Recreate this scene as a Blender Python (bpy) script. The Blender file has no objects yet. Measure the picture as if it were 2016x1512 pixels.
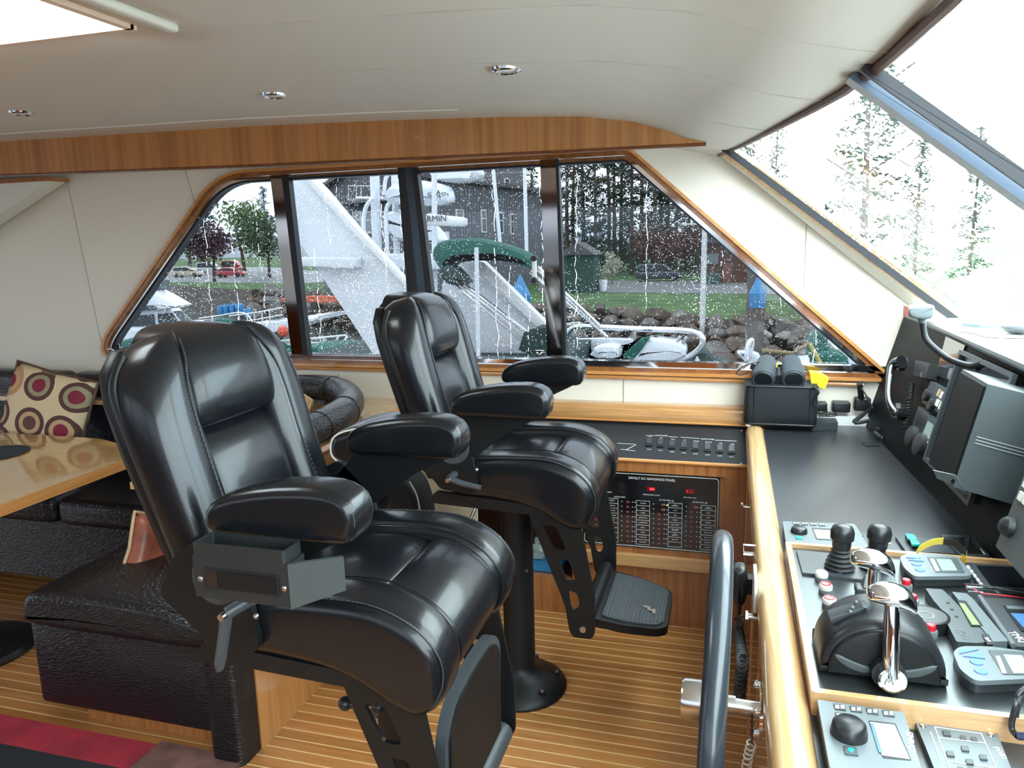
import bpy, bmesh, math, random
from mathutils import Vector as V, Matrix as M4, geometry
C = bpy.context.scene.collection
PI = math.pi
random.seed(7)
# ---------------------------------------------------------------- camera, sky, exposure
F_PX, CX, CY, EYE = 1482.0, 1008.0, 756.0, 1.6
RX = V((0.96111655, 0.02782356, -0.27473775))   # world axes written in the camera frame (right, down, forward)
RY = V((0.2750717, -0.18401788, 0.94364876))
RZ = V((-0.02430098, -0.98252902, -0.1845161))
cam = bpy.data.objects.new('camera', bpy.data.cameras.new('camera'))
C.objects.link(cam)
cam.data.sensor_width = 36.0
cam.data.lens = F_PX / 2016 * 36.0
cam.data.clip_start = 0.02
cam.data.clip_end = 600
cam.matrix_world = M4(((RX.x, -RX.y, -RX.z, 0), (RY.x, -RY.y, -RY.z, 0), (RZ.x, -RZ.y, -RZ.z, EYE), (0, 0, 0, 1)))
bpy.context.scene.camera = cam

wd = bpy.data.worlds.new('overcast')
bpy.context.scene.world = wd
wd.use_nodes = True
wn, wl = wd.node_tree.nodes, wd.node_tree.links
wn.clear()
wo = wn.new('ShaderNodeOutputWorld'); wb = wn.new('ShaderNodeBackground')
wt = wn.new('ShaderNodeTexCoord'); wx = wn.new('ShaderNodeSeparateXYZ'); wr = wn.new('ShaderNodeValToRGB')
wnz = wn.new('ShaderNodeTexNoise'); wm = wn.new('ShaderNodeMixRGB')
wl.new(wt.outputs['Generated'], wx.inputs[0]); wl.new(wx.outputs['Z'], wr.inputs[0])
e = wr.color_ramp.elements
e[0].position = 0.0; e[0].color = (.30, .33, .35, 1)
e[1].position = 0.5; e[1].color = (.95, 1.0, 1.0, 1)
k = e.new(0.02); k.color = (.74, .84, .93, 1)
k = e.new(0.12); k.color = (.84, .92, .98, 1)
wnz.inputs['Scale'].default_value = 2.2; wnz.inputs['Detail'].default_value = 3
wmp = wn.new('ShaderNodeMapping'); wmp.inputs['Scale'].default_value = (1, 1, 5)
wl.new(wt.outputs['Generated'], wmp.inputs[0]); wl.new(wmp.outputs[0], wnz.inputs['Vector'])
wr2 = wn.new('ShaderNodeValToRGB'); wr2.color_ramp.elements[0].position = .35; wr2.color_ramp.elements[0].color = (.72, .80, .90, 1)
wr2.color_ramp.elements[1].position = .62; wr2.color_ramp.elements[1].color = (1.1, 1.1, 1.1, 1)
wl.new(wnz.outputs[0], wr2.inputs[0])
wm.blend_type = 'MULTIPLY'; wm.inputs[0].default_value = 1
wl.new(wr.outputs[0], wm.inputs[1]); wl.new(wr2.outputs[0], wm.inputs[2])
wl.new(wm.outputs[0], wb.inputs[0]); wl.new(wb.outputs[0], wo.inputs[0])
SKY = 6.0
wb.inputs[1].default_value = SKY
vs = bpy.context.scene.view_settings
vs.view_transform = 'Standard'; vs.look = 'None'; vs.gamma = 1; vs.use_curve_mapping = False
vs.exposure = 1.1

def portal(name, loc, rot, sx, sy):
    l = bpy.data.lights.new(name, 'AREA'); l.shape = 'RECTANGLE'; l.size = sx; l.size_y = sy
    l.cycles.is_portal = True
    o = bpy.data.objects.new(name, l); C.objects.link(o); o.location = loc; o.rotation_euler = rot
# light portals in the window openings (they emit nothing, they only guide the sky light)
portal('portal_windscreen', (0.5, 1.0, 1.75), (math.radians(35), 0, math.radians(90)), 4.6, 1.1)
portal('portal_starboard', (-1.6, -1.5, 1.45), (math.radians(90), 0, 0), 4.6, 1.0)
portal('portal_port', (-1.2, 3.5, 1.5), (math.radians(-90), 0, 0), 4.0, 1.1)
portal('portal_aft', (-5.6, 1.0, 1.1), (0, math.radians(-90), 0), 2.0, 3.0)
portal('portal_hatch', (-1.7, 1.3, 2.3), (0, 0, 0), .7, .7)

# ---------------------------------------------------------------- pixel -> world point on a plane
def P(px, py, x=None, y=None, z=None):
    c = V(((px - CX) / F_PX, (py - CY) / F_PX, 1.0))
    d = V((RX.dot(c), RY.dot(c), RZ.dot(c)))
    if x is not None: t = x / d.x
    elif y is not None: t = y / d.y
    else: t = (z - EYE) / d.z
    return V((0, 0, EYE)) + d * t

# ---------------------------------------------------------------- materials
def nodes(name):
    m = bpy.data.materials.new(name); m.use_nodes = True
    n, l = m.node_tree.nodes, m.node_tree.links
    return m, n, l, n['Principled BSDF']
def mat(name, col, rough=.5, metal=0, coat=0, spec=.5, bump=0, bscale=200, emis=None, estr=1, var=0, vscale=8, trans=0, bdist=.001, croc=0):
    m, n, l, b = nodes(name)
    b.inputs['Base Color'].default_value = (*col, 1); b.inputs['Roughness'].default_value = rough
    b.inputs['Metallic'].default_value = metal; b.inputs['Coat Weight'].default_value = coat
    b.inputs['Coat Roughness'].default_value = .08
    b.inputs['Specular IOR Level'].default_value = spec
    if trans: b.inputs['Transmission Weight'].default_value = trans
    if emis: b.inputs['Emission Color'].default_value = (*emis, 1); b.inputs['Emission Strength'].default_value = estr
    t = n.new('ShaderNodeTexCoord')
    if bump or croc:
        bn = n.new('ShaderNodeBump'); bn.inputs['Distance'].default_value = bdist
        if croc:
            mp = n.new('ShaderNodeMapping'); mp.inputs['Scale'].default_value = (croc, croc, croc * 2.4)
            tx = n.new('ShaderNodeTexVoronoi'); tx.feature = 'DISTANCE_TO_EDGE'; tx.inputs['Scale'].default_value = 1
            l.new(t.outputs['Object'], mp.inputs[0]); l.new(mp.outputs[0], tx.inputs['Vector'])
            rp = n.new('ShaderNodeValToRGB'); rp.color_ramp.elements[1].position = .18
            l.new(tx.outputs['Distance'], rp.inputs[0]); l.new(rp.outputs[0], bn.inputs['Height'])
            bn.inputs['Strength'].default_value = bump or .6
        else:
            tx = n.new('ShaderNodeTexNoise'); tx.inputs['Scale'].default_value = bscale; tx.inputs['Detail'].default_value = 3
            l.new(t.outputs['Object'], tx.inputs['Vector']); l.new(tx.outputs[0], bn.inputs['Height'])
            bn.inputs['Strength'].default_value = bump
        l.new(bn.outputs[0], b.inputs['Normal'])
    if var:
        tx = n.new('ShaderNodeTexNoise'); tx.inputs['Scale'].default_value = vscale; tx.inputs['Detail'].default_value = 4
        rp = n.new('ShaderNodeValToRGB')
        rp.color_ramp.elements[0].position = .35; rp.color_ramp.elements[0].color = (*[c * (1 - var) for c in col], 1)
        rp.color_ramp.elements[1].position = .65; rp.color_ramp.elements[1].color = (*[min(1, c * (1 + var)) for c in col], 1)
        l.new(t.outputs['Object'], tx.inputs['Vector']); l.new(tx.outputs[0], rp.inputs[0]); l.new(rp.outputs[0], b.inputs['Base Color'])
    return m
def wood(name, c1, c2, scale=(2, 2, 40), rough=.22, coat=.6, dist=3.0):
    """grain: bands stretched along the axis whose scale is small"""
    m, n, l, b = nodes(name)
    t = n.new('ShaderNodeTexCoord'); mp = n.new('ShaderNodeMapping'); mp.inputs['Scale'].default_value = scale
    nz = n.new('ShaderNodeTexNoise'); nz.inputs['Scale'].default_value = 1; nz.inputs['Detail'].default_value = 6
    nz.inputs['Roughness'].default_value = .65; nz.inputs['Distortion'].default_value = dist * .2
    rp = n.new('ShaderNodeValToRGB')
    rp.color_ramp.elements[0].position = .32; rp.color_ramp.elements[0].color = (*c1, 1)
    rp.color_ramp.elements[1].position = .68; rp.color_ramp.elements[1].color = (*c2, 1)
    l.new(t.outputs['Object'], mp.inputs[0]); l.new(mp.outputs[0], nz.inputs['Vector'])
    l.new(nz.outputs[0], rp.inputs[0]); l.new(rp.outputs[0], b.inputs['Base Color'])
    b.inputs['Roughness'].default_value = rough; b.inputs['Coat Weight'].default_value = coat; b.inputs['Coat Roughness'].default_value = .06
    return m
def glass(name, tint, drops=0.0, streak=0.0, dscale=150, mixw=.4):
    """thin pane: tinted see-through, glossy reflection, white rain drops and runs"""
    m, n, l, b = nodes(name); n.remove(b)
    out = n['Material Output']
    tr = n.new('ShaderNodeBsdfTransparent'); tr.inputs[0].default_value = (*tint, 1)
    gl = n.new('ShaderNodeBsdfGlossy'); gl.inputs['Roughness'].default_value = .02
    lw = n.new('ShaderNodeLayerWeight'); lw.inputs[0].default_value = .5
    pw = n.new('ShaderNodeMath'); pw.operation = 'POWER'; pw.inputs[1].default_value = 4.5; l.new(lw.outputs['Facing'], pw.inputs[0])
    fr = n.new('ShaderNodeMath'); fr.operation = 'MULTIPLY_ADD'; fr.inputs[1].default_value = .8; fr.inputs[2].default_value = .035; l.new(pw.outputs[0], fr.inputs[0])
    mx = n.new('ShaderNodeMixShader'); l.new(fr.outputs[0], mx.inputs[0]); l.new(tr.outputs[0], mx.inputs[1]); l.new(gl.outputs[0], mx.inputs[2])
    last = mx
    if drops:
        t = n.new('ShaderNodeTexCoord')
        vo = n.new('ShaderNodeTexVoronoi'); vo.inputs['Scale'].default_value = dscale
        cell = n.new('ShaderNodeSeparateColor')
        l.new(t.outputs['Object'], vo.inputs['Vector']); l.new(vo.outputs['Color'], cell.inputs[0])
        nz = n.new('ShaderNodeTexNoise'); nz.inputs['Scale'].default_value = 4; l.new(t.outputs['Object'], nz.inputs['Vector'])
        # radius differs from cell to cell; most cells are empty
        a = n.new('ShaderNodeMath'); a.operation = 'MULTIPLY_ADD'; a.inputs[1].default_value = .9; a.inputs[2].default_value = drops - 1.32
        l.new(cell.outputs[0], a.inputs[0])
        a2 = n.new('ShaderNodeMath'); a2.operation = 'MULTIPLY_ADD'; a2.inputs[1].default_value = .55; l.new(nz.outputs[0], a2.inputs[0]); l.new(a.outputs[0], a2.inputs[2])
        lt = n.new('ShaderNodeMath'); lt.operation = 'LESS_THAN'; l.new(vo.outputs['Distance'], lt.inputs[0]); l.new(a2.outputs[0], lt.inputs[1])
        df = n.new('ShaderNodeBsdfTranslucent'); df.inputs[0].default_value = (.9, .95, 1, 1)
        mask = lt
        if streak:
            sp = n.new('ShaderNodeSeparateXYZ'); l.new(t.outputs['Object'], sp.inputs[0])
            n2 = n.new('ShaderNodeTexNoise'); n2.inputs['Scale'].default_value = 9; l.new(t.outputs['Object'], n2.inputs['Vector'])
            ad = n.new('ShaderNodeMath'); ad.operation = 'MULTIPLY_ADD'; ad.inputs[1].default_value = .05
            l.new(n2.outputs[0], ad.inputs[0]); l.new(sp.outputs['X'], ad.inputs[2])
            cb = n.new('ShaderNodeCombineXYZ')
            s1 = n.new('ShaderNodeMath'); s1.operation = 'MULTIPLY'; s1.inputs[1].default_value = 13; l.new(ad.outputs[0], s1.inputs[0])
            s2 = n.new('ShaderNodeMath'); s2.operation = 'MULTIPLY'; s2.inputs[1].default_value = 1.3; l.new(sp.outputs['Z'], s2.inputs[0])
            l.new(s1.outputs[0], cb.inputs[0]); l.new(s2.outputs[0], cb.inputs[1])
            v2 = n.new('ShaderNodeTexVoronoi'); v2.voronoi_dimensions = '2D'; v2.inputs['Scale'].default_value = 1; l.new(cb.outputs[0], v2.inputs['Vector'])
            # distance in x only, to the cell's own point
            pp = n.new('ShaderNodeSeparateXYZ'); l.new(v2.outputs['Position'], pp.inputs[0])
            sb = n.new('ShaderNodeMath'); sb.operation = 'SUBTRACT'; l.new(pp.outputs[0], sb.inputs[0]); l.new(s1.outputs[0], sb.inputs[1])
            ab = n.new('ShaderNodeMath'); ab.operation = 'ABSOLUTE'; l.new(sb.outputs[0], ab.inputs[0])
            l2 = n.new('ShaderNodeMath'); l2.operation = 'LESS_THAN'; l2.inputs[1].default_value = .015 * streak; l.new(ab.outputs[0], l2.inputs[0])
            c2 = n.new('ShaderNodeSeparateColor'); l.new(v2.outputs['Color'], c2.inputs[0])
            g2 = n.new('ShaderNodeMath'); g2.operation = 'GREATER_THAN'; g2.inputs[1].default_value = .72; l.new(c2.outputs[0], g2.inputs[0])
            n3 = n.new('ShaderNodeTexNoise'); n3.inputs['Scale'].default_value = 60; l.new(t.outputs['Object'], n3.inputs['Vector'])
            g3 = n.new('ShaderNodeMath'); g3.operation = 'GREATER_THAN'; g3.inputs[1].default_value = .47; l.new(n3.outputs[0], g3.inputs[0])
            m1 = n.new('ShaderNodeMath'); m1.operation = 'MULTIPLY'; l.new(l2.outputs[0], m1.inputs[0]); l.new(g2.outputs[0], m1.inputs[1])
            m2 = n.new('ShaderNodeMath'); m2.operation = 'MULTIPLY'; l.new(m1.outputs[0], m2.inputs[0]); l.new(g3.outputs[0], m2.inputs[1])
            mk = n.new('ShaderNodeMath'); mk.operation = 'MAXIMUM'; l.new(m2.outputs[0], mk.inputs[0]); l.new(lt.outputs[0], mk.inputs[1])
            mask = mk
        sc = n.new('ShaderNodeMath'); sc.operation = 'MULTIPLY'; sc.inputs[1].default_value = mixw; l.new(mask.outputs[0], sc.inputs[0])
        m3 = n.new('ShaderNodeMixShader'); l.new(sc.outputs[0], m3.inputs[0]); l.new(mx.outputs[0], m3.inputs[1]); l.new(df.outputs[0], m3.inputs[2])
        last = m3
    l.new(last.outputs[0], out.inputs[0])
    return m

K = {}
K['leather'] = mat('black_leather', (.006, .007, .009), .29, coat=.2, spec=.35, bump=.10, bscale=260)
K['leather2'] = mat('black_leather_bolster', (.006, .007, .009), .27, coat=.22, spec=.35, bump=.08, bscale=240)
K['croc'] = mat('black_embossed_hide', (.006, .006, .009), .36, croc=42, bump=.6, bdist=.002, coat=.15)
K['powder'] = mat('black_powder_coat', (.006, .007, .008), .42, spec=.35, bump=.15, bscale=900)
K['plastic'] = mat('black_plastic', (.014, .015, .017), .35, bump=.05, bscale=600)
K['rubber'] = mat('black_rubber', (.018, .018, .020), .6)
K['grey'] = mat('dark_grey_case', (.055, .068, .072), .42)
K['grey2'] = mat('mid_grey_case', (.135, .16, .17), .38)
K['grey3'] = mat('charcoal_case', (.045, .052, .058), .4)
K['chrome'] = mat('polished_chrome', (.82, .82, .84), .06, metal=1)
K['mirror'] = mat('chrome_dark_reflection', (.34, .30, .28), .06, metal=1)  # mullion chrome, reflection of the dim cabin put into a darker colour
K['steel'] = mat('brushed_steel', (.62, .60, .58), .22, metal=1)
K['dull'] = mat('worn_steel', (.55, .52, .5), .3, metal=1)
K['white'] = mat('white_paint', (.80, .80, .80), .35)
K['cream'] = mat('cream_vinyl', (.80, .745, .64), .5, bump=.12, bscale=500)
K['cream2'] = mat('pale_vinyl', (.78, .78, .70), .5, bump=.10, bscale=500)
K['ceil'] = mat('headliner_vinyl', (.72, .69, .63), .6, bump=.10, bscale=420)
K['seam'] = mat('headliner_seam', (.52, .50, .455), .7)
K['seamwall'] = mat('panel_seam', (.45, .42, .36), .7)
K['teak'] = wood('varnished_teak', (.27, .094, .026), (.47, .19, .06), (45, 45, 2.0))
K['teakh'] = wood('varnished_teak_rail', (.34, .15, .05), (.58, .31, .12), (2.2, 60, 60))
K['teaky'] = wood('varnished_teak_coaming', (.50, .28, .11), (.78, .54, .28), (50, 2.0, 50), rough=.18)
K['burl'] = wood('burl_veneer', (.50, .28, .10), (.60, .37, .15), (20, 20, 20), rough=.12, coat=.8, dist=6)
K['teakl'] = wood('golden_teak', (.46, .195, .055), (.62, .29, .09), (25, 25, 1.5))
K['fascia'] = mat('matt_black_fascia', (.004, .005, .006), .5, spec=.10)
K['tabedge'] = wood('table_edging', (.50, .20, .055), (.68, .32, .11), (3, 3, 50), rough=.15)
K['dark'] = mat('dark_teak', (.16, .048, .013), .25, coat=.6, var=.15, vscale=25)
K['counter'] = mat('black_laminate', (.018, .020, .025), .30, spec=.9, bump=.04, bscale=300)
K['satin'] = mat('black_anodised_plate', (.14, .155, .16), .33, metal=.85)
K['navy'] = mat('black_switch_board', (.012, .013, .015), .35)
K['screen'] = mat('dark_display_glass', (.010, .012, .016), .05, coat=1)
K['lcd'] = mat('grey_green_display', (.34, .44, .38), .15, coat=.6)
K['lcdg'] = mat('green_display', (.22, .36, .14), .2, emis=(.25, .45, .15), estr=.25)
K['lcdb'] = mat('blue_display', (.05, .13, .30), .15, emis=(.06, .16, .40), estr=.5)
K['lcdw'] = mat('bright_display', (.75, .78, .75), .15, coat=.8)
K['led'] = mat('red_display', (.06, .003, .004), .2, emis=(.5, .0, .01), estr=.10)
K['leddig'] = mat('red_digits', (.9, .05, .05), .3, emis=(1, .05, .06), estr=2.2)
K['ledg'] = mat('green_indicator', (.5, .8, .1), .3, emis=(.6, 1, .1), estr=3)
K['ink'] = mat('white_lettering', (.78, .78, .76), .5)
K['inkg'] = mat('grey_lettering', (.10, .11, .12), .5)
K['red'] = mat('red_plastic', (.62, .015, .03), .3)
K['redbrk'] = mat('breaker_toggle_red', (.23, .045, .05), .4)
K['milky'] = mat('milky_plastic', (.72, .70, .64), .3)
K['keyb'] = mat('pale_blue_key', (.10, .20, .42), .4, spec=.3)
K['keyg'] = mat('green_key', (.0, .35, .26), .35)
K['yellow'] = mat('yellow_plastic', (.80, .56, .02), .4)
K['yellows'] = mat('yellow_strap', (.78, .62, .10), .5)
K['bag'] = mat('black_nylon', (.013, .016, .020), .6, spec=.3, bump=.25, bscale=700)
K['bluep'] = mat('blue_plastic', (.03, .20, .42), .45)
K['clear'] = mat('clear_bag', (.35, .42, .42), .2)
K['chart'] = mat('chart_paper', (.66, .58, .42), .6, var=.12, vscale=14)
K['satinp'] = mat('rust_satin', (.33, .095, .05), .35, var=.4, vscale=9)
K['beige'] = mat('beige_satin', (.62, .42, .22), .4, var=.18, vscale=12)
K['rugr'] = mat('crimson_pile', (.34, .018, .035), .95, bump=.8, bscale=160, bdist=.006, var=.25, vscale=6)
K['rugb'] = mat('black_pile', (.012, .013, .018), .95, bump=.8, bscale=160, bdist=.006)
K['rugn'] = mat('brown_pile', (.16, .075, .06), .95, bump=.9, bscale=160, bdist=.006, var=.3, vscale=12)
K['piping'] = mat('white_piping', (.8, .8, .76), .4)
K['thread'] = mat('grey_stitching', (.07, .085, .09), .5)
K['gasket'] = mat('black_gasket', (.008, .008, .012), .4)
K['pane'] = glass('rainy_tinted_glass', (.132, .140, .148), drops=.48, streak=1, dscale=200, mixw=.42)
K['panew'] = glass('windscreen_glass', (.88, .98, .95), drops=.78, streak=0, dscale=70, mixw=.75)
K['lens'] = mat('downlight_lens', (.85, .85, .82), .15, coat=.8)
K['acrylic'] = glass('clear_plastic', (.9, .9, .9))
def floor_mat():
    m, n, l, b = nodes('teak_and_holly_sole')
    t = n.new('ShaderNodeTexCoord'); s = n.new('ShaderNodeSeparateXYZ'); l.new(t.outputs['Object'], s.inputs[0])
    mp = n.new('ShaderNodeMapping'); mp.inputs['Scale'].default_value = (1.6, 26, 1)
    nz = n.new('ShaderNodeTexNoise'); nz.inputs['Scale'].default_value = 1; nz.inputs['Detail'].default_value = 7; nz.inputs['Roughness'].default_value = .7
    l.new(t.outputs['Object'], mp.inputs[0]); l.new(mp.outputs[0], nz.inputs['Vector'])
    rp = n.new('ShaderNodeValToRGB'); rp.color_ramp.elements[0].position = .3; rp.color_ramp.elements[0].color = (.36, .13, .035, 1)
    rp.color_ramp.elements[1].position = .7; rp.color_ramp.elements[1].color = (.60, .28, .085, 1)
    l.new(nz.outputs[0], rp.inputs[0])
    # one tone per plank
    d = n.new('ShaderNodeMath'); d.operation = 'MULTIPLY'; d.inputs[1].default_value = 1 / .0475; d0 = n.new('ShaderNodeMath'); d0.operation = 'SUBTRACT'; d0.inputs[1].default_value = 2.268 - .0475 * 90; l.new(s.outputs['Y'], d0.inputs[0]); l.new(d0.outputs[0], d.inputs[0])
    fr = n.new('ShaderNodeMath'); fr.operation = 'FRACT'; l.new(d.outputs[0], fr.inputs[0])
    fl = n.new('ShaderNodeMath'); fl.operation = 'FLOOR'; l.new(d.outputs[0], fl.inputs[0])
    wn_ = n.new('ShaderNodeTexWhiteNoise'); wn_.noise_dimensions = '1D'; l.new(fl.outputs[0], wn_.inputs['W'])
    mr = n.new('ShaderNodeMapRange'); mr.inputs['To Min'].default_value = .78; mr.inputs['To Max'].default_value = 1.12; l.new(wn_.outputs['Value'], mr.inputs[0])
    mu = n.new('ShaderNodeMixRGB'); mu.blend_type = 'MULTIPLY'; mu.inputs[0].default_value = 1; l.new(rp.outputs[0], mu.inputs[1]); l.new(mr.outputs[0], mu.inputs[2])
    lt = n.new('ShaderNodeMath'); lt.operation = 'LESS_THAN'; lt.inputs[1].default_value = .105; l.new(fr.outputs[0], lt.inputs[0])
    mx = n.new('ShaderNodeMixRGB'); l.new(lt.outputs[0], mx.inputs[0]); l.new(mu.outputs[0], mx.inputs[1]); mx.inputs[2].default_value = (.80, .55, .26, 1)
    l.new(mx.outputs[0], b.inputs['Base Color']); b.inputs['Roughness'].default_value = .25; b.inputs['Coat Weight'].default_value = .5
    b.inputs['Coat Roughness'].default_value = .12
    return m
K['sole'] = floor_mat()
def circles_mat():
    m, n, l, b = nodes('circle_print_fabric')
    t = n.new('ShaderNodeTexCoord'); vo = n.new('ShaderNodeTexVoronoi'); vo.voronoi_dimensions = '2D'; vo.inputs['Scale'].default_value = 2.7
    vo.inputs['Randomness'].default_value = .38
    l.new(t.outputs['UV'], vo.inputs['Vector'])
    c = n.new('ShaderNodeSeparateColor'); l.new(vo.outputs['Color'], c.inputs[0])
    def ramp(src, stops, interp='CONSTANT'):
        r = n.new('ShaderNodeValToRGB'); r.color_ramp.interpolation = interp; l.new(src, r.inputs[0])
        e = r.color_ramp.elements
        while len(e) > 1: e.remove(e[-1])
        e[0].position = stops[0][0]; e[0].color = (*stops[0][1], 1)
        for p, q in stops[1:]:
            k = e.new(p); k.color = (*q, 1)
        return r
    inner = ramp(c.outputs[0], [(0, (.012, .012, .016)), (.3, (.22, .012, .035)), (.6, (.11, .045, .035)), (.8, (.20, .012, .03))])
    mid = ramp(c.outputs[1], [(0, (.52, .34, .18)), (.35, (.30, .26, .15)), (.65, (.40, .16, .08))])
    outer = ramp(c.outputs[2], [(0, (.24, .19, .11)), (.4, (.50, .26, .13)), (.7, (.09, .035, .03))])
    base = (.66, .52, .32, 1)
    cur = None
    for th, colr in ((.47, outer), (.34, mid), (.21, inner)):
        lt = n.new('ShaderNodeMath'); lt.operation = 'LESS_THAN'; lt.inputs[1].default_value = th; l.new(vo.outputs['Distance'], lt.inputs[0])
        mx = n.new('ShaderNodeMixRGB'); l.new(lt.outputs[0], mx.inputs[0])
        if cur: l.new(cur.outputs[0], mx.inputs[1])
        else: mx.inputs[1].default_value = base
        l.new(colr.outputs[0], mx.inputs[2]); cur = mx
    l.new(cur.outputs[0], b.inputs['Base Color']); b.inputs['Roughness'].default_value = .75
    return m
K['circles'] = circles_mat()

# ---------------------------------------------------------------- mesh builder
def wloc(o):
    v = V(o.location)
    while o.parent: o = o.parent; v = v + V(o.location)
    return v
class MB:
    def __init__(s): s.b = bmesh.new()
    def _add(s, verts, faces, T=None):
        vs_ = [s.b.verts.new(T @ V(v) if T else V(v)) for v in verts]
        for f in faces:
            try: s.b.faces.new([vs_[i] for i in f])
            except ValueError: pass
        return vs_
    def box(s, c, d, R=None, bev=0):
        x, y, z = d[0] / 2, d[1] / 2, d[2] / 2
        T = M4.Translation(V(c)) @ (R.to_4x4() if R else M4.Identity(4))
        if bev:
            b2 = bmesh.new(); bmesh.ops.create_cube(b2, size=1, matrix=M4.Diagonal((d[0], d[1], d[2], 1)))
            bmesh.ops.bevel(b2, geom=b2.edges[:], offset=bev, segments=3, profile=.5, affect='EDGES')
            b2.verts.ensure_lookup_table(); b2.verts.index_update()
            s._add([v.co.copy() for v in b2.verts], [[v.index for v in f.verts] for f in b2.faces], T); b2.free(); return s
        s._add([(-x, -y, -z), (x, -y, -z), (x, y, -z), (-x, y, -z), (-x, -y, z), (x, -y, z), (x, y, z), (-x, y, z)],
               [(0, 3, 2, 1), (4, 5, 6, 7), (0, 1, 5, 4), (1, 2, 6, 5), (2, 3, 7, 6), (3, 0, 4, 7)], T)
        return s
    def mm(s, a, b): # box from two corners
        return s.box([(a[i] + b[i]) / 2 for i in range(3)], [abs(b[i] - a[i]) for i in range(3)])
    def loft(s, rings, cap=True, closed=False):
        n = len(rings[0]); vv = [[s.b.verts.new(V(p)) for p in r] for r in rings]
        m = len(rings)
        for i in range(m if closed else m - 1):
            a, b = vv[i], vv[(i + 1) % m]
            for j in range(n):
                try: s.b.faces.new((a[j], a[(j + 1) % n], b[(j + 1) % n], b[j]))
                except ValueError: pass
        if cap and not closed:
            for r, fl in ((vv[0], True), (vv[-1], False)):
                try: s.b.faces.new(r[::-1] if fl else r)
                except ValueError: pass
        return s
    def tube(s, path, r, seg=10, closed=False, rads=None, flat=1):
        path = [V(p) for p in path]; n = len(path)
        rings = []; up = None
        for i, p in enumerate(path):
            if closed: d = path[(i + 1) % n] - path[i - 1]
            else: d = path[min(i + 1, n - 1)] - path[max(i - 1, 0)]
            if d.length < 1e-9: d = V((0, 0, 1))
            d.normalize()
            if up is None:
                up = V((0, 0, 1)) if abs(d.z) < .9 else V((1, 0, 0))
            a = d.cross(up)
            if a.length < 1e-6: a = d.orthogonal()
            a.normalize(); b = a.cross(d).normalized(); up = b
            q = rads[i] if rads else r
            rings.append([p + a * math.cos(t) * q + b * math.sin(t) * q * flat for t in [2 * PI * k / seg for k in range(seg)]])
        return s.loft(rings, cap=True, closed=closed)
    def cyl(s, p0, p1, r0, r1=None, seg=24):
        return s.tube([p0, p1], r0, seg, rads=[r0, r0 if r1 is None else r1])
    def lathe(s, prof, c=(0, 0, 0), seg=32, R=None, sx=1, sy=1):
        T = M4.Translation(V(c)) @ (R.to_4x4() if R else M4.Identity(4))
        rings = [[T @ V((r * math.cos(t) * sx, r * math.sin(t) * sy, z)) for t in [2 * PI * k / seg for k in range(seg)]] for r, z in prof]
        return s.loft(rings)
    def sph(s, c, r, seg=16, sc=(1, 1, 1), R=None):
        prof = [(max(1e-4, math.sin(PI * k / 10)), -math.cos(PI * k / 10)) for k in range(11)]
        T = M4.Translation(V(c)) @ (R.to_4x4() if R else M4.Identity(4)) @ M4.Diagonal((r * sc[0], r * sc[1], r * sc[2], 1))
        return s.loft([[T @ V((q * math.cos(t), q * math.sin(t), z)) for t in [2 * PI * k / seg for k in range(seg)]] for q, z in prof])
    def plate(s, loops, T, th, holes_open=True):
        """loops of 2-D points, first the outline then holes; T maps (u,v,w); extruded from w=0 to w=th"""
        ls = [[V((p[0], p[1], 0)) for p in lp] for lp in loops]
        tri = geometry.tessellate_polygon(ls)
        flat = [p for lp in ls for p in lp]
        lo = [s.b.verts.new(T(p.x, p.y, 0)) for p in flat]; hi = [s.b.verts.new(T(p.x, p.y, th)) for p in flat]
        for t in tri:
            try: s.b.faces.new([lo[i] for i in t]); s.b.faces.new([hi[i] for i in reversed(t)])
            except ValueError: pass
        k = 0
        for lp in ls:
            m = len(lp)
            for i in range(m):
                a, b = k + i, k + (i + 1) % m
                try: s.b.faces.new((lo[a], lo[b], hi[b], hi[a]))
                except ValueError: pass
            k += m
        return s
    def puff(s, poly, y0, y1, r, T=None, rn=5, bulge=0.0, bm=1, rin=None):
        """pillowy extrusion of a closed (x,z) outline between y0 and y1 with rounded rims"""
        pts = [V((p[0], p[1])) for p in poly]; n = len(pts)
        area = sum(pts[i].x * pts[(i + 1) % n].y - pts[(i + 1) % n].x * pts[i].y for i in range(n))
        if area < 0: pts.reverse()
        cen = sum(pts, V((0, 0))) / n
        nor = []
        for i in range(n):
            d = (pts[(i + 1) % n] - pts[i - 1]); nor.append(V((d.y, -d.x)).normalized())
        rin = rin or r
        rings = []
        def ring(ins, y):
            q = [(pts[i] - nor[i] * ins) for i in range(n)]
            return [V((p.x, y, p.y)) for p in q]
        for k in range(rn + 1):
            a = PI / 2 * k / rn
            rings.append(ring(rin * (1 - math.sin(a)), y0 + r * (1 - math.cos(a))))
        mid = 6 if bulge else 1
        for k in range(1, mid):
            u = k / mid; rings.append(ring(-bulge * math.sin(PI * u), (y0 + r) * (1 - u) + (y1 - r) * u))
        for k in range(rn + 1):
            a = PI / 2 * (1 - k / rn)
            rings.append(ring(rin * (1 - math.sin(a)), y1 - r * (1 - math.cos(a))))
        # soften the flat end
        c0 = [V((p.x, y0, p.z)).lerp(V((cen.x, y0, cen.y)), .5) for p in rings[0]]
        c1 = [V((p.x, y1, p.z)).lerp(V((cen.x, y1, cen.y)), .5) for p in rings[-1]]
        rings = [c0] + rings + [c1]
        if T: rings = [[T @ p for p in rg] for rg in rings]
        return s.loft(rings)
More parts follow.
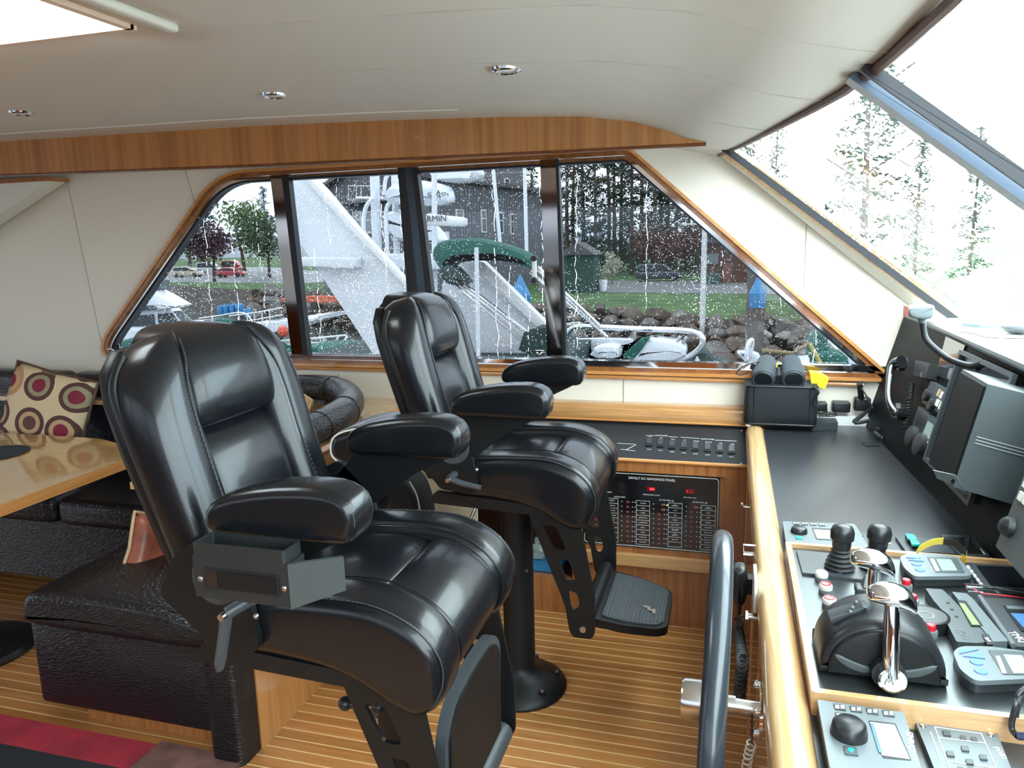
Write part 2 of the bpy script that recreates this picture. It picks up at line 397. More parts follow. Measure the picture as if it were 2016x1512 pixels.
    def build(s, name, m, parent=None, smooth=35, kind=None, origin=None):
        bmesh.ops.remove_doubles(s.b, verts=s.b.verts, dist=1e-6)
        bmesh.ops.recalc_face_normals(s.b, faces=s.b.faces)
        if origin is None and parent is None:
            zs = [v.co.z for v in s.b.verts]
            if zs:
                n = len(zs); origin = V((sum(v.co.x for v in s.b.verts) / n, sum(v.co.y for v in s.b.verts) / n, min(zs)))
        if parent is not None and origin is None:
            bmesh.ops.translate(s.b, verts=s.b.verts, vec=-wloc(parent))
        if origin is not None and kind != 'structure':
            bmesh.ops.translate(s.b, verts=s.b.verts, vec=-V(origin))
        me = bpy.data.meshes.new(name); s.b.to_mesh(me); s.b.free()
        if isinstance(m, (list, tuple)):
            for q in m: me.materials.append(q)
        else: me.materials.append(m)
        if smooth:
            me.polygons.foreach_set('use_smooth', [True] * len(me.polygons))
            try: me.set_sharp_from_angle(angle=math.radians(smooth))
            except Exception: pass
        o = bpy.data.objects.new(name, me); C.objects.link(o)
        if origin is not None and kind != 'structure': o.location = origin
        if parent: o.parent = parent
        if kind: o['kind'] = kind
        return o
def smoothpoly(pts, it=2):
    pts = [V(p) for p in pts]
    for _ in range(it):
        q = []
        for i in range(len(pts)):
            a, b = pts[i], pts[(i + 1) % len(pts)]
            q += [a * .75 + b * .25, a * .25 + b * .75]
        pts = q
    return pts
def spline(pts, n=8, closed=False):
    pts = [V(p) for p in pts]; m = len(pts); out = []
    g = (lambda i: pts[i % m]) if closed else (lambda i: pts[max(0, min(m - 1, i))])
    for i in range(m if closed else m - 1):
        a, b, c, d = g(i - 1), g(i), g(i + 1), g(i + 2)
        for k in range(n):
            t = k / n
            out.append(.5 * ((2 * b) + (c - a) * t + (2 * a - 5 * b + 4 * c - d) * t * t + (3 * b - a - 3 * c + d) * t ** 3))
    if not closed: out.append(pts[-1])
    return out
def rrect(w, h, r, seg=5, cx=0, cy=0):
    out = []
    for (sx, sy, a0) in ((1, 1, 0), (-1, 1, 90), (-1, -1, 180), (1, -1, 270)):
        for k in range(seg + 1):
            a = math.radians(a0 + 90 * k / seg)
            out.append((cx + sx * (w / 2 - r) + r * math.cos(a), cy + sy * (h / 2 - r) + r * math.sin(a)))
    return out
def offset(poly, d):
    """inset (d>0) a counter-clockwise 2-D polygon with mitred corners"""
    n = len(poly); out = []
    for i in range(n):
        p0, p1, p2 = V(poly[i - 1]).to_2d(), V(poly[i]).to_2d(), V(poly[(i + 1) % n]).to_2d()
        a = (p1 - p0).normalized(); b = (p2 - p1).normalized()
        na, nb = V((-a.y, a.x)), V((-b.y, b.x)); k = na + nb; k = k / max(.3, k.dot(k)) * 2
        out.append((p1.x + k.x * d, p1.y + k.y * d))
    return out
def fillet(poly, rad, seg=6):
    n = len(poly); out = []
    for i in range(n):
        p0, p1, p2 = [V(poly[(i + k) % n]).to_2d() for k in (-1, 0, 1)]
        r = rad[i] if isinstance(rad, (list, tuple)) else rad
        a = (p0 - p1); b = (p2 - p1); r_ = min(r, a.length * .45, b.length * .45)
        if r_ < 1e-5: out.append((p1.x, p1.y)); continue
        s_, e_ = p1 + a.normalized() * r_, p1 + b.normalized() * r_
        for k in range(seg + 1):
            t = k / seg; q = s_ * (1 - t) ** 2 + p1 * 2 * t * (1 - t) + e_ * t * t; out.append((q.x, q.y))
    return out
def tag(o, label=None, cat=None, group=None, kind=None):
    if label: o['label'] = label
    if cat: o['category'] = cat
    if group: o['group'] = group
    if kind: o['kind'] = kind
    return o
def thing(name, label, cat, loc=(0, 0, 0), group=None, rot=None):
    o = bpy.data.objects.new(name, None); C.objects.link(o); o.location = loc; o.empty_display_size = .05
    if rot: o.rotation_euler = rot
    return tag(o, label, cat, group)
def copy_tree(o, parent=None):
    c = o.copy(); C.objects.link(c)
    if parent: c.parent = parent
    for ch in list(o.children): copy_tree(ch, c)
    return c
def text(name, s, T, size, m, parent=None, align='CENTER', th=.0004, sx=1.0):
    cu = bpy.data.curves.new(name, 'FONT'); cu.body = s; cu.size = size; cu.align_x = align; cu.align_y = 'CENTER'; cu.extrude = th; cu.resolution_u = 2
    tmp = bpy.data.objects.new(name, cu); C.objects.link(tmp)
    dg = bpy.context.evaluated_depsgraph_get(); me = bpy.data.meshes.new_from_object(tmp.evaluated_get(dg))
    bpy.data.objects.remove(tmp)
    me.transform(T @ M4.Diagonal((sx, 1, 1, 1))); me.materials.clear(); me.materials.append(m)
    if parent: me.transform(M4.Translation(-wloc(parent)))
    o = bpy.data.objects.new(name, me); C.objects.link(o)
    if parent: o.parent = parent
    return o
def frame(o, ux, uy):
    """matrix with origin o, x axis ux, y axis uy"""
    ux = V(ux).normalized(); uz = ux.cross(V(uy)).normalized(); uy = uz.cross(ux)
    return M4(((ux.x, uy.x, uz.x, o[0]), (ux.y, uy.y, uz.y, o[1]), (ux.z, uy.z, uz.z, o[2]), (0, 0, 0, 1)))
def joined_text(name, items, m, parent):
    """several short strings printed on one board -> one mesh part; items: (string, matrix, size)"""
    b = bmesh.new()
    for s, T, size in items:
        o = text('tmp', s, T, size, m); b.from_mesh(o.data); me = o.data; bpy.data.objects.remove(o); bpy.data.meshes.remove(me)
    me = bpy.data.meshes.new(name); b.to_mesh(me); b.free(); me.materials.append(m)
    if parent: me.transform(M4.Translation(-wloc(parent)))
    o = bpy.data.objects.new(name, me); C.objects.link(o)
    if parent: o.parent = parent
    return o
def coil(path, r, turns, rw, n=14):
    """coiled cord along a path"""
    path = [V(p) for p in path]; L = [0]
    for i in range(1, len(path)): L.append(L[-1] + (path[i] - path[i - 1]).length)
    out = []; N = int(turns * n)
    for k in range(N + 1):
        d = L[-1] * k / N; i = 1
        while i < len(L) - 1 and L[i] < d: i += 1
        u = (d - L[i - 1]) / max(1e-9, L[i] - L[i - 1]); p = path[i - 1].lerp(path[i], u)
        t = (path[i] - path[i - 1]).normalized(); a = t.orthogonal().normalized(); b = t.cross(a); w = 2 * PI * turns * k / N
        out.append(p + a * math.cos(w) * r + b * math.sin(w) * r)
    return out
# ================================================================ the room
WY = 3.30        # inner face of the port side
fl = MB().mm((-5.6, -1.6, -.03), (.10, 3.34, 0)).build('floor', K['sole'], kind='structure')
# port side with window opening (plane y = 3.3)
def TW(u, v, w): return V((u, WY + w, v))
ow = [P(*p, y=WY) for p in ((188, 702), (196, 668), (428, 345), (470, 341), (820, 312), (1238, 293), (1752, 735), (1745, 748), (1200, 741), (700, 722), (225, 712))]
ow2 = [(p.x, p.z) for p in ow][::-1]
# order: counter-clockwise in (x,z)
def ccw(p):
    a = sum(p[i][0] * p[(i + 1) % len(p)][1] - p[(i + 1) % len(p)][0] * p[i][1] for i in range(len(p)))
    return p if a > 0 else p[::-1]
WB = 1.025       # lower edge of the window frame
c = lambda px, py: (lambda q: (q.x, q.z))(P(px, py, y=WY))
winpoly = ccw([c(182, 706), c(432, 340), c(1240, 292), c(1762, 748)])
win = ccw(fillet(winpoly, [.24, .17, .03, .02] if winpoly[0] == c(182, 706) else [.02, .03, .17, .24], 9))
cr1, cr2 = P(1395, 290, y=WY), P(1795, 604, y=WY)
slope = (cr2.z - cr1.z) / (cr2.x - cr1.x)
wallpoly = [(-5.6, -.03), (1.0, -.03), (1.0, cr1.z + slope * (1.0 - cr1.x)), (cr1.x - .35, cr1.z + slope * (-.35)), (-5.6, 2.35)]
b = MB().plate([ccw(wallpoly), win[::-1]], TW, .05)
wall = b.build('wall_port', K['cream'], kind='structure', smooth=0)
# upholstered panel joints
b = MB()
for pts in (((130, 345), (205, 700)), ((365, 335), (392, 430)), ((667, 735), (667, 782)), ((1228, 742), (1228, 795)), ((1588, 440), (1583, 572))):
    a0, a1 = P(*pts[0], y=WY - .001), P(*pts[1], y=WY - .001)
    b.tube([a0, a1], .0022, 6)
b.build('trim_panel_joint', K['seamwall'], kind='structure')
# wooden window surround, chrome inner frame, black gasket
def ringframe(name, poly, d0, d1, y0, y1, m):
    o_ = offset(poly, d0); i_ = offset(poly, d1)
    return MB().plate([o_, i_[::-1]], lambda u, v, w: V((u, y0 + w, v)), y1 - y0).build(name, m, kind='structure', smooth=30)
ringframe('trim_window_surround', win, -.004, .028, WY - .022, WY + .03, wood('window_surround_teak', (.16, .055, .018), (.34, .14, .05), (12, 12, 12), rough=.12, coat=.9))
ringframe('trim_window_bead', win, -.004, .009, WY - .030, WY - .021, K['tabedge'])
ringframe('trim_window_chrome', win, .028, .044, WY - .008, WY + .05, K['chrome'])
ringframe('trim_window_gasket', win, .044, .052, WY + .0, WY + .05, K['gasket'])
gp = offset(win, .030)
def sheet(name, pts, m):
    b = bmesh.new(); b.faces.new([b.verts.new(p) for p in pts]); me = bpy.data.meshes.new(name); b.to_mesh(me); b.free(); me.materials.append(m)
    o = bpy.data.objects.new(name, me); C.objects.link(o); o['kind'] = 'structure'; return o
gl = sheet('window_1', [V((u, WY + .028, v)) for u, v in winpoly], K['pane'])
def vbar(name, top, bot, w0, m, y0=WY - .03, y1=WY + .026, dx=0):
    a, b_ = P(*bot, y=WY), P(*top, y=WY); x = (a.x + b_.x) / 2 + dx
    return MB().mm((x - w0 / 2, y0, WB + .03), (x + w0 / 2, y1, b_.z + .005)).build(name, m, kind='structure')
def lean(name, b0, b1, t0, t1, m, dpt=.04, y=WY):
    """upright strip between two image edges in the window plane, leaning as in the photograph"""
    q = [P(*p, y=y - .02) for p in (b0, b1, t1, t0)]
    mb = MB(); mb.loft([[V((p.x, y - .02, p.z)) for p in q], [V((p.x, y - .02 + dpt, p.z)) for p in q]])
    return mb.build(name, m, kind='structure')
lean('trim_mullion_aft', (576, 712), (598, 713), (531, 340), (553, 339), K['mirror'])
lean('trim_mullion_aft_edge', (598, 713), (608, 713), (553, 339), (566, 338), K['gasket'])
lean('trim_mullion_centre', (812, 722), (838, 722), (782, 322), (796, 321), K['gasket'])
lean('trim_mullion_centre_pane', (838, 722), (854, 722), (796, 321), (809, 321), mat('blue_grey_seal', (.03, .045, .065), .2), dpt=.034)
lean('trim_mullion_centre_edge', (854, 722), (868, 722), (809, 321), (819, 320), K['gasket'])
lean('trim_mullion_forward', (1078, 722), (1108, 722), (1063, 308), (1093, 307), K['mirror'])
lean('trim_mullion_forward_edge', (1108, 722), (1115, 722), (1093, 307), (1099, 307), K['gasket'])
# lower chrome track
t0, t1 = P(590, 708, y=WY - .02), P(1745, 738, y=WY - .02)
b = MB(); b.mm((P(560, 710, y=WY).x, WY - .022, WB + .030), (P(1742, 730, y=WY).x, WY + .02, WB + .050)); b.build('trim_window_track', K['chrome'], kind='structure')
# rounded wooden sill bead under the window
b = MB(); b.tube([P(225, 712, y=WY - .012), P(1700, 757, y=WY - .012)], .010, 10); b.build('trim_window_sill', K['tabedge'], kind='structure')
# window pull on the sliding pane and its latch
h = thing('window_pull', 'white pull handle with two black knobs on the sliding window', 'handle', P(1052, 530, y=WY - .03))
hh = P(1052, 530, y=WY - .03)
MB().box((0, 0, 0), (.022, .010, .10), bev=.004).build('bar', K['milky'], h, origin=V((0, 0, 0)))
for dz in (-.048, .048):
    MB().lathe([(.001, 0), (.014, 0), (.014, .018), (.010, .024), (.001, .024)], (0, 0, dz), R=M4.Rotation(PI / 2, 3, 'X')).build('knob', K['plastic'], h, origin=V((0, 0, 0)))
q = P(1062, 692, y=WY - .03)
h = thing('window_latch', 'small chrome latch at the foot of the sliding window', 'latch', q)
MB().mm((-.02, -.008, -.005), (.02, .010, .005)).build('base', K['chrome'], h, origin=V((0, 0, 0)))
MB().tube([(-.012, -.01, -.004), (0, -.016, -.012), (.014, -.012, -.004)], .004, 8).build('lever', K['chrome'], h, origin=V((0, 0, 0)))

# ---------------------------------------------------------------- headliner
XH = [(3.24, -.055), (2.95, .03), (2.72, .087), (2.25, .195), (2.0, .245), (1.68, .281), (1.3, .30), (.9, .31), (.3, .29), (-.3, .2), (-1.6, -.06)]
def xh(y):
    for (a, xa), (b_, xb) in zip(XH, XH[1:]):
        if a >= y >= b_: return xa + (xb - xa) * (a - y) / (a - b_)
    return XH[0][1] if y > XH[0][0] else XH[-1][1]
def zc(d, y):
    """headliner height by distance d aft of its forward edge"""
    t = [(0, 1.925), (.06, 1.935), (.12, 1.948), (.19, 1.966), (.28, 2.003), (.38, 2.036), (.58, 2.069), (.88, 2.088), (1.4, 2.108), (2.04, 2.126), (3.5, 2.145), (6, 2.16)]
    for (a, za), (b_, zb) in zip(t, t[1:]):
        if a <= d <= b_: z = za + (zb - za) * (d - a) / (b_ - a); break
    else: z = t[-1][1]
    return z + .02 * max(0, 1 - abs(y - .8) / 2.2)
HX0, HX1, HY0, HY1 = -2.05, -1.385, .95, 1.592          # roof hatch opening
b = bmesh.new()
xs = [0, .03, .06, .09, .12, .155, .19, .235, .28, .33, .38, .48, .58, .73, .88]
ys = [3.25, 3.1, 2.99, 2.9, 2.8, 2.6, 2.4, 2.2, 2.0, 1.8, 1.592, 1.4, 1.2, .95, .7, .4, 0, -.4, -.8, -1.2, -1.6]
grid = {}
rows = []
for j, y in enumerate(ys):
    xsl = [-1.2, -1.385, -1.6, -1.8, -2.05, -2.4, -3, -3.8, -4.7, -5.6]
    row = [(xh(y) - d, y, zc(d, y)) for d in xs] + [(x, y, zc(xh(y) - x, y)) for x in xsl]
    rows.append(row)
vv = [[b.verts.new(p) for p in r] for r in rows]
for j in range(len(ys) - 1):
    for i in range(len(rows[0]) - 1):
        mx_, my_ = (rows[j][i][0] + rows[j][i + 1][0]) / 2, (ys[j] + ys[j + 1]) / 2
        if HX0 < mx_ < HX1 and HY0 < my_ < HY1: continue
        b.faces.new((vv[j][i], vv[j][i + 1], vv[j + 1][i + 1], vv[j + 1][i]))
bmesh.ops.recalc_face_normals(b, faces=b.faces)
me = bpy.data.meshes.new('ceiling'); b.to_mesh(me); b.free(); me.materials.append(K['ceil'])
me.polygons.foreach_set('use_smooth', [True] * len(me.polygons))
ceil_ = bpy.data.objects.new('ceiling', me); C.objects.link(ceil_); ceil_['kind'] = 'structure'
sm = ceil_.modifiers.new('thick', 'SOLIDIFY'); sm.thickness = .02; sm.offset = 1
# fore-and-aft seams, and the long welt beside the valance
def cz(x, y): return zc(max(0, xh(y) - x), y) if True else 0
for k, y in enumerate((2.62, 2.14, 1.66, 1.18)):
    pts = [(xh(y) - d, y, zc(d, y) - .0005) for d in (0, .03, .06, .1, .14, .2, .28, .36, .45, .6, .8, 1.0, 1.3, 1.6)]
    MB().tube(spline(pts, 5), .0018, 6).build('trim_ceiling_seam', K['seam'], kind='structure')
pts = [(x * .1, 2.80, zc(xh(2.8) - x * .1, 2.8) - .0008) for x in range(-55, -9)]
MB().tube(pts, .003, 6).build('trim_ceiling_welt', mat('welt', (.78, .75, .68), .5), kind='structure')
# dark wood bead along the forward edge
b = MB(); b.tube([(xh(y), y, 1.928) for y in (3.24, 3.1, 2.95, 2.85, 2.72, 2.6, 2.4, 2.25, 2.1, 2.0, 1.85, 1.68, 1.5, 1.3, 1.1, .9, .6, .3, 0, -.3, -.9, -1.6)], .011, 8)
b.build('trim_header', mat('header_bead', (.12, .06, .05), .4), kind='structure')
# teak valance over the side window
vt = [(-5.6, 2.18), (-3.448, 2.165), (-2.02, 2.146), (-1.3, 2.126), (-.863, 2.108), (-.558, 2.089), (-.363, 2.056), (-.174, 1.982), (-.10, 1.952)]
vb = [(-.10, 1.944), (-.9, 1.950), (-2.03, 1.964), (-3.46, 1.988), (-5.6, 2.02)]
vp = ccw(vt + vb)
K['valance'] = wood('valance_teak', (.32, .122, .032), (.54, .235, .072), (22, 22, .6), rough=.25)
MB().plate([vp], lambda u, v, w: V((u, 2.99 + w, v)), .02).build('trim_valance', K['valance'], kind='structure', smooth=20)
MB().tube([(x, 2.992, z - .003) for x, z in vb], .007, 8).build('trim_valance_bead', K['dark'], kind='structure')
# soffit behind the valance
b = MB(); b.plate([ccw([(-5.6, 3.0), (-.12, 3.0), (-.05, 3.32), (-5.6, 3.32)])], lambda u, v, w: V((u, v, 1.995 - u * .008 + w)), .02); b.build('ceiling_soffit', K['ceil'], kind='structure')
# A-pillar: pale strip, varnished strip, dark gasket
A1, A2 = P(1395, 290, y=WY), P(1795, 604, y=WY)
B1, B2 = P(1415, 300, y=3.22), P(1850, 618, y=3.22)
G1, G2 = P(1440, 290, y=3.18), P(1885, 612, y=3.18)
def ext(a, b_, t0=-.12, t1=1.15): return a + (b_ - a) * t0, a + (b_ - a) * t1
def strip(name, p, q, m, th=.02):
    p0, p1 = ext(*p); q0, q1 = ext(*q); nrm = (p1 - p0).cross(q0 - p0).normalized() * th
    if nrm.z < 0: nrm = -nrm
    MB().loft([[p0, p1, q1, q0], [v + nrm for v in (p0, p1, q1, q0)]]).build(name, m, kind='structure', smooth=0)
strip('wall_pillar', (A1, A2), (B1, B2), K['cream2'])
strip('trim_pillar', (B1, B2), (G1, G2), K['teaky'])
H1, H2 = P(1452, 290, y=3.17), P(1897, 610, y=3.17)
# windscreen
def ws(y, z): return V((xh(y) + (1.94 - z) * 1.28 + .005, y, z))
b = MB(); b_ws = True
ysw = [3.17, 3.0, 2.8, 2.6, 2.4, 2.2, 2.0, 1.8, 1.6, 1.3, 1.0, .6, .2, -.2, -.7, -1.5]
vw = [[b.b.verts.new(ws(y, 1.95)), b.b.verts.new(ws(y, 1.1))] for y in ysw]
for r0, r1 in zip(vw, vw[1:]): b.b.faces.new((r0[0], r0[1], r1[1], r1[0]))
b.build('window_2', K['panew'], kind='structure', smooth=30)
# windscreen mullion and black bead beside it
K['mull'] = mat('blue_grey_mullion', (.09, .12, .17), .3)
for (y, w, m, nm) in ((1.86, .030, K['mull'], 'trim_windscreen_mullion'), (1.765, .006, K['gasket'], 'trim_windscreen_bead'), (3.11, .006, K['gasket'], 'trim_windscreen_gasket')):
    b = MB(); r_ = []
    for z in (1.95, 1.7, 1.4, 1.1):
        p = ws(y, z); r_.append([p + V((-.022, -w, -.022)), p + V((-.022, w, -.022)), p + V((-.004, w, -.004)), p + V((-.004, -w, -.004))])
    b.loft(r_); b.build(nm, m, kind='structure')
# starboard and aft sides: low wall, header, posts (behind the camera, they let the daylight in)
b = MB(); b.mm((-5.6, -1.62, 0), (1.4, -1.56, .95)); b.mm((-5.6, -1.62, 1.95), (.3, -1.56, 2.2))
for x in (-5.5, -3.6, -1.7, .1): b.mm((x - .06, -1.62, .95), (x + .06, -1.56, 1.95))
b.build('wall_starboard', K['dark'], kind='structure')
b = MB(); b.mm((-5.66, -1.6, 0), (-5.6, -.2, 2.3)); b.mm((-5.66, 2.2, 0), (-5.6, 3.34, 2.3)); b.mm((-5.66, -.2, 2.05), (-5.6, 2.2, 2.3)); b.build('wall_aft', K['dark'], kind='structure')
K['stbd'] = glass('tinted_glass', (.17, .175, .18))
sheet('window_4', [V((-5.6, -1.59, .95)), V((.3, -1.59, .95)), V((.3, -1.59, 1.95)), V((-5.6, -1.59, 1.95))], K['stbd'])
sheet('window_5', [V((-5.63, -.2, 0)), V((-5.63, 2.2, 0)), V((-5.63, 2.2, 2.05)), V((-5.63, -.2, 2.05))], K['stbd'])
# small corner of the aft partition seen at the far left
q0 = P(0, 352, y=3.1); 
MB().plate([ccw([(-4.3, 1.55), (-3.34, 1.965), (-4.3, 1.965)])], lambda u, v, w: V((u, 3.15 + w, v)), .1).build('wall_partition', K['cream2'], kind='structure', smooth=0)
MB().mm((-4.3, 3.14, 1.965), (-3.335, 3.27, 1.985)).build('trim_partition', K['teak'], kind='structure')
# roof hatch: frame and translucent cover
b = MB()
for a0, a1 in (((HX0 - .01, HY0 - .01), (HX1 + .01, HY0 + .01)), ((HX0 - .01, HY1 - .01), (HX1 + .01, HY1 + .01)), ((HX0 - .01, HY0), (HX0 + .01, HY1)), ((HX1 - .01, HY0), (HX1 + .01, HY1))):
    b.mm((a0[0], a0[1], 2.118), (a1[0], a1[1], 2.26))
b.build('trim_hatch', mat('hatch_liner', (.80, .62, .48), .5), kind='structure')
sheet('window_3', [V((HX0 - .02, HY0 - .02, 2.262)), V((HX1 + .02, HY0 - .02, 2.262)), V((HX1 + .02, HY1 + .02, 2.262)), V((HX0 - .02, HY1 + .02, 2.262))], glass('hatch_acrylic', (.95, .97, .95)))
t = thing('blind_rail', 'cream plastic blind rail with a round button beside the roof hatch', 'rail', (-1.285, 1.25, 2.118))
MB().box((0, 0, 0), (.035, .74, .022), bev=.009).build('rail', mat('cream_plastic', (.72, .70, .62), .4), t, origin=V((0, 0, 0)))
MB().lathe([(.001, -.004), (.007, -.003), (.009, .004), (.001, .005)], (-.045, .33, .004), 16).build('button', K['milky'], t, origin=V((0, 0, 0)))
# downlights
for i, (px, py, lab) in enumerate(((42, 221, 'leftmost recessed chrome downlight in the headliner'), (540, 186, 'middle recessed chrome downlight in the headliner'), (997, 136, 'recessed chrome downlight nearest the windscreen'))):
    z0 = 2.118
    for _ in range(4):
        p = P(px, py, z=z0); z0 = zc(xh(p.y) - p.x, p.y)
    t = thing('downlight', lab, 'ceiling light', p, 'downlights in the headliner')
    MB().lathe([(.030, .012), (.030, -.006), (.036, -.009), (.044, -.006), (.046, .002), (.040, .004), (.034, .004), (.034, .012)], seg=32).build('bezel', K['chrome'], t, origin=V((0, 0, 0)))
    MB().lathe([(.001, -.008), (.020, -.006), (.030, .0), (.030, .004), (.001, .004)], seg=24).build('lens', K['lens'], t, origin=V((0, 0, 0)))
# ================================================================ helm chairs (built in chair coordinates: x forward, origin on the floor under the post)
O0 = V((0, 0, 0))
K['tray'] = mat('dark_tray_paint', (.020, .023, .024), .38)
K['wing'] = mat('tray_paint_lit', (.05, .06, .06), .38)  # tray paint lightened: the wing's brighter angle to the light is in the colour
def helm_chair(loc, label, plate_down, tray, px_=0):
    t = thing('helm_chair', label, 'chair', loc, 'pedestal helm chairs')
    # --- backrest -------------------------------------------------
    back = MB()
    def bx(z): # front surface x of the reclined back at height z
        return -.150 - (z - .93) * .30
    # hard shell
    sh = []
    for z, w, th in ((.84, .205, .030), (.90, .225, .034), (1.0, .236, .036), (1.1, .244, .036), (1.2, .250, .034), (1.3, .250, .03), (1.36, .235, .026), (1.40, .19, .02)):
        x0 = bx(z) - .105
        ring = []
        for k in range(24):
            a = 2 * PI * k / 24; ca, sa = math.cos(a), math.sin(a)
            ring.append(V((x0 + th * math.copysign(abs(ca) ** .5, ca) - .012 * (abs(sa) < .7), w * math.copysign(abs(sa) ** .6, sa), z)))
        sh.append(ring)
    shell = MB().loft(sh).build('back_shell', K['powder'], t, origin=O0, smooth=50)
    # edge flange of the shell running from the top corner down to the bracket
    for s in (-1, 1):
        pth = spline([(-.350, s * .212, 1.395), (-.352, s * .243, 1.33), (-.318, s * .253, 1.24), (-.288, s * .252, 1.15), (-.245, s * .250, 1.03), (-.20, s * .248, .92)], 6)
        MB().tube(pth, .011, 8, flat=.8).build('shell_flange', K['powder'], t, origin=O0)
    # side bolsters wrapping over the top
    for s in (-1, 1):
        rg = []
        key = [(.90, .185, .060, .052), (.96, .190, .066, .058), (1.05, .192, .069, .058), (1.15, .193, .070, .060), (1.25, .193, .070, .064), (1.32, .185, .068, .066), (1.37, .172, .062, .062), (1.405, .150, .050, .05), (1.425, .12, .03, .03)]
        for z, yc, hw, hd in key:
            xc = bx(z) - .045; rr = []
            for k in range(20):
                a = 2 * PI * k / 20; ca, sa = math.cos(a), math.sin(a)
                rr.append(V((xc + hd * math.copysign(abs(ca) ** .75, ca), s * yc + hw * math.copysign(abs(sa) ** .75, sa), z + ca * hd * .28)))
            rg.append(rr)
        bol = MB().loft(spl_rings(rg, 3)).build('back_bolster', K['leather2'], t, origin=O0, smooth=60)
        # two stitched seams on each bolster
        for yy, dx in ((.165, .060), (.222, .030)):
            pts = [(bx(z) - .045 + dx * .98 * hd / .06, s * (yy if z < 1.3 else yy - (z - 1.3) * .45), z + .016) for z, yc, hw, hd in key[1:-1]]
            MB().tube(spline(pts, 5), .0022, 6).build('seam', K['gasket'], bol, origin=O0)
            st = MB(); sp = spline([V(p) + V((.0026, s * .0045, 0)) for p in pts], 9)
            for i in range(0, len(sp) - 1, 1):
                st.tube([sp[i].lerp(sp[i + 1], .2), sp[i].lerp(sp[i + 1], .75)], .0009, 4)
            st.build('stitching', K['thread'], bol, origin=O0)
    # headrest pad and lumbar pad
    def pad(z0, z1, w0, w1, front, dome, name):
        N, Mh = 14, 20; rg = []
        for j in range(Mh + 1):  # bottom to top
            v = j / Mh; z = z0 + (z1 - z0) * v; w = w0 + (w1 - w0) * v
            e = (1 - abs(2 * v - 1) ** 5) if (v < .5 or name != 'headrest') else 1
            tt_ = max(0, (v - .70) / .30) if name == 'headrest' else 0
            cc = math.sqrt(max(0, 1 - tt_ * tt_))
            f = bx(z) + front + dome * math.sin(PI * v) - .075 * (1 - cc)
            z = z0 + (z1 - z0) * (v if v < .7 or name != 'headrest' else .7 + .3 * math.sin(min(1, tt_) * PI / 2))
            w *= (.82 + .18 * cc)
            th = max(.002, .05 * e)
            rr = []
            for k in range(24):
                a = 2 * PI * k / 24; ca, sa = math.cos(a), math.sin(a)
                rr.append(V((f - .055 + ((.055 * max(.05, cc)) if ca > 0 else .03) * (e ** .35 if e > 0 else 0) * math.copysign(abs(ca) ** .38, ca), (w * (.97 + .03 * e)) * math.copysign(abs(sa) ** .5, sa), z - (1 - ca) * .5 * .075 * tt_ ** 1.5)))
            rg.append(rr)
        return MB().loft(rg).build(name, K['leather'], t, origin=O0, smooth=60)
    pad(1.222, 1.44, .146, .132, .012, .022, 'headrest')
    pad(.94, 1.232, .135, .146, -.022, .018, 'lumbar_pad')
    # --- seat -----------------------------------------------------
    top = [(-.16, .925), (-.05, .938), (.06, .944), (.16, .945), (.23, .930), (.29, .895), (.325, .845), (.328, .79), (.310, .738), (.27, .710), (.22, .722), (.12, .782), (-.02, .80), (-.16, .80)]
    for s in (-1, 1):
        y0, y1 = (.135, .258) if s > 0 else (-.258, -.135)
        bo = MB().puff(smoothpoly(top, 2), y0, y1, .036, rn=6).build('seat_bolster', K['leather2'], t, origin=O0, smooth=60)
        pl = smoothpoly(top, 2); pl = [p for p in pl if p.y > .76 or p.x > .25]
        pts = [V((p.x - .006 * (p.x > .2), s * .246, p.y + .0)) for p in pl if p.y > .74]
        pts = [V((p[0], s * .243, p[1])) for p in [(-.05, .931), (.06, .9375), (.16, .938), (.225, .923), (.282, .890), (.317, .842), (.320, .792), (.300, .745)]]
        MB().tube(spline(pts, 6), .0024, 6).build('seam', K['gasket'], bo, origin=O0)
        st = MB(); sp = spline([p + V((.001, s * .003, .002)) for p in pts], 9)
        for i in range(len(sp) - 1): st.tube([sp[i].lerp(sp[i + 1], .2), sp[i].lerp(sp[i + 1], .75)], .0009, 4)
        st.build('stitching', K['thread'], bo, origin=O0)
        p2 = [V((p.x, s * .143, p.z + .001)) for p in pts]
        MB().tube(spline(p2, 6), .0018, 6).build('piping', K['leather'], bo, origin=O0)
    rear = [(-.17, .89), (-.06, .912), (.04, .922), (.12, .918), (.150, .905), (.153, .88), (.12, .85), (-.17, .84)]
    MB().puff(smoothpoly(rear, 2), -.138, .138, .012, rn=4).build('rear_seat_pad', K['leather'], t, origin=O0, smooth=60)
    fr = [(.146, .905), (.165, .924), (.22, .915), (.275, .885), (.313, .838), (.318, .788), (.295, .735), (.25, .715), (.20, .74), (.15, .80)]
    MB().puff(smoothpoly(fr, 2), -.138, .138, .012, rn=4).build('front_seat_pad', K['leather'], t, origin=O0, smooth=60)
    # --- seat pan and side rails ------------------------------------
    MB().mm((-.16, -.235, .775), (.20, .235, .80)).build('seat_pan', K['powder'], t, origin=O0)
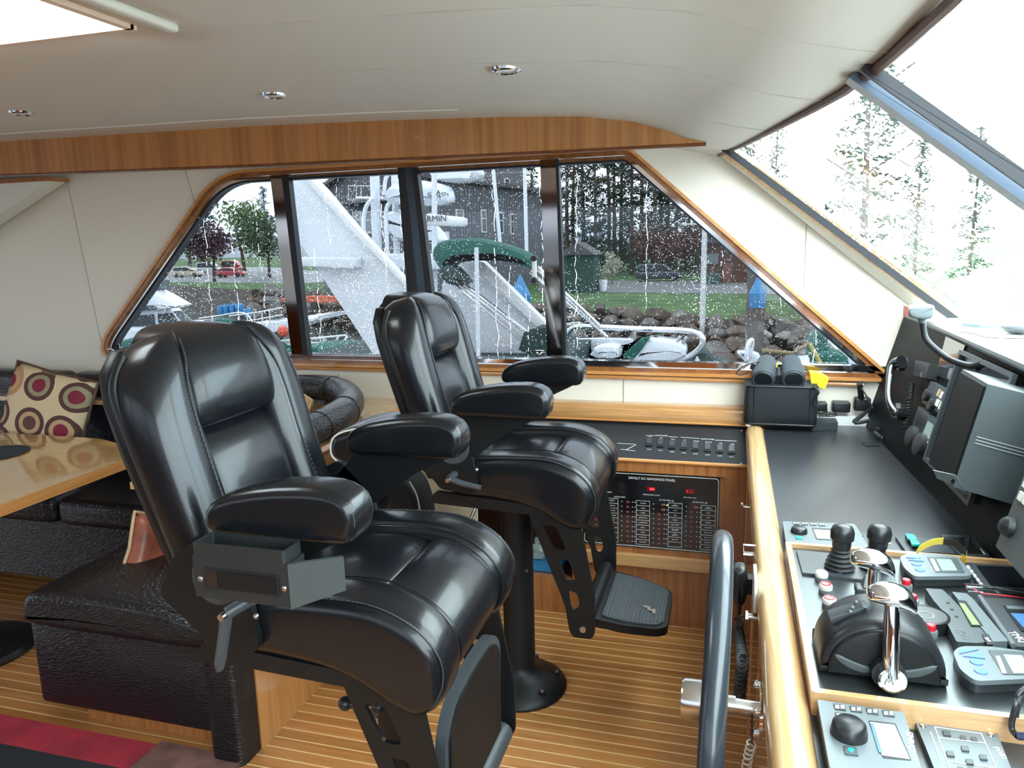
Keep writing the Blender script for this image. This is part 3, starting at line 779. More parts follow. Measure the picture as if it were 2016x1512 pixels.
    for s in (-1, 1):
        rail = fillet(ccw([(-.225, .775), (-.205, .81), (.255, .782), (.29, .76), (.23, .752), (-.20, .770)]), .012, 4)
        MB().plate([rail], lambda u, v, w: V((u, s * (.222 + w * 1), v)), .022).build('side_rail', K['powder'], t, origin=O0, smooth=20)
        # bracket that carries back and arm
        br = fillet(ccw([(-.27, .925), (-.215, 1.02), (-.155, 1.055), (-.10, 1.0), (-.062, .955), (-.045, .845), (-.06, .822), (-.17, .832), (-.19, .86)]), .02, 5)
        bk = MB().plate([br], lambda u, v, w: V((u, s * (.262 + w), v)), .016).build('side_bracket', K['powder'], t, origin=O0, smooth=20)
        MB().cyl((-.125, s * .278, .975), (-.125, s * .284, .975), .058, .054, 36).build('pivot_disc', K['grey3'] if s < 0 else K['powder'], bk, origin=O0)
        # arm
        arm = [(-.118, 1.095), (-.112, 1.132), (-.07, 1.158), (.02, 1.177), (.10, 1.184), (.155, 1.182), (.190, 1.163), (.200, 1.125), (.190, 1.088), (.165, 1.078), (-.02, 1.080), (-.095, 1.079)]
        y0, y1 = (.226, .318) if s > 0 else (-.318, -.226)
        ar = MB().puff(smoothpoly(arm, 1), y0, y1, .020, rn=6).build('armrest', K['leather2'], t, origin=O0, smooth=60)
        for yy in (.306, .238):
            pts = [V((x, s * yy, z)) for x, z in ((-.108, 1.10), (-.102, 1.128), (-.07, 1.148), (.02, 1.1675), (.10, 1.1745), (.152, 1.173), (.183, 1.157), (.193, 1.125), (.185, 1.092))]
            MB().tube(spline(pts, 6), .0022, 6).build('seam', K['gasket'], ar, origin=O0)
            st = MB(); sp = spline([p + V((.002, s * (.002 if yy > .3 else -.002), .002)) for p in pts[5:]], 9)
            for i in range(len(sp) - 1): st.tube([sp[i].lerp(sp[i + 1], .2), sp[i].lerp(sp[i + 1], .75)], .001, 4)
            st.build('stitching', K['thread'], ar, origin=O0)
        sup = fillet(ccw([(-.10, 1.082), (.165, 1.082), (.06, 1.03), (-.05, .945), (-.16, .93), (-.17, 1.0)]), .01, 3)
        MB().plate([sup], lambda u, v, w: V((u, s * (.262 + w), v)), .014).build('arm_support', K['powder'], t, origin=O0, smooth=20)
        # recline lever
        if s < 0:
            lv = MB().cyl((-.03, s * .276, .955), (-.075, s * .325, .930), .014, .013, 16) if plate_down is False else MB().cyl((-.12, s * .276, .885), (-.12, s * .32, .885), .013, .012, 16)
            if plate_down is False:
                lv.tube([(-.075, s * .325, .93), (-.08, s * .327, .90), (-.098, s * .327, .83), (-.102, s * .326, .812)], .012, 10, rads=[.015, .014, .014, .009], flat=.7)
            else:
                lv.tube([(-.12, s * .322, .885), (-.08, s * .322, .872), (-.02, s * .322, .862)], .012, 10, rads=[.014, .013, .011], flat=.7)
            lo = lv.build('recline_lever', K['grey3'], t, origin=O0)
            cx_, cz_ = (-.075, .93) if plate_down is False else (-.12, .885)
            MB().cyl((cx_, s * .332, cz_), (cx_, s * .343, cz_), .008, .007, 16).build('bolt', K['dull'], lo, origin=O0)
            if plate_down is False: MB().cyl((-.03, s * .276, .955), (-.045, s * .292, .947), .0155, .0155, 18).build('collar', K['dull'], lo, origin=O0)
        MB().sph((-.045, s * .279, .905), .006).build('screw', K['dull'], bk, origin=O0)
        # footrest leg with cut-outs
        leg = fillet(ccw([(.098, .782), (.268, .770), (.318, .50), (.318, .372), (.306, .352), (.248, .352), (.236, .372), (.222, .46)]), [.01, .01, .03, .015, .01, .01, .015, .04], 4)
        holes = [[(.150, .722), (.196, .724), (.226, .655), (.222, .645), (.190, .645), (.184, .652)], [(.203, .615), (.236, .613), (.256, .555), (.252, .545), (.230, .545), (.224, .552)], [(.234, .512), (.262, .505), (.270, .470), (.262, .448), (.248, .445), (.240, .458)]]
        lg = MB().plate([leg] + [fillet(ccw(h_), .008, 3)[::-1] for h_ in holes], lambda u, v, w: V((u, s * (.228 + w), v)), .010).build('footrest_leg', K['powder'], t, origin=O0, smooth=20)
        MB().cyl((.280, s * .238, .385), (.280, s * .245, .385), .011, .010, 18).build('bolt', K['dull'], lg, origin=O0)
    # foot plate
    if plate_down:
        out = fillet(ccw([(.285, -.19), (.40, -.185), (.505, -.155), (.535, -.125), (.535, .125), (.505, .155), (.40, .185), (.285, .19)]), .02, 4)
        pz = lambda u: .402 - (u - .285) * .15
        fp = MB().plate([out], lambda u, v, w: V((u, v, pz(u) + w)), -.028).build('footplate', K['powder'], t, origin=O0, smooth=30)
        tr = fillet(ccw([(.33, -.165), (.41, -.165), (.50, -.14), (.522, -.11), (.522, .11), (.50, .14), (.41, .165), (.33, .165)]), .012, 3)
        MB().plate([tr], lambda u, v, w: V((u, v, pz(u) + w)), .006).build('tread', K['grey3'], fp, origin=O0, smooth=20)
        rb = MB()
        for k in range(16):
            x = .338 + k * .0118; hw = .158 if x < .42 else .158 - (x - .42) * .42
            rb.tube([(x, -hw, pz(x) + .007), (x, hw, pz(x) + .007)], .0024, 6)
        rb.build('tread_ribs', K['grey'], fp, origin=O0)
        # pale maker's mark on the tread
        mk = [(-.030, .010), (-.030, .022), (.004, .022), (.004, .006), (.016, .006), (.016, .012), (.030, .012), (.030, -.020), (.018, -.020), (.018, -.006), (-.008, -.006), (-.008, .010)]
        MB().plate([ccw([(.470 + p[0] * .7, -.06 + p[1] * .9) for p in mk])], lambda u, v, w: V((u, v, pz(u) + .0085 + w)), .003).build('emblem', K['dull'], fp, origin=O0, smooth=0)
        MB().tube([(.285, -.20, .400), (.285, .20, .400)], .026, 18).build('footrest_tube', K['powder'], t, origin=O0)
    else:
        # folded up between the legs, standing on the cross tube
        def FP(u, v, w): # u along the plate upward, v across
            return V((.262 + u * .02 - w * .98 + .03, v, .375 + u * .98))
        out = fillet(ccw([(0.02, -.19), (.27, -.19), (.325, -.13), (.338, 0), (.325, .13), (.27, .19), (0.02, .19)]), [.015, .05, .05, .08, .05, .05, .015], 5)
        fp = MB().plate([out], FP, .022).build('footplate', K['grey3'], t, origin=O0, smooth=30)
        out2 = offset(out, .02)
        MB().plate([out2], lambda u, v, w: FP(u, v, w - .006), .007).build('tread', K['powder'], fp, origin=O0, smooth=30)
        MB().tube([(.285, -.215, .372), (.285, .215, .372)], .030, 20).build('footrest_tube', K['grey3'], t, origin=O0)
    # --- storage tray on the near arm --------------------------------
    if tray:
        bx_ = MB().plate([ccw([(-.098, 1.064), (.096, 1.064), (.096, .985), (-.098, .985)])], lambda u, v, w: V((u, -.318 - w, v)), .054)
        bx_.build('tray_box', K['tray'], t, origin=O0, smooth=0)
        side = ccw([(-.30, 1.064), (-.395, 1.064), (-.395, .985), (-.34, .985)])
        wg = MB().loft([[V((.098, -.374, 1.066)), V((.098, -.374, .983)), V((.185, -.335, 1.010)), V((.185, -.335, 1.072))], [V((.092, -.368, 1.066)), V((.092, -.368, .983)), V((.179, -.329, 1.010)), V((.179, -.329, 1.072))]])
        wg.build('end_wing', K['wing'], t, origin=O0, smooth=0)
        ow_, iw = rrect(.186, .056, .004, 2, -.002, -.344), rrect(.178, .048, .003, 2, -.002, -.344)
        tr_ = MB().plate([ow_, iw[::-1]], lambda u, v, w: V((u, v, 1.064 + w)), .024); tr_.mm((-.09, -.368, 1.0645), (.085, -.320, 1.067))
        tr_.build('open_tray', K['tray'], t, origin=O0, smooth=0)
        dr = MB().mm((-.074, -.371, 1.004), (.078, -.3745, 1.044)).build('drawer', K['plastic'], t, origin=O0)
        MB().mm((-.070, -.3725, 1.008), (-.046, -.376, 1.040)).build('drawer_pull', K['bluep'] if 0 else K['screen'], dr, origin=O0)
        MB().mm((-.044, -.372, 1.009), (.072, -.3775, 1.040)).build('drawer_front', K['powder'], dr, origin=O0)
        for x in (-.085, .086):
            MB().sph((x, -.372, 1.02), .0055, 12, (1, .5, 1)).build('screw', K['dull'], t, origin=O0)
    # --- pedestal ------------------------------------------------------
    MB().lathe([(.001, .0), (.168, .0), (.170, .008), (.166, .016), (.14, .035), (.105, .055), (.075, .068), (.062, .085), (.056, .10), (.056, .66), (.064, .665), (.064, .70), (.10, .725), (.10, .775), (.001, .775)], c=(px_, 0, 0), seg=48).build('pedestal', K['powder'], t, origin=O0, smooth=40)
    for k in range(6):
        a = math.radians(20 + 60 * k)
        bl = MB().cyl((px_ + .135 * math.cos(a), .135 * math.sin(a), .028), (px_ + .135 * math.cos(a), .135 * math.sin(a), .044), .013, .012, 14).build('flange_bolt', K['powder'], t, origin=O0)
        MB().cyl((px_ + .135 * math.cos(a), .135 * math.sin(a), .044), (px_ + .135 * math.cos(a), .135 * math.sin(a), .047), .0075, .007, 12).build('bolt_head', K['dull'], bl, origin=O0)
    MB().cyl((px_ + .040, -.036, .47), (px_ + .045, -.041, .47), .006, .006, 12).build('set_screw', K['dull'], t, origin=O0)
    # height crank below the seat
    if plate_down: MB().tube([(-.02, .0, .72), (-.13, -.05, .70), (-.155, -.075, .64)], .006, 10).build('height_lever', K['steel'], t, origin=O0)
    return t
def spl_rings(rings, n):
    out = []
    m = len(rings)
    for i in range(m - 1):
        g = lambda k: rings[max(0, min(m - 1, k))]
        for q in range(n):
            tt = q / n; rr = []
            for a, b_, c_, d in zip(g(i - 1), g(i), g(i + 1), g(i + 2)):
                rr.append(.5 * ((2 * b_) + (c_ - a) * tt + (2 * a - 5 * b_ + 4 * c_ - d) * tt * tt + (3 * b_ - a - 3 * c_ + d) * tt ** 3))
            out.append(rr)
    out.append(rings[-1])
    return out
c1 = helm_chair((-.815, 1.43, 0), 'nearer black leather helm chair with a storage tray and its footplate folded up', False, True, .115)
c2 = helm_chair((-.70, 2.42, 0), 'farther black leather helm chair with its ribbed footplate folded down', True, False)
# T-shaped height lever with two black balls, fixed to the post of the near chair
L0, L1, L2 = P(680, 1385, y=1.30), P(745, 1392, y=1.30), P(712, 1388, y=1.30)
lv = MB().cyl(P(712, 1328, y=1.34), P(700, 1394, y=1.30), .011, .011, 16).tube([P(712, 1328, y=1.34), V((-.80, 1.42, P(712, 1320, y=1.34).z))], .009, 10).build('height_lever', K['steel'], c1)
MB().cyl(L0, L1, .0045, .0045, 10).build('crossbar', K['steel'], lv)
for q in (L0, L1): MB().sph(q, .0155).build('ball', K['plastic'], lv)
# ================================================================ dinette on the left
# fitted locker: bulkhead (side facing the helm) and outboard shelf
MB().mm((-1.435, 1.87, 0), (-1.42, 3.3, .86)).build('wall_bulkhead', K['teakl'], kind='structure')
sh = thing('outboard_shelf', 'long varnished burl shelf with a teak edge under the side window behind the settee', 'shelf', (-2.2, 3.1, .85))
MB().mm((-1.85, 1.90, .845), (-1.445, 3.3, .868)).mm((-5.6, 3.0, .845), (-1.85, 3.3, .868)).build('top', K['burl'], sh)
MB().tube([(-1.428, 1.86, .862), (-1.428, 3.3, .862)], .018, 12, flat=.9).build('edge_moulding', K['tabedge'], sh)
# settee: base, seat cushions, rolled backs, one thing
se = thing('dinette_settee', 'U-shaped settee upholstered in black crocodile-embossed leather with a rolled top edge', 'settee', (-2.6, 2.4, 0))
E0 = V((0, 0, 0))
MB().box((-1.872, 2.35, .235), (.745, 1.10, .31), bev=.02).build('base', K['croc'], se)                  # end seat base, face at y=1.80
MB().mm((-2.12, 1.87, 0), (-1.45, 2.9, .085)).build('plinth', K['teak'], se)
cu = MB().puff(smoothpoly([(-2.27, .40), (-2.25, .475), (-2.20, .500), (-1.9, .502), (-1.70, .495), (-1.60, .470), (-1.49, .44), (-1.49, .375), (-1.6, .37), (-1.9, .37), (-2.25, .37)], 2), 1.788, 2.92, .03, rn=5).build('end_seat_cushion', K['croc'], se, smooth=60)
MB().tube(spline([(-2.245, 1.83, .455), (-2.25, 2.3, .46), (-2.25, 2.85, .46)], 4), .006, 8).build('piping', K['croc'], cu)
# long seat along the side
MB().mm((-5.5, 2.62, .08), (-2.2, 3.1, .38)).build('base', K['croc'], se)
for x0, x1 in ((-5.4, -4.0), (-3.98, -2.95), (-2.93, -2.22)):
    MB().box(((x0 + x1) / 2, 2.84, .44), (x1 - x0, .56, .13), bev=.04).build('seat_cushion', K['croc'], se, smooth=60)
# backs along the side and the corner
def roll(path, r, name, flat=1.0):
    return MB().tube(spline(path, 8), r, 16, flat=flat)
for x0, x1 in ((-5.4, -4.35), (-4.32, -3.33), (-3.31, -2.35)):
    MB().box(((x0 + x1) / 2, 3.13, .74), (x1 - x0 - .01, .14, .50), bev=.05).build('back_cushion', K['croc'], se, smooth=60)
# curved corner back with a fat rolled rim (the ring seen behind the near chair)
ring = [(-2.36, 3.17, .90), (-2.05, 3.20, .925), (-1.80, 3.14, .935), (-1.63, 2.98, .930), (-1.535, 2.76, .925), (-1.52, 2.52, .915), (-1.535, 2.30, .90), (-1.545, 2.08, .86), (-1.55, 1.90, .78)]
rim = MB().tube(spline(ring, 8), .062, 18).build('rolled_rim', K['croc'], se, smooth=60)
for i in (2, 4, 5):
    p, q = V(ring[i]), (V(ring[i + 1]) - V(ring[i - 1])).normalized()
    a = q.cross(V((0, 0, 1))).normalized(); b_ = q.cross(a)
    MB().tube([p + (a * math.cos(w) + b_ * math.sin(w)) * .0625 for w in [2 * PI * k / 20 for k in range(20)]], .0025, 6, closed=True).build('seam', K['gasket'], rim)
# inner wall of the corner back
b = MB(); rg = []
for p in spline(ring, 5):
    n_ = V((0, 0, 0))
    rg.append(p)
outl = []
for p, nx in zip(rg, rg[1:] + [rg[-1] + (rg[-1] - rg[-2])]):
    d = (nx - p).normalized(); s_ = V((-d.y, d.x, 0)).normalized()
    if s_.dot(V((-2.2, 2.3, 0)) - V((p.x, p.y, 0))) < 0: s_ = -s_
    outl.append([V((p.x, p.y, p.z)) + s_ * .03, V((p.x, p.y, .40)) + s_ * .06, V((p.x, p.y, .40)) - s_ * .04, V((p.x, p.y, p.z)) - s_ * .04])
b.loft(outl).build('corner_back', K['croc'], se, smooth=60)
# upright end post of the back (croc column by the bulkhead)
MB().plate([fillet(ccw([(-1.545, 1.775), (-1.425, 1.775), (-1.425, 1.93), (-1.545, 1.93)]), .03, 5)], lambda u, v, w: V((u, v, w)), .76).build('end_post', K['croc'], se, smooth=40)
MB().sph((-1.485, 1.86, .76), .06, 16, (1, 1.2, .9)).build('end_post_cap', K['croc'], se)
MB().box((-4.32, 3.1, .955), (.5, .12, .10), bev=.04).build('headrest', K['leather'], se)
# dining table
tb = thing('dining_table', 'varnished burl dining table with a teak edge on a round black pedestal', 'table', (-2.9, 2.1, 0))
tz = .75
tt = fillet(ccw([(-2.415, 1.55), (-2.412, 2.50), (-2.50, 2.62), (-2.80, 2.735), (-4.6, 2.735), (-4.6, 1.55)]), [.05, .03, .12, .05, .02, .05] , 6)
MB().plate([tt], lambda u, v, w: V((u, v, tz - w)), .004).build('table_top', K['burl'], tb, smooth=20)
MB().plate([offset(tt, -.0)], lambda u, v, w: V((u, v, tz - .004 - w)), .040).build('table_edge', K['tabedge'], tb, smooth=20)
MB().lathe([(.001, 0), (.21, 0), (.215, .012), (.20, .03), (.12, .05), (.06, .07), (.05, .10), (.05, .70), (.14, .705), (.14, .709), (.001, .709)], (-2.93, 2.12, 0), 40).build('pedestal', K['plastic'], tb)
pm = thing('placemat', 'round dark blue placemat at the left edge of the dining table', 'placemat', P(-10, 893, z=.752))
MB().lathe([(.001, 0), (.13, 0), (.133, .003), (.12, .005), (.001, .005)], seg=40, sx=1).build('mat', mat('navy_fabric', (.02, .028, .04), .8, bump=.4, bscale=500), pm, origin=O0)
# cushions
def pillow(name, label, c, w, h, th, R, m, piping=None, sag=.1):
    b = bmesh.new(); N = 14; uv = b.loops.layers.uv.new('UVMap'); g = {}
    for s in (1, -1):
        for i in range(N + 1):
            for j in range(N + 1):
                u, v = i / N * 2 - 1, j / N * 2 - 1
                if s == -1 and (i in (0, N) or j in (0, N)): g[s, i, j] = g[1, i, j]; continue
                e = (max(0, (1 - u ** 4) * (1 - v ** 4))) ** .5
                k = 1 - sag * (1 - abs(u * v)) * (abs(u) ** 8 + abs(v) ** 8) * .5
                g[s, i, j] = b.verts.new((u * w / 2 * k, s * th / 2 * e, v * h / 2 * k))
    for s in (1, -1):
        for i in range(N):
            for j in range(N):
                f = b.faces.new([g[s, i, j], g[s, i + 1, j], g[s, i + 1, j + 1], g[s, i, j + 1]])
                for lp, (a, c_) in zip(f.loops, ((i, j), (i + 1, j), (i + 1, j + 1), (i, j + 1))): lp[uv].uv = (a / N, c_ / N)
    bmesh.ops.recalc_face_normals(b, faces=b.faces)
    me = bpy.data.meshes.new(name); b.to_mesh(me); b.free(); me.materials.append(m); me.polygons.foreach_set('use_smooth', [True] * len(me.polygons))
    o = bpy.data.objects.new(name, me); C.objects.link(o); o.location = c; o.rotation_euler = R
    if label: tag(o, label, 'cushion')
    if piping:
        pts = [(-1 + 2 * k / N, -1) for k in range(N)] + [(1, -1 + 2 * k / N) for k in range(N)] + [(1 - 2 * k / N, 1) for k in range(N)] + [(-1, 1 - 2 * k / N) for k in range(N)]
        q = []
        for u, v in pts:
            k = 1 - sag * (1 - abs(u * v)) * (abs(u) ** 8 + abs(v) ** 8) * .5; q.append((u * w / 2 * k, 0, v * h / 2 * k))
        MB().tube(q, .007, 6, closed=True).build('piping', piping, o, origin=O0)
    return o
pillow('scatter_cushion', 'beige cushion printed with maroon, black and brown rings leaning on the settee back', P(92, 815, y=2.90), .47, .44, .15, (math.radians(-14), math.radians(13), math.radians(4)), K['circles'], mat('brown_piping', (.10, .05, .035), .6))
pillow('scatter_cushion', 'small beige cushion tucked in the curved corner of the settee', P(572, 808, y=2.95), .26, .20, .10, (math.radians(-18), math.radians(14), math.radians(-30)), K['beige'], K['beige'])
pillow('scatter_cushion', 'rust and gold satin cushion behind the near helm chair on the end seat', P(325, 1085, y=2.20), .30, .26, .11, (math.radians(-8), math.radians(24), math.radians(68)), K['satinp'], K['beige'], .16)
# rug
rg_ = thing('striped_rug', 'crimson, black and brown striped pile rug on the teak floor', 'rug', (-2.4, 1.3, 0))
def quad(nm, pts, m, h=.014, par=None):
    return MB().plate([ccw(pts)], lambda u, v, w: V((u, v, .0005 + w)), h).build(nm, m, par, smooth=0)
quad('crimson_stripe', [(-4.2, 1.79), (-1.76, 1.79), (-1.77, 1.665), (-4.2, 1.665)], K['rugr'], par=rg_)
quad('black_stripe', [(-4.2, 1.665), (-1.77, 1.665), (-1.78, 1.40), (-4.2, 1.40)], K['rugb'], par=rg_)
quad('brown_border', [(-1.76, 1.81), (-1.44, 1.80), (-1.44, 1.30), (-1.78, 1.30)], K['rugn'], par=rg_)
# barrel cushion / folding seat with white piping between the two helm chairs
st = thing('piped_stool', 'black vinyl stool with white piping and a steel leg beside the wooden bulkhead', 'stool', (-1.22, 2.2, 0))
sy = 2.12
def SP(px, py): q = P(px, py, y=sy); return (q.x, q.z)
pad_ = smoothpoly([SP(*p) for p in ((650, 868), (668, 845), (745, 832), (800, 850), (800, 915), (700, 920), (655, 905))], 2)
MB().puff(pad_, sy - .02, sy + .22, .03).build('back_pad', K['leather'], st, smooth=60)
for yy in (sy - .002, sy + .03):
    q = offset(ccw([tuple(p) for p in [(v.x, v.y) for v in pad_]]), .006)
    MB().tube([(u, yy - .012, v) for u, v in q], .0032, 6, closed=True).build('piping', K['piping'], st)
drum = smoothpoly([SP(*p) for p in ((640, 935), (680, 925), (712, 950), (725, 1000), (722, 1060), (640, 1060))], 2)
MB().puff(drum, sy - .04, sy + .20, .03).build('seat_drum', K['leather'], st, smooth=60)
MB().tube(spline([V((SP(*p)[0], sy - .043, SP(*p)[1])) for p in ((668, 936), (700, 950), (716, 985), (722, 1040))], 6), .0035, 6).build('piping', K['piping'], st)
MB().cyl((SP(662, 905)[0], sy + .1, SP(662, 905)[1]), (SP(664, 945)[0], sy + .1, SP(664, 945)[1]), .012).cyl((-1.14, sy + .1, .0), (-1.14, sy + .1, .7), .015).lathe([(.001, 0), (.13, 0), (.13, .01), (.02, .02), (.001, .02)], (-1.14, sy + .1, 0)).build('post', K['steel'], st)
# black holdall with white piping standing behind it
hb = thing('piped_holdall', 'tall black holdall with white piping standing between the helm chairs', 'bag', (-1.1, 2.55, 0))
ho = [(P(px, py, y=2.55).x, P(px, py, y=2.55).z) for px, py in ((700, 940), (760, 925), (806, 950), (826, 1000), (832, 1060), (836, 1300), (720, 1300))]
MB().puff(smoothpoly([V(p) for p in ho], 2), 2.52, 2.72, .03).build('body', K['bag'], hb, smooth=60)
for pts in (((806, 948), (822, 980), (830, 1040), (833, 1090)),):
    MB().tube(spline([P(px, py, y=2.513) for px, py in pts], 6), .003, 6).build('piping', K['piping'], hb)
# ================================================================ cabinet below the side window
CYF = 2.98
cb = thing('breaker_cabinet', 'teak side cabinet with a recessed breaker panel and an open cubby under the switch board', 'cabinet', (-.6, 3.1, 0))
px0 = P(1148, 1050, y=CYF).x       # left edge of the panel
b = MB()
b.mm((-.66, CYF, .665), (.10, CYF + .02, .712)); b.mm((.005, CYF, .0), (.10, CYF + .02, .665)); b.mm((-1.43, CYF, .665), (-.66, CYF + .02, .712))
b.build('face_frame', K['teak'], cb)
b = MB(); b.mm((-.62, CYF + .004, .20), (px0 - .002, CYF + .05, .70)); b.mm((-1.0, CYF + .004, .62), (px0, CYF + .05, .665)); b.build('stile', K['tabedge'], cb)
MB().mm((px0, CYF + .012, .30), (.006, CYF + .05, .67)).build('panel_recess', K['teak'], cb)
MB().mm((-.62, CYF - .02, .262), (.10, CYF + .05, .308)).build('ledge', wood('pale_teak', (.48, .25, .10), (.68, .42, .19), (2, 40, 40)), cb)
MB().mm((-1.42, CYF + .01, 0), (-.62, CYF + .04, .165)).mm((-.62, CYF + .01, 0), (.10, CYF + .04, .262)).build('kick_board', K['teak'], cb)
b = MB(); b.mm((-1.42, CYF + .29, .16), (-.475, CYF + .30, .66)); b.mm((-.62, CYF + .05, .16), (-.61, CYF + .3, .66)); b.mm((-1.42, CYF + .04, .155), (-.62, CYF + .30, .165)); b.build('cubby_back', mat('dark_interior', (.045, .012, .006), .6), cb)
MB().tube([(-1.42, CYF - .004, .716), (.095, CYF - .004, .716)], .008, 8).build('nosing', K['tabedge'], cb)
# sloping switch board
S0, S1 = V((-.45, CYF + .004, .722)), V((-.45, 3.205, .822))
sd = (S1 - S0).normalized(); sn = V((0, -sd.z, sd.y)).normalized()
sb = thing('pump_switch_board', 'black sloping switch board with eight rocker switches above the breaker panel', 'control panel', (-.5, 3.1, .76))
def SB(x, u, w=0): return V((x, S0.y, S0.z)) + sd * u + sn * w
SL = (S1 - S0).length
MB().loft([[SB(-1.42, 0), SB(-1.42, SL), SB(-1.42, SL, -.02), SB(-1.42, 0, -.02)], [SB(.088, 0), SB(.088, SL), SB(.088, SL, -.02), SB(.088, 0, -.02)]]).build('board', K['navy'], sb, smooth=0)
def onboard(px, py):
    c_ = V(((px - CX) / F_PX, (py - CY) / F_PX, 1)); d = V((RX.dot(c_), RY.dot(c_), RZ.dot(c_))); o = V((0, 0, EYE))
    t = (S0 - o).dot(sn) / d.dot(sn); return o + d * t
def TB(px, py, w=.001):
    p = onboard(px, py) + sn * w
    return M4(((1, sd.x, sn.x, p.x), (0, sd.y, sn.y, p.y), (0, sd.z, sn.z, p.z), (0, 0, 0, 1)))
swx = [(1278, 872), (1300, 874), (1323, 877), (1346, 879), (1369, 881), (1393, 883), (1417, 885), (1440, 887)]
for i, (px, py) in enumerate(swx):
    T = TB(px, py)
    s0 = MB(); s0.plate([rrect(.030, .044, .003, 2)], lambda u, v, w: T @ V((u, v, w)), .004); s0 = s0.build('switch_bezel', K['plastic'], sb, smooth=0)
    MB().loft([[T @ V(p) for p in ((-.010, -.012, .004), (.010, -.012, .004), (.010, -.012, .007), (-.010, -.012, .007))], [T @ V(p) for p in ((-.010, .016, .004), (.010, .016, .004), (.010, .016, .015), (-.010, .016, .015))]]).build('rocker', K['grey3'], s0, smooth=0)
it = [('BILGE PUMPS' if 0 else 'SUMP PUMPS', TB(1302, 858), .009), ('BILGE PUMPS', TB(1393, 865), .009)]
for i, (s_, (px, py)) in enumerate(zip(('AFT', 'MID', 'FWD', 'AFT', 'E/R AFT', 'E/R FWD', 'MID', 'FWD'), swx)):
    it.append((s_, TB(px + 2, py - 12), .0065)); it.append(('AUTO', TB(px, py + 13), .0065)); it.append(('MAN', TB(px + 1, py - 9.5), .005))
joined_text('lettering', it, K['ink'], sb)
b = MB()
for (a0, a1) in (((1272, 858), (1288, 858)), ((1316, 860), (1334, 861)), ((1340, 861), (1378, 864)), ((1408, 867), (1450, 869)), ((1215, 873), (1252, 875)), ((1252, 876), (1232, 886)), ((1222, 885), (1251, 888))):
    b.tube([onboard(*a0) + sn * .001, onboard(*a1) + sn * .001], .0009, 4)
b.build('printed_lines', K['ink'], sb)
for px, py in ((1460, 848), (1459, 914)):
    MB().sph(onboard(px, py), .005, 10).build('screw', K['dull'], sb)
# wooden fiddle above the board
MB().plate([fillet(ccw([(3.20, .822), (3.195, .850), (3.21, .882), (3.24, .893), (3.30, .893), (3.30, .822)]), .01, 4)], lambda u, v, w: V((-1.42 + w, u, v)), 1.50).build('trim_window_fiddle', K['teakh'], kind='structure', smooth=40)
MB().tube([(-1.42, 3.192, .828), (.08, 3.192, .828)], .005, 8).build('trim_fiddle_bead', K['tabedge'], kind='structure')
# breaker panel
bp = thing('electrical_switchboard', 'black breaker panel lettered 24VOLT DC NAVIONICS PANEL with rows of red toggles', 'electrical panel', (-.24, CYF, .34))
PX1 = P(1418, 945, y=CYF).x; PZ0, PZ1 = .338, .662
PY = CYF + .002
MB().mm((px0, PY, PZ0), (PX1, PY + .01, PZ1)).build('board', mat('gloss_black_board', (.006, .006, .008), .18, coat=.5), bp, smooth=0)
b = MB(); rr = rrect(PX1 - px0 - .012, PZ1 - PZ0 - .012, .012, 4, (px0 + PX1) / 2, (PZ0 + PZ1) / 2); b.tube([(u, PY - .0006, v) for u, v in rr], .0011, 4, closed=True); b.build('border_line', K['ink'], bp)
def pz_(px, py): q = P(px, py, y=PY); return q.x, q.z
def TP(px, py, sx=1):
    x, z = pz_(px, py); return M4(((1, 0, 0, x), (0, 0, -1, PY - .0006), (0, 1, 0, z), (0, 0, 0, 1)))
def cp(ix, iy): return 1100 + ix * 500 / 2016, 900 + iy * 375 / 1512    # detail view -> frame
cols = [dict(lx=(372, 470), tx=548, y0=345, dots=(500,), name='24V DC NAV.', ny=316, nx=485, rows=['NAVIGATION\nLTS.', 'ANCHOR LT.', 'SEARCH LTS.', 'RUNNING LTS', 'WIPERS W/\nWASHER', 'HORN', 'SPARE', 'LTG', 'HEAT'], dy=38.5, slope=.07),
        dict(lx=(617, 722), tx=None, y0=366, name='', rows=['C-PHONE', 'SPARE', 'RADAR', 'AUTOPILOT #1', 'AUTOPILOT #2', 'GPS #1', 'GPS #2', 'TV ANT AMP', 'WX RADAR'], dy=38.5),
        dict(lx=(872, 980), tx=797, y0=384, name='12V DC NAV. #1', ny=343, nx=855, rows=['24V-12V\nCONVERTER #1', 'VHF #1', 'SSB', 'SONAR', 'NIGHT SIGHT', 'FUEL TRANSFER\nPUMP CONT.', 'DEPTH/\nSPEED/WIND', 'NERA AMP', ''], dy=38.7),
        dict(lx=(1132, 1245), tx=1053, y0=404, name='12V DC NAV. #2', ny=360, nx=1120, rows=['24V-12V\nCONVERTER #2', 'VHF #2', 'GYRO', 'TRACKER', 'TV CAMERAS', 'CELL PHONE', 'SAT PHONE', 'RADIO, 24', 'WEATHER'], dy=39.2)]
items = [('24VOLT DC NAVIONICS PANEL', TP(*cp(738, 175)), .0135), ('MAIN', TP(*cp(400, 278)), .009), ('VOLTS (NORMAL 24-28V)', TP(*cp(736, 300)), .0062), ('AMPS (MAX. 100A)', TP(*cp(1040, 322)), .0062)]
lines = MB()
def ln(a, b_): lines.tube([(a[0], PY - .0006, a[1]), (b_[0], PY - .0006, b_[1])], .0006, 4)
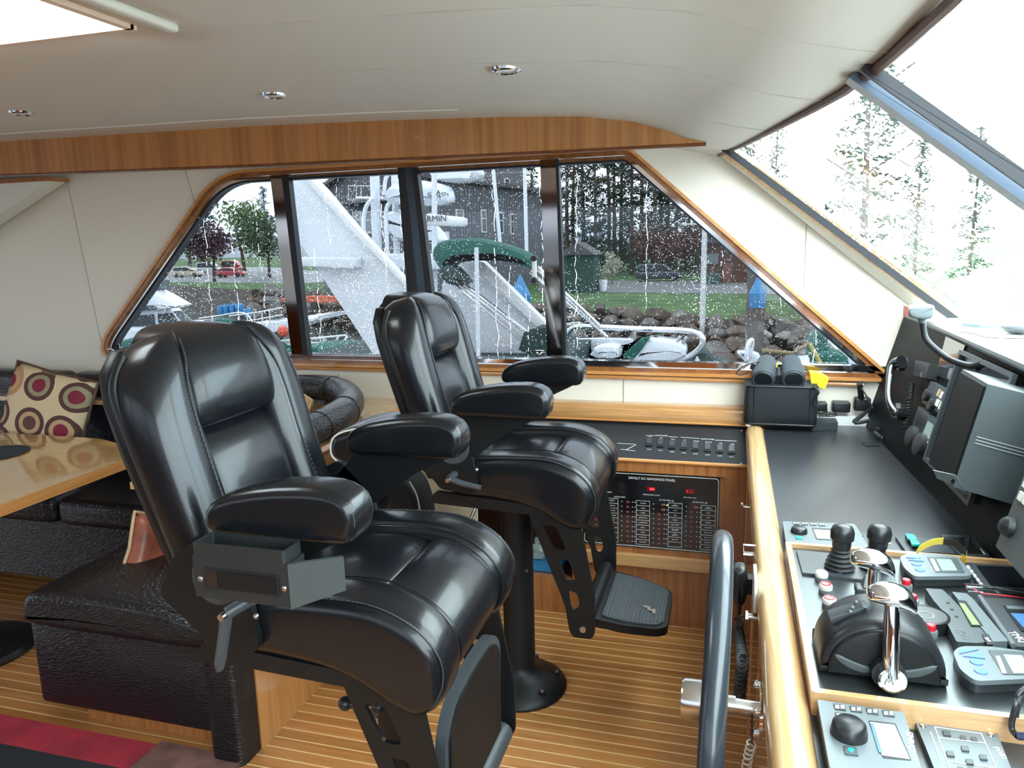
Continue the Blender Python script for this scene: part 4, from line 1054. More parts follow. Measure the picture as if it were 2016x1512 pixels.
for c_ in cols:
    if c_['name']: items.append((c_['name'], TP(*cp(c_['nx'], c_['ny'])), .0082))
    x0_, x1_ = pz_(*cp(c_['lx'][0], c_['y0']))[0], pz_(*cp(c_['lx'][1], c_['y0']))[0]
    n_ = len(c_['rows']); zs = [pz_(*cp(sum(c_['lx']) / 2, c_['y0'] + (k - .5) * c_['dy']))[1] for k in range(n_ + 1)]
    ln((x0_, zs[0]), (x0_, zs[-1])); ln((x1_, zs[0]), (x1_, zs[-1]))
    for z in zs: ln((x0_, z), (x1_, z))
    for k, s_ in enumerate(c_['rows']):
        if not s_: continue
        zc_ = (zs[k] + zs[k + 1]) / 2; T = M4(((1, 0, 0, (x0_ + x1_) / 2), (0, 0, -1, PY - .0006), (0, 1, 0, zc_), (0, 0, 0, 1)))
        if '\n' in s_:
            for j, q in enumerate(s_.split('\n')): items.append((q, M4.Translation((0, 0, .0022 - .0044 * j)) @ T, .0042))
        else: items.append((s_, T, .0052))
    c_['zs'] = zs
tg = None; lampp = None
def lamp(X, Z):
    global lampp
    if lampp is None: lampp = MB().mm((-.0015, -.0012, -.0015), (.0015, 0, .0015)).build('indicator_lamp', K['ink'], bp, origin=O0, smooth=0); o = lampp
    else: o = lampp.copy(); C.objects.link(o)
    o.location = V((X, PY, Z)) - wloc(bp)
for tx, c_, xs_ in ((548, cols[0], (500, 585, 605)), (797, cols[2], (752, 838, 858)), (1053, cols[3], (1010, 1097, 1122))):
    for k in range(9):
        zc_ = (c_['zs'][k] + c_['zs'][k + 1]) / 2
        offx = 28 if (tx == 797 and k < 2) or (tx == 1053 and k < 1) else 0
        X = pz_(*cp(tx + offx, 500))[0]
        if tg is None: tg = MB().mm((-.0058, -.007, -.0032), (.0058, 0, .0032)).build('breaker_toggle', K['redbrk'], bp, origin=O0, smooth=0); o = tg
        else: o = tg.copy(); C.objects.link(o)
        o.location = V((X, PY, zc_)) - wloc(bp)
        for q in xs_:
            if not (tx == 797 and k == 0 and q == 858): lamp(pz_(*cp(q, 500))[0], zc_)
for k in range(3):   # toggles of the left bank, seen through the far chair's footrest
    X, Z = pz_(*cp(297, 455 + k * 38)); o = tg.copy(); C.objects.link(o); o.location = V((X, PY, Z)) - wloc(bp)
    for q in (337, 355): lamp(pz_(*cp(q, 500))[0], Z)
lines.build('printed_lines', K['ink'], bp)
X, Z = pz_(*cp(861, 381)); MB().sph((X, PY - .001, Z), .0024, 10).build('lit_indicator', K['ledg'], bp)
joined_text('lettering', items, K['ink'], bp)
for (ix, iy, s_, dx) in ((733, 252, '28.0', .010), (1040, 272, '1   .', -.006)):
    X, Z = pz_(*cp(ix, iy)); m_ = MB().mm((X - .017, PY - .003, Z - .0085), (X + .017, PY, Z + .0085)).build('meter_display', K['led'], bp, smooth=0)
    text('digits', s_, M4(((1, 0, 0, X + dx * .4), (0, 0, -1, PY - .0032), (0, 1, 0, Z), (0, 0, 0, 1))), .013, K['leddig'], m_, sx=.9)
# things in the cubby and behind the far chair
t = tag(MB().mm((-.86, CYF + .05, .166), (-.68, CYF + .20, .195)).build('binder', K['bluep']), 'blue spiral binder lying in the cubby behind the far chair pedestal', 'binder')
t = thing('clear_bag', 'crumpled clear plastic bag by the blue binder', 'bag', (-.79, CYF + .12, .195))
b = MB(); b.sph((0, 0, .045), .05, 12, (.8, .6, 1.0)); b.b.verts.ensure_lookup_table()
for v in b.b.verts: v.co += V((random.uniform(-.01, .01), random.uniform(-.01, .01), random.uniform(-.01, .01)))
b.build('body', K['clear'], t, origin=O0)
ch = MB(); qx, qz = P(850, 990, y=2.93).x, 0
ch.puff(smoothpoly([V(p) for p in ((-1.30, .24), (-1.31, .66), (-1.28, .69), (-1.02, .66), (-1.02, .62), (-1.03, .26))], 1), 2.93, 2.945, .004)
tag(ch.build('nautical_chart', K['chart']), 'creased cream nautical chart standing behind the holdall against the cabinet', 'chart')
tag(MB().mm((P(1000, 1040, y=2.9).x, 2.90, .309), (P(958, 1040, y=2.9).x, 2.96, .345)).build('blue_booklet', mat('pale_blue_cover', (.35, .55, .70), .4)), 'pale blue booklet lying beside the nautical chart on the cabinet ledge', 'booklet')
# ================================================================ helm console
CZ = .83
co = thing('helm_console', 'black topped helm console with a varnished rounded teak rail along its aft edge', 'console', (.4, 1.6, 0))
MB().mm((.12, -.6, .80), (.70, 3.285, CZ)).build('countertop', K['counter'], co, smooth=0)
pr = [(.078, .79), (.076, .815), (.085, .838), (.105, .848), (.128, .846), (.143, .838), (.146, .826), (.12, .80), (.10, .775)]
b = MB(); b.loft([[V((x, y, z)) for x, z in smoothpoly([V(p) for p in pr], 1)] for y in (-.6, .4, 1.4, 2.4, 3.02, 3.10, 3.125)]); b.build('teak_rail', K['teaky'], co, smooth=60)
K['gloss'] = mat('gloss_dark_teak', (.17, .045, .012), .08, coat=1, var=.15, vscale=9)
MB().mm((.085, -.6, 0), (.11, CYF, .80)).build('front_panel', K['gloss'], co, smooth=0)
b = MB()
for y in (2.90, 2.05, 1.62): b.mm((.082, y, .02), (.0855, y + .006, .77))
b.build('door_gap', K['tabedge'], co)
MB().tube([(.080, -.6, .786), (.080, CYF, .786)], .0025, 6).build('cove_line', K['tabedge'], co)
MB().mm((.10, 3.125, .80), (.15, 3.285, .832)).build('corner_block', K['teak'], co)
# fascia carrying the electronics, and the white dash shelf over it
f0, f1, f2 = V((.55, 3.2, CZ)), V((.63, 1.8, CZ)), V((.67, 3.2, 1.285))
fu = (f1 - f0) / 1.4; fv = (f2 - f0); fv = fv / fv.z; fn = fv.cross(fu).normalized()
if fn.x > 0: fn = -fn
def FW(y, z, w=0): return f0 + fu * (3.2 - y) + fv * (z - CZ) + fn * w
def FA(px, py, w=0):
    c_ = V(((px - CX) / F_PX, (py - CY) / F_PX, 1)); d = V((RX.dot(c_), RY.dot(c_), RZ.dot(c_))); o = V((0, 0, EYE))
    return o + d * ((f0 + fn * w - o).dot(fn) / d.dot(fn))
b = MB(); b.loft([[FW(3.28, CZ), FW(3.28, 1.275), FW(3.28, 1.275, -.02), FW(3.28, CZ, -.02)], [FW(-.4, CZ), FW(-.4, 1.275), FW(-.4, 1.275, -.02), FW(-.4, CZ, -.02)]])
b.build('fascia', K['fascia'], co, smooth=0)
MB().mm((.58, -.4, .80), (1.5, 3.285, .82)).build('console_body', K['counter'], co)
ds = thing('dash_shelf', 'white dash top running under the windscreen above the electronics', 'dashboard', (1.0, 1.6, 1.27))
MB().plate([ccw([(.665, 3.285), (.69, 3.0), (.69, -.6), (2.1, -.6), (1.6, 3.285)])], lambda u, v, w: V((u, v, 1.272 + w)), .016).build('top', mat('white_dash', (.82, .82, .80), .45), ds, smooth=0)
MB().tube([(.672, 3.28, 1.276), (.688, 3.0, 1.276), (.688, -.6, 1.276)], .011, 8).build('edge_trim', K['grey3'], ds)
MB().mm((.18, 3.255, CZ), (.66, 3.299, .868)).build('trim_dash_ledge', K['white'], kind='structure')
def slab(name, px, z0, z1, m, parent=None, rad=0, inset_top=None, smooth=25, it=0):
    pts = [P(a, b_, z=z1) for a, b_ in px]; pl = ccw([(p.x, p.y) for p in pts])
    if it: pl = [tuple(v) for v in smoothpoly([V(p) for p in pl], it)]
    elif rad: pl = fillet(pl, rad, 4)
    mb = MB().plate([pl], lambda u, v, w: V((u, v, z0 + w)), z1 - z0)
    return mb.build(name, m, parent, smooth=smooth)
def flat_T(px, py, z, ang=0):   # text frame lying on a level surface; ang turns it about the vertical
    p = P(px, py, z=z); c_, s_ = math.cos(ang), math.sin(ang)
    return M4(((c_, -s_, 0, p.x), (s_, c_, 0, p.y), (0, 0, 1, p.z), (0, 0, 0, 1)))
# --- raised instrument tray with a teak fiddle ------------------------
TZ = .862
tr = thing('instrument_tray', 'raised black instrument plate framed by a pale teak fiddle on the helm console', 'panel', (.40, 1.5, CZ))
X0, Y0, X1, Y1 = .146, 1.195, .628, 1.835
fo = [(X0, Y0), (X1, Y0), (X1, Y1), (X0, Y1)]
K['fiddle'] = wood('pale_teak_fiddle', (.50, .27, .12), (.72, .44, .22), (3, 30, 60), rough=.2)
MB().plate([fillet(fo, .008, 3), offset(fo, .013)[::-1]], lambda u, v, w: V((u, v, CZ + w)), .042).build('fiddle', K['fiddle'], tr, smooth=30)
MB().mm((X0 + .012, Y0 + .012, CZ + .001), (X1 - .01, Y1 - .012, TZ)).build('plate', K['satin'], tr, smooth=0)
TZ += .0005
# joystick plate and two joysticks
def jz(z): return z
jp = slab('joystick_plate', [(1568, 1082), (1757, 1103), (1765, 1148), (1690, 1140), (1580, 1127)], TZ, TZ + .006, K['grey3'])
tag(jp, 'thin dark plate under the two black joysticks', 'plate')
def joystick(px, py, tilt, label):
    p = P(px, py, z=TZ + .007); t = thing('joystick', label, 'joystick', p, 'bellows joysticks')
    bl = []; z = 0
    for k, r in enumerate((.029, .027, .024, .021, .018)):
        bl += [(r * .82, z), (r, z + .004), (r * .82, z + .008)]; z += .0085
    MB().lathe([(.001, 0)] + bl + [(.012, z), (.001, z)], seg=28).build('bellows', K['rubber'], t, origin=O0, smooth=60)
    R_ = M4.Rotation(tilt, 3, 'Y')
    MB().lathe([(.001, .036), (.014, .038), (.0175, .046), (.018, .060), (.022, .062), (.0225, .076), (.019, .086), (.010, .0905), (.001, .0915)], seg=28, R=R_).build('knob', K['plastic'], t, origin=O0, smooth=50)
    t.scale = (1.12, 1.12, 1.12); return t
joystick(1653, 1118, .02, 'left of the two black bellows joysticks on the instrument tray')
joystick(1722, 1118, .06, 'right of the two black bellows joysticks, partly behind the chrome throttle')
b = MB(); c0 = P(1654, 1126, z=TZ + .0068)
b.tube([c0 + V(q) for q in ((-.010, 0, 0), (0, .006, 0), (.010, 0, 0), (0, -.006, 0))], .0008, 4, closed=True); b.build('direction_mark', K['ink'], jp)
# round push buttons on the left
for (px, py, rd, lab) in ((1617, 1141, 0, 'white round push button beside the left joystick'), (1625, 1166, 1, 'upper white button with a red ring on the instrument tray'), (1632, 1194, 1, 'lower white button with a red ring on the instrument tray'), (1640, 1222, 0, 'white round push button touching the black throttle housing')):
    t = thing('push_button', lab, 'button', P(px, py, z=TZ), 'illuminated push buttons')
    MB().lathe([(.001, 0), (.0135, 0), (.0135, .008), (.001, .008)], seg=24).build('base', K['grey2'], t, origin=O0)
    MB().lathe([(.001, .007), (.0130, .007), (.0135, .010), (.0130, .017), (.010, .0195), (.001, .0195)], seg=24).build('cap', K['milky'], t, origin=O0, smooth=50)
    if rd: MB().lathe([(.0065, .0185), (.0065, .0205), (.0105, .0205), (.0105, .0185)], seg=24).build('ring', K['red'], t, origin=O0)
# mushroom buttons on the right
for (px, py, lab) in ((1783, 1162, 'red button in a grey base behind the throttle lever'), (1795, 1193, 'red button in a white base, middle of the three on the right'), (1831, 1253, 'red button in a grey base beside the black throttle dome')):
    t = thing('stop_button', lab, 'button', P(px, py, z=TZ), 'red push buttons')
    MB().lathe([(.001, 0), (.0125, 0), (.0125, .012), (.0115, .014), (.001, .014)], seg=24).build('base', K['grey2'], t, origin=O0)
    MB().lathe([(.001, .013), (.0085, .013), (.0085, .023), (.007, .025), (.001, .0255)], seg=24).build('cap', K['red'], t, origin=O0)
# rotary knob in a ring
p = P(1822, 1232, z=TZ); t = thing('trim_dial', 'round black dial inside a raised black ring beside the throttle', 'dial', p)
MB().lathe([(.036, 0), (.040, 0), (.040, .024), (.037, .026), (.035, .024)], seg=36, sx=1).build('ring', K['plastic'], t, origin=O0)
MB().lathe([(.001, .004), (.022, .004), (.022, .020), (.019, .023), (.010, .022), (.009, .020), (.001, .020)], (-.002, -.004, 0), seg=32).build('knob', K['plastic'], t, origin=O0)
MB().lathe([(.012, .0225), (.012, .0245), (.015, .0245), (.015, .0225)], (-.002, -.004, 0), seg=32).build('knob_ring', K['grey2'], t, origin=O0)
p = P(1700, 1176, z=TZ); t = thing('selector_switch', 'grey selector switch half hidden behind the throttle handle', 'switch', p)
MB().lathe([(.001, 0), (.017, 0), (.017, .008), (.001, .008)], seg=24).build('collar', K['grey2'], t, origin=O0)
MB().box((0, 0, .017), (.034, .034, .016), bev=.003).build('base', K['grey3'], t, origin=O0)
MB().loft([[V((-.006, -.014, .025)), V((.010, -.014, .025)), V((.006, -.014, .028)), V((-.003, -.014, .028))], [V((-.006, .014, .025)), V((.010, .014, .025)), V((.012, .014, .045)), V((.004, .014, .045))]]).build('lever', K['grey'], t, origin=O0)
# --- twin lever engine control ------------------------------------------
p = P(1737, 1345, z=TZ); th = thing('throttle_control', 'black domed twin engine control with polished chrome lever handles', 'throttle', (p.x, p.y, TZ))
hw = .098
arc = [(hw * math.cos(a), .016 + .092 * math.sin(a)) for a in [PI * k / 24 for k in range(25)]]
sk = [(-hw - .001, .0), (hw + .001, .0)]
MB().puff([V(q) for q in arc + sk], .0, .125, .02, rn=6).build('housing', K['plastic'], th, origin=O0, smooth=50)
arc2 = [(.086 * math.cos(a), .018 + .078 * math.sin(a)) for a in [PI * k / 24 for k in range(25)]]
fc = MB().puff([V(q) for q in arc2 + [(-.085, .010), (.085, .010)]], -.007, .03, .005, rn=3).build('face_disc', K['powder'], th, origin=O0, smooth=50)
for s in (-1, 1):
    leaf = [(s * .018, .030), (s * .045, .036), (s * .078, .050), (s * .074, .036), (s * .05, .022), (s * .025, .018)]
    MB().puff(smoothpoly([V(q) for q in leaf], 1), -.010, -.004, .002, rn=2).build('leaf_inlay', K['grey'], fc, origin=O0, smooth=50)
MB().cyl((.004, -.026, .030), (.004, .0, .030), .026, .026, 32).build('pivot_collar', K['plastic'], th, origin=O0)
for (y0, top, nm) in ((-.028, (.003, -.014, .160), 1), (.135, (-.002, .13, .158), 2)):
    lv = MB()
    if nm == 1:
        lv.cyl((.006, -.042, .030), (.006, -.018, .030), .0215, .0215, 36)
        prof = spline([(.006, -.030, .035), (.004, -.028, .075), (.003, -.022, .115), (.003, -.014, .150)], 5)
        lv.tube(prof, .013, 16, rads=[.018 - .004 * i / len(prof) for i in range(len(prof))], flat=.8)
    else: lv.tube([(.0, .13, .05), (.0, .125, .15)], .011, 12)
    lo = lv.build('lever', K['chrome'], th, origin=O0, smooth=60)
    hx, hy, hz = top
    hp = []
    for (u, y, z, a, c_) in ((-.030, 0, -.004, .006, .006), (-.026, 0, -.001, .015, .011), (-.012, 0, .004, .021, .015), (.006, 0, .006, .022, .016), (.020, 0, .002, .018, .015), (.027, 0, -.006, .012, .012), (.029, 0, -.008, .004, .005)):
        hp.append([V((hx + u * 1.25, hy + y + a * 1.2 * math.cos(w), hz + z - u * .25 + c_ * 1.1 * math.sin(w))) for w in [2 * PI * k / 18 for k in range(18)]])
    MB().loft(spl_rings(hp, 3)).build('handle', K['chrome'], lo, origin=O0, smooth=70)
    if nm == 1:
        MB().cyl((.006, -.0445, .030), (.006, -.041, .030), .0175, .0175, 32).build('badge', K['milky'], lo, origin=O0)
        MB().tube([(.0 + q[0] * .010, -.0452, .030 + q[1] * .010) for q in ((-.6, -.5), (-.3, .5), (0, -.1), (.3, .6), (.7, -.4))], .001, 5).build('badge_mark', K['grey2'], lo, origin=O0)
MB().puff([V(q) for q in [( -.082, .088), (-.030, .114), (-.022, .112), (-.030, .100), (-.076, .074)]], .04, .07, .004, rn=2).build('key_pad', K['grey3'], th, origin=O0)
for dx, dz in ((-.038, .112), (-.050, .105), (-.046, .109)):
    MB().sph((dx, .035 + (dx + .05) * 2, dz), .0035, 10).build('key', K['grey2'], th, origin=O0)
# --- rounded grey displays with blue keys ----------------------------------
def display(px, label, keys, tri, lcd, strip_, name='engine_display', z1=TZ + .030):
    b0 = P(*px[0], z=z1)
    t = thing(name, label, 'display', (b0.x, b0.y, TZ), 'oval keypad displays')
    slab('case_base', [(a, b_) for a, b_ in px], TZ, z1 - .008, K['grey3'], t, rad=.012)
    slab('case_top', px, z1 - .008, z1, K['grey2'], t, rad=.012)
    for (a, b_, rx, ry) in keys:
        c_, ex, ey = P(a, b_, z=z1), P(a + rx, b_, z=z1), P(a, b_ + ry, z=z1)
        MB().lathe([(.001, 0), (.0102, 0), (.0095, .0018), (.001, .0020)], (c_.x, c_.y, z1), 20).build('key', K['keyb'], t)
    for q in tri: slab('arrow_key', q, z1, z1 + .0018, K['keyb'], t, smooth=0)
    lc = slab('display_window', lcd, z1, z1 + .0012, K['grey'], t, rad=.003, smooth=0)
    slab('lcd', strip_[0], z1 + .0013, z1 + .0018, K['lcd'], lc, smooth=0); slab('white_bar', strip_[1], z1 + .0013, z1 + .0020, K['ink'], lc, smooth=0)
    return t
display([(1771, 1097), (1782, 1090), (1830, 1089), (1885, 1095), (1915, 1130), (1905, 1134), (1800, 1135), (1780, 1118)], 'oval grey display with blue keys at the far side of the instrument tray',
        [(1804, 1111, 10, 4), (1811, 1122, 11, 5)], [[(1784, 1097), (1812, 1096), (1812, 1100)], [(1788, 1102), (1816, 1098), (1819, 1105)]],
        [(1825, 1096), (1884, 1099), (1900, 1127), (1842, 1126)], ([(1843, 1100), (1872, 1101), (1885, 1123), (1855, 1123)], [(1831, 1100), (1838, 1100), (1850, 1123), (1842, 1123)]))
display([(1876, 1283), (1890, 1272), (1945, 1272), (2016, 1281), (2040, 1290), (2060, 1340), (2030, 1336), (1920, 1341), (1890, 1318)], 'oval grey display with blue keys at the near side of the instrument tray',
        [(1922, 1304, 13, 6), (1931, 1322, 14, 7)], [[(1890, 1277), (1927, 1278), (1889, 1286)], [(1896, 1291), (1931, 1284), (1940, 1296)]],
        [(1945, 1279), (2030, 1284), (2050, 1328), (1975, 1327)], ([(1975, 1288), (2012, 1290), (2032, 1325), (1995, 1325)], [(1960, 1291), (1968, 1291), (1982, 1325), (1973, 1325)]))
# wedge-shaped compass display, lettered KVH
z1 = TZ + .022
t = thing('compass_display', 'slim grey compass display with a green screen and the letters KVH', 'display', tuple(P(1860, 1190, z=TZ)[:2]) + (TZ,))
slab('wedge', [(1822, 1158), (1855, 1160), (1872, 1176), (1955, 1262), (1922, 1266), (1883, 1263), (1866, 1230), (1858, 1205), (1838, 1182)], TZ, z1, K['grey'], t, rad=.003)
bd = slab('body', [(1874, 1165), (1903, 1168), (1915, 1178), (1985, 1262), (1955, 1263)], TZ, z1 + .002, K['grey2'], t, rad=.003)
slab('bezel', [(1884, 1180), (1902, 1183), (1936, 1232), (1912, 1231)], z1 + .002, z1 + .0026, K['gasket'], bd, smooth=0)
slab('lcd', [(1888, 1187), (1899, 1188), (1929, 1230), (1914, 1229)], z1 + .0027, z1 + .0032, K['lcdg'], bd, smooth=0)
for (a, b_) in ((1866, 1187), (1874, 1200), (1883, 1214)):
    c_ = P(a, b_, z=z1); MB().lathe([(.001, 0), (.0035, 0), (.0035, .001), (.001, .001)], (c_.x, c_.y, z1), 14).build('key', K['gasket'], t)
text('lettering', 'KVH', flat_T(1895, 1250, z1 + .0002, math.radians(-82)), .020, K['inkg'], t, sx=.9)
tb_ = slab('name_plate', [(1933, 1248), (1946, 1248), (1958, 1268), (1944, 1269)], z1 + .002, z1 + .0026, K['gasket'], bd, smooth=0)
text('plate_lettering', 'Sea', flat_T(1945, 1259, z1 + .003, math.radians(-70)), .011, K['ink'], bd)
# plotter lettered TMQ
z1 = TZ + .020
t = thing('autopilot_display', 'black framed display with a blue screen lettered TMQ at the right of the tray', 'display', tuple(P(1990, 1200, z=TZ)[:2]) + (TZ,))
slab('case', [(1925, 1176), (2040, 1180), (2110, 1280), (1993, 1272)], TZ, z1, K['grey3'], t, rad=.006)
MB().tube([P(1929, 1175, z=z1), P(1996, 1272, z=z1)], .005, 10).build('edge_bead', K['grey2'], t)
slab('bezel', [(1975, 1192), (2060, 1196), (2100, 1250), (2010, 1242)], z1, z1 + .002, K['plastic'], t, smooth=0)
slab('lcd', [(1990, 1207), (2060, 1210), (2090, 1240), (2014, 1234)], z1 + .002, z1 + .0028, K['lcdb'], t, smooth=0)
slab('grey_strip', [(1980, 1192), (2050, 1195), (2054, 1201), (1984, 1198)], z1 + .002, z1 + .0028, K['grey2'], t, smooth=0)
text('lettering', 'TMQ', flat_T(2003, 1254, z1 + .0006, math.radians(-72)), .022, K['ink'], t, sx=.8)
# flat screen behind the eyeglasses
z1 = TZ + .010
t = thing('radar_keypad_display', 'black glass display with a column of pale keys at the far right of the tray', 'display', tuple(P(1960, 1130, z=TZ)[:2]) + (TZ,))
slab('case', [(1898, 1108), (2100, 1118), (2120, 1172), (1930, 1155)], TZ, z1, K['grey3'], t, rad=.004)
slab('screen', [(1921, 1113), (2050, 1119), (2080, 1160), (1950, 1153)], z1, z1 + .001, K['screen'], t, smooth=0)
for k in range(5):
    a, b_ = 1902 + k * 6.2, 1113 + k * 8.2
    slab('key', [(a, b_), (a + 6, b_ + .4), (a + 9, b_ + 6), (a + 3, b_ + 5.6)], z1, z1 + .0025, K['milky'], t, smooth=0)
for (a, b_, c_, m) in ((1950, 1146, 1975, K['grey2']), (1975, 1148, 2006, K['grey2'])):
    pass
# eyeglasses
def zt(px, py, h): return P(px, py, z=TZ + h)
t = thing('eyeglasses', 'folded eyeglasses with thin red and silver temples lying on the displays', 'eyeglasses', tuple(P(1950, 1158, z=TZ + .03)))
MB().tube([zt(1903, 1156, .026), zt(1945, 1159, .026), zt(1975, 1160, .026), zt(2050, 1166, .026)], .0028, 8).build('frame', K['chrome'], t)
MB().tube([zt(1898, 1150, .03), zt(1935, 1152, .03), zt(1975, 1160, .03), zt(2050, 1172, .03)], .0016, 8).build('temple', K['gasket'], t)
MB().tube([zt(1901, 1152, .024), zt(1932, 1168, .024), zt(1990, 1174, .024), zt(2050, 1180, .024)], .0014, 8).build('temple', K['red'], t)
MB().tube([zt(1902, 1157, .022), zt(1906, 1164, .022), zt(1935, 1167, .022)], .002, 8).build('rim', K['chrome'], t)
for a, b_ in ((1964, 1166), (1995, 1168)): MB().sph(zt(a, b_, .024), .006, 12, (1.3, .7, .5)).build('nose_pad', K['acrylic'], t)
# --- on the counter beyond the tray ------------------------------------------
def ctrl_head(px, label, knob, keys, lcd, name, z1, brand=None, arrow=None):
    c0 = P(*px[0], z=z1); t = thing(name, label, 'control head', (c0.x, c0.y, CZ))
    slab('case_base', px, CZ, z1 - .006, K['plastic'], t, rad=.004); slab('case_top', px, z1 - .006, z1, K['grey2'], t, rad=.004)
    k_ = P(*knob[:2], z=z1)
    MB().lathe([(.001, 0), (knob[2] * 1.02, 0), (knob[2], knob[3] * .35), (knob[2] * .92, knob[3] * .8), (knob[2] * .75, knob[3]), (.001, knob[3] * 1.03)], (k_.x, k_.y, z1), 32).build('knob', K['plastic'], t, smooth=50)
    for q in keys:
        kk = slab('key', q, z1, z1 + .002, K['grey'], t, rad=.001, smooth=0)
        cx_ = sum(a for a, _ in q) / len(q); cy_ = sum(b_ for _, b_ in q) / len(q)
        w_ = (max(a for a, _ in q) - min(a for a, _ in q)) * .22; h_ = (max(b_ for _, b_ in q) - min(b_ for _, b_ in q)) * .22
        for s in (-1, 1): slab('key_legend', [(cx_ + s * w_ - w_ * .7, cy_ - h_), (cx_ + s * w_ + w_ * .6, cy_ - h_), (cx_ + s * w_ + w_ * .7, cy_ + h_), (cx_ + s * w_ - w_ * .6, cy_ + h_)], z1 + .002, z1 + .0024, K['ink'], kk, smooth=0)
    bz = slab('display_bezel', lcd[0], z1, z1 + .0006, K['gasket'], t, rad=.003, smooth=0)
    slab('lcd', lcd[1], z1 + .0007, z1 + .0012, lcd[2], bz, smooth=0)
    return t, z1
z1 = CZ + .028
t, _ = ctrl_head([(1541, 1026), (1683, 1031), (1712, 1080), (1548, 1070)], 'grey autopilot head with an oval knob behind the raised instrument tray', (1573, 1048, .020, .014),
          [[(1560 + 17 * k, 1026.5 + .9 * k), (1573 + 17 * k, 1027 + .9 * k), (1574 + 17 * k, 1032 + .9 * k), (1561 + 17 * k, 1031.5 + .9 * k)] for k in range(4)],
          ([(1598, 1039), (1640, 1041), (1652, 1064), (1607, 1062)], [(1601, 1042), (1638, 1044), (1648, 1062), (1609, 1060)], K['lcd']), 'autopilot_controller', z1)
slab('green_key', [(1566, 1055), (1579, 1056), (1581, 1061), (1567, 1060)], z1, z1 + .002, K['keyg'], t, smooth=0)
t = thing('thruster_keypad', 'flat grey keypad with square outlined keys between the autopilot head and the green switches', 'keypad', tuple(P(1720, 1060, z=CZ)))
slab('case', [(1683, 1048), (1745, 1053), (1772, 1086), (1700, 1082)], CZ, CZ + .014, K['grey'], t, rad=.003)
for q in ([(1687, 1050), (1697, 1050), (1700, 1055), (1690, 1055)], [(1686, 1058), (1700, 1059), (1703, 1067), (1689, 1066)], [(1708, 1060), (1722, 1061), (1726, 1069), (1712, 1068)]): slab('key', q, CZ + .014, CZ + .016, K['grey3'], t, smooth=0)
slab('orange_key', [(1744, 1063), (1751, 1064), (1755, 1071), (1748, 1071)], CZ + .014, CZ + .016, K['beige'], t, smooth=0)
t = thing('green_switch_panel', 'black panel with two green rocker switches beyond the yellow strap', 'switch panel', tuple(P(1800, 1070, z=CZ)))
slab('board', [(1763, 1056), (1850, 1060), (1885, 1090), (1783, 1085)], CZ, CZ + .008, K['grey3'], t, smooth=0)
for q in ([(1782, 1050), (1799, 1052), (1806, 1061), (1788, 1061)], [(1790, 1060), (1805, 1062), (1812, 1072), (1796, 1072)]):
    sw = slab('switch_body', q, CZ + .008, CZ + .017, K['plastic'], t, smooth=0); slab('switch_cap', q, CZ + .017, CZ + .022, K['keyg'], sw, smooth=0)
t = thing('trim_joystick_box', 'dark control box with an upright black lever near the grey monitor', 'control box', tuple(P(1900, 1070, z=CZ)))
slab('case', [(1851, 1052), (1910, 1055), (1948, 1094), (1890, 1093)], CZ, CZ + .016, K['grey'], t, rad=.003)
slab('face', [(1858, 1056), (1908, 1058), (1938, 1090), (1890, 1088)], CZ + .016, CZ + .0175, K['plastic'], t, smooth=0)
q = P(1904, 1084, z=CZ + .018); MB().lathe([(.001, 0), (.007, 0), (.0055, .01), (.0065, .035), (.006, .042), (.001, .042)], q, 16).build('lever', K['plastic'], t)
slab('legend', [(1929, 1080), (1931, 1080), (1940, 1091), (1937, 1091)], CZ + .0176, CZ + .018, K['ink'], t, smooth=0)
# yellow and black strap loop
t = thing('coiled_strap', 'yellow and black webbing strap curled into loops behind the instrument displays', 'strap', tuple(P(1850, 1095, z=CZ + .02)))
def ribbon(name, pts, hw, m):
    pts = [V(p) for p in spline(pts, 6)]; rg = []
    for p in pts: rg.append([p + V((0, 0, hw)), p + V((0, .0012, hw)), p + V((0, .0012, -hw)), p + V((0, 0, -hw))])
    return MB().loft(rg).build(name, m, t)
zz = CZ + .045
ribbon('yellow_band', [P(1803, 1094, y=1.80), P(1812, 1080, y=1.83), P(1835, 1068, y=1.86), P(1858, 1065, y=1.88)], .008, K['yellows'])
ribbon('black_band', [P(1856, 1066, y=1.88), P(1880, 1070, y=1.86), P(1900, 1086, y=1.82), P(1903, 1096, y=1.80)], .008, K['rubber'])
ribbon('yellow_band', [P(1903, 1092, y=1.80), P(1901, 1103, y=1.78), P(1893, 1098, y=1.80)], .009, K['yellow'])
# --- near part of the counter --------------------------------------------------
z1 = CZ + .040
t, _ = ctrl_head([(1609, 1377), (1779, 1402), (1820, 1530), (1634, 1512)], 'grey autopilot head lettered SIMRAD with a large oval knob, nearest on the console', (1671, 1446, .0255, .022),
          [[(1641 + 32 * k, 1384 + 4.2 * k), (1664 + 32 * k, 1387 + 4.2 * k), (1666 + 32 * k, 1398 + 4.2 * k), (1644 + 32 * k, 1395 + 4.2 * k)] for k in range(4)] + [[(1644, 1401), (1667, 1404), (1669, 1414), (1647, 1411)]],
          ([(1709, 1418), (1763, 1424), (1795, 1497), (1738, 1492)], [(1712, 1421), (1761, 1427), (1791, 1494), (1736, 1486)], K['lcdw']), 'autopilot_controller', z1)
slab('blue_strip', [(1713, 1423), (1720, 1424), (1738, 1484), (1730, 1480)], z1 + .0013, z1 + .0016, K['keyb'], t, smooth=0)
text('lettering', 'SIMRAD', flat_T(1792, 1460, z1 + .0004, math.radians(-97)), .0135, K['ink'], t)
kk = slab('green_arrow_key', [(1661, 1467), (1686, 1470), (1690, 1487), (1664, 1484)], z1, z1 + .002, K['grey'], t, smooth=0)
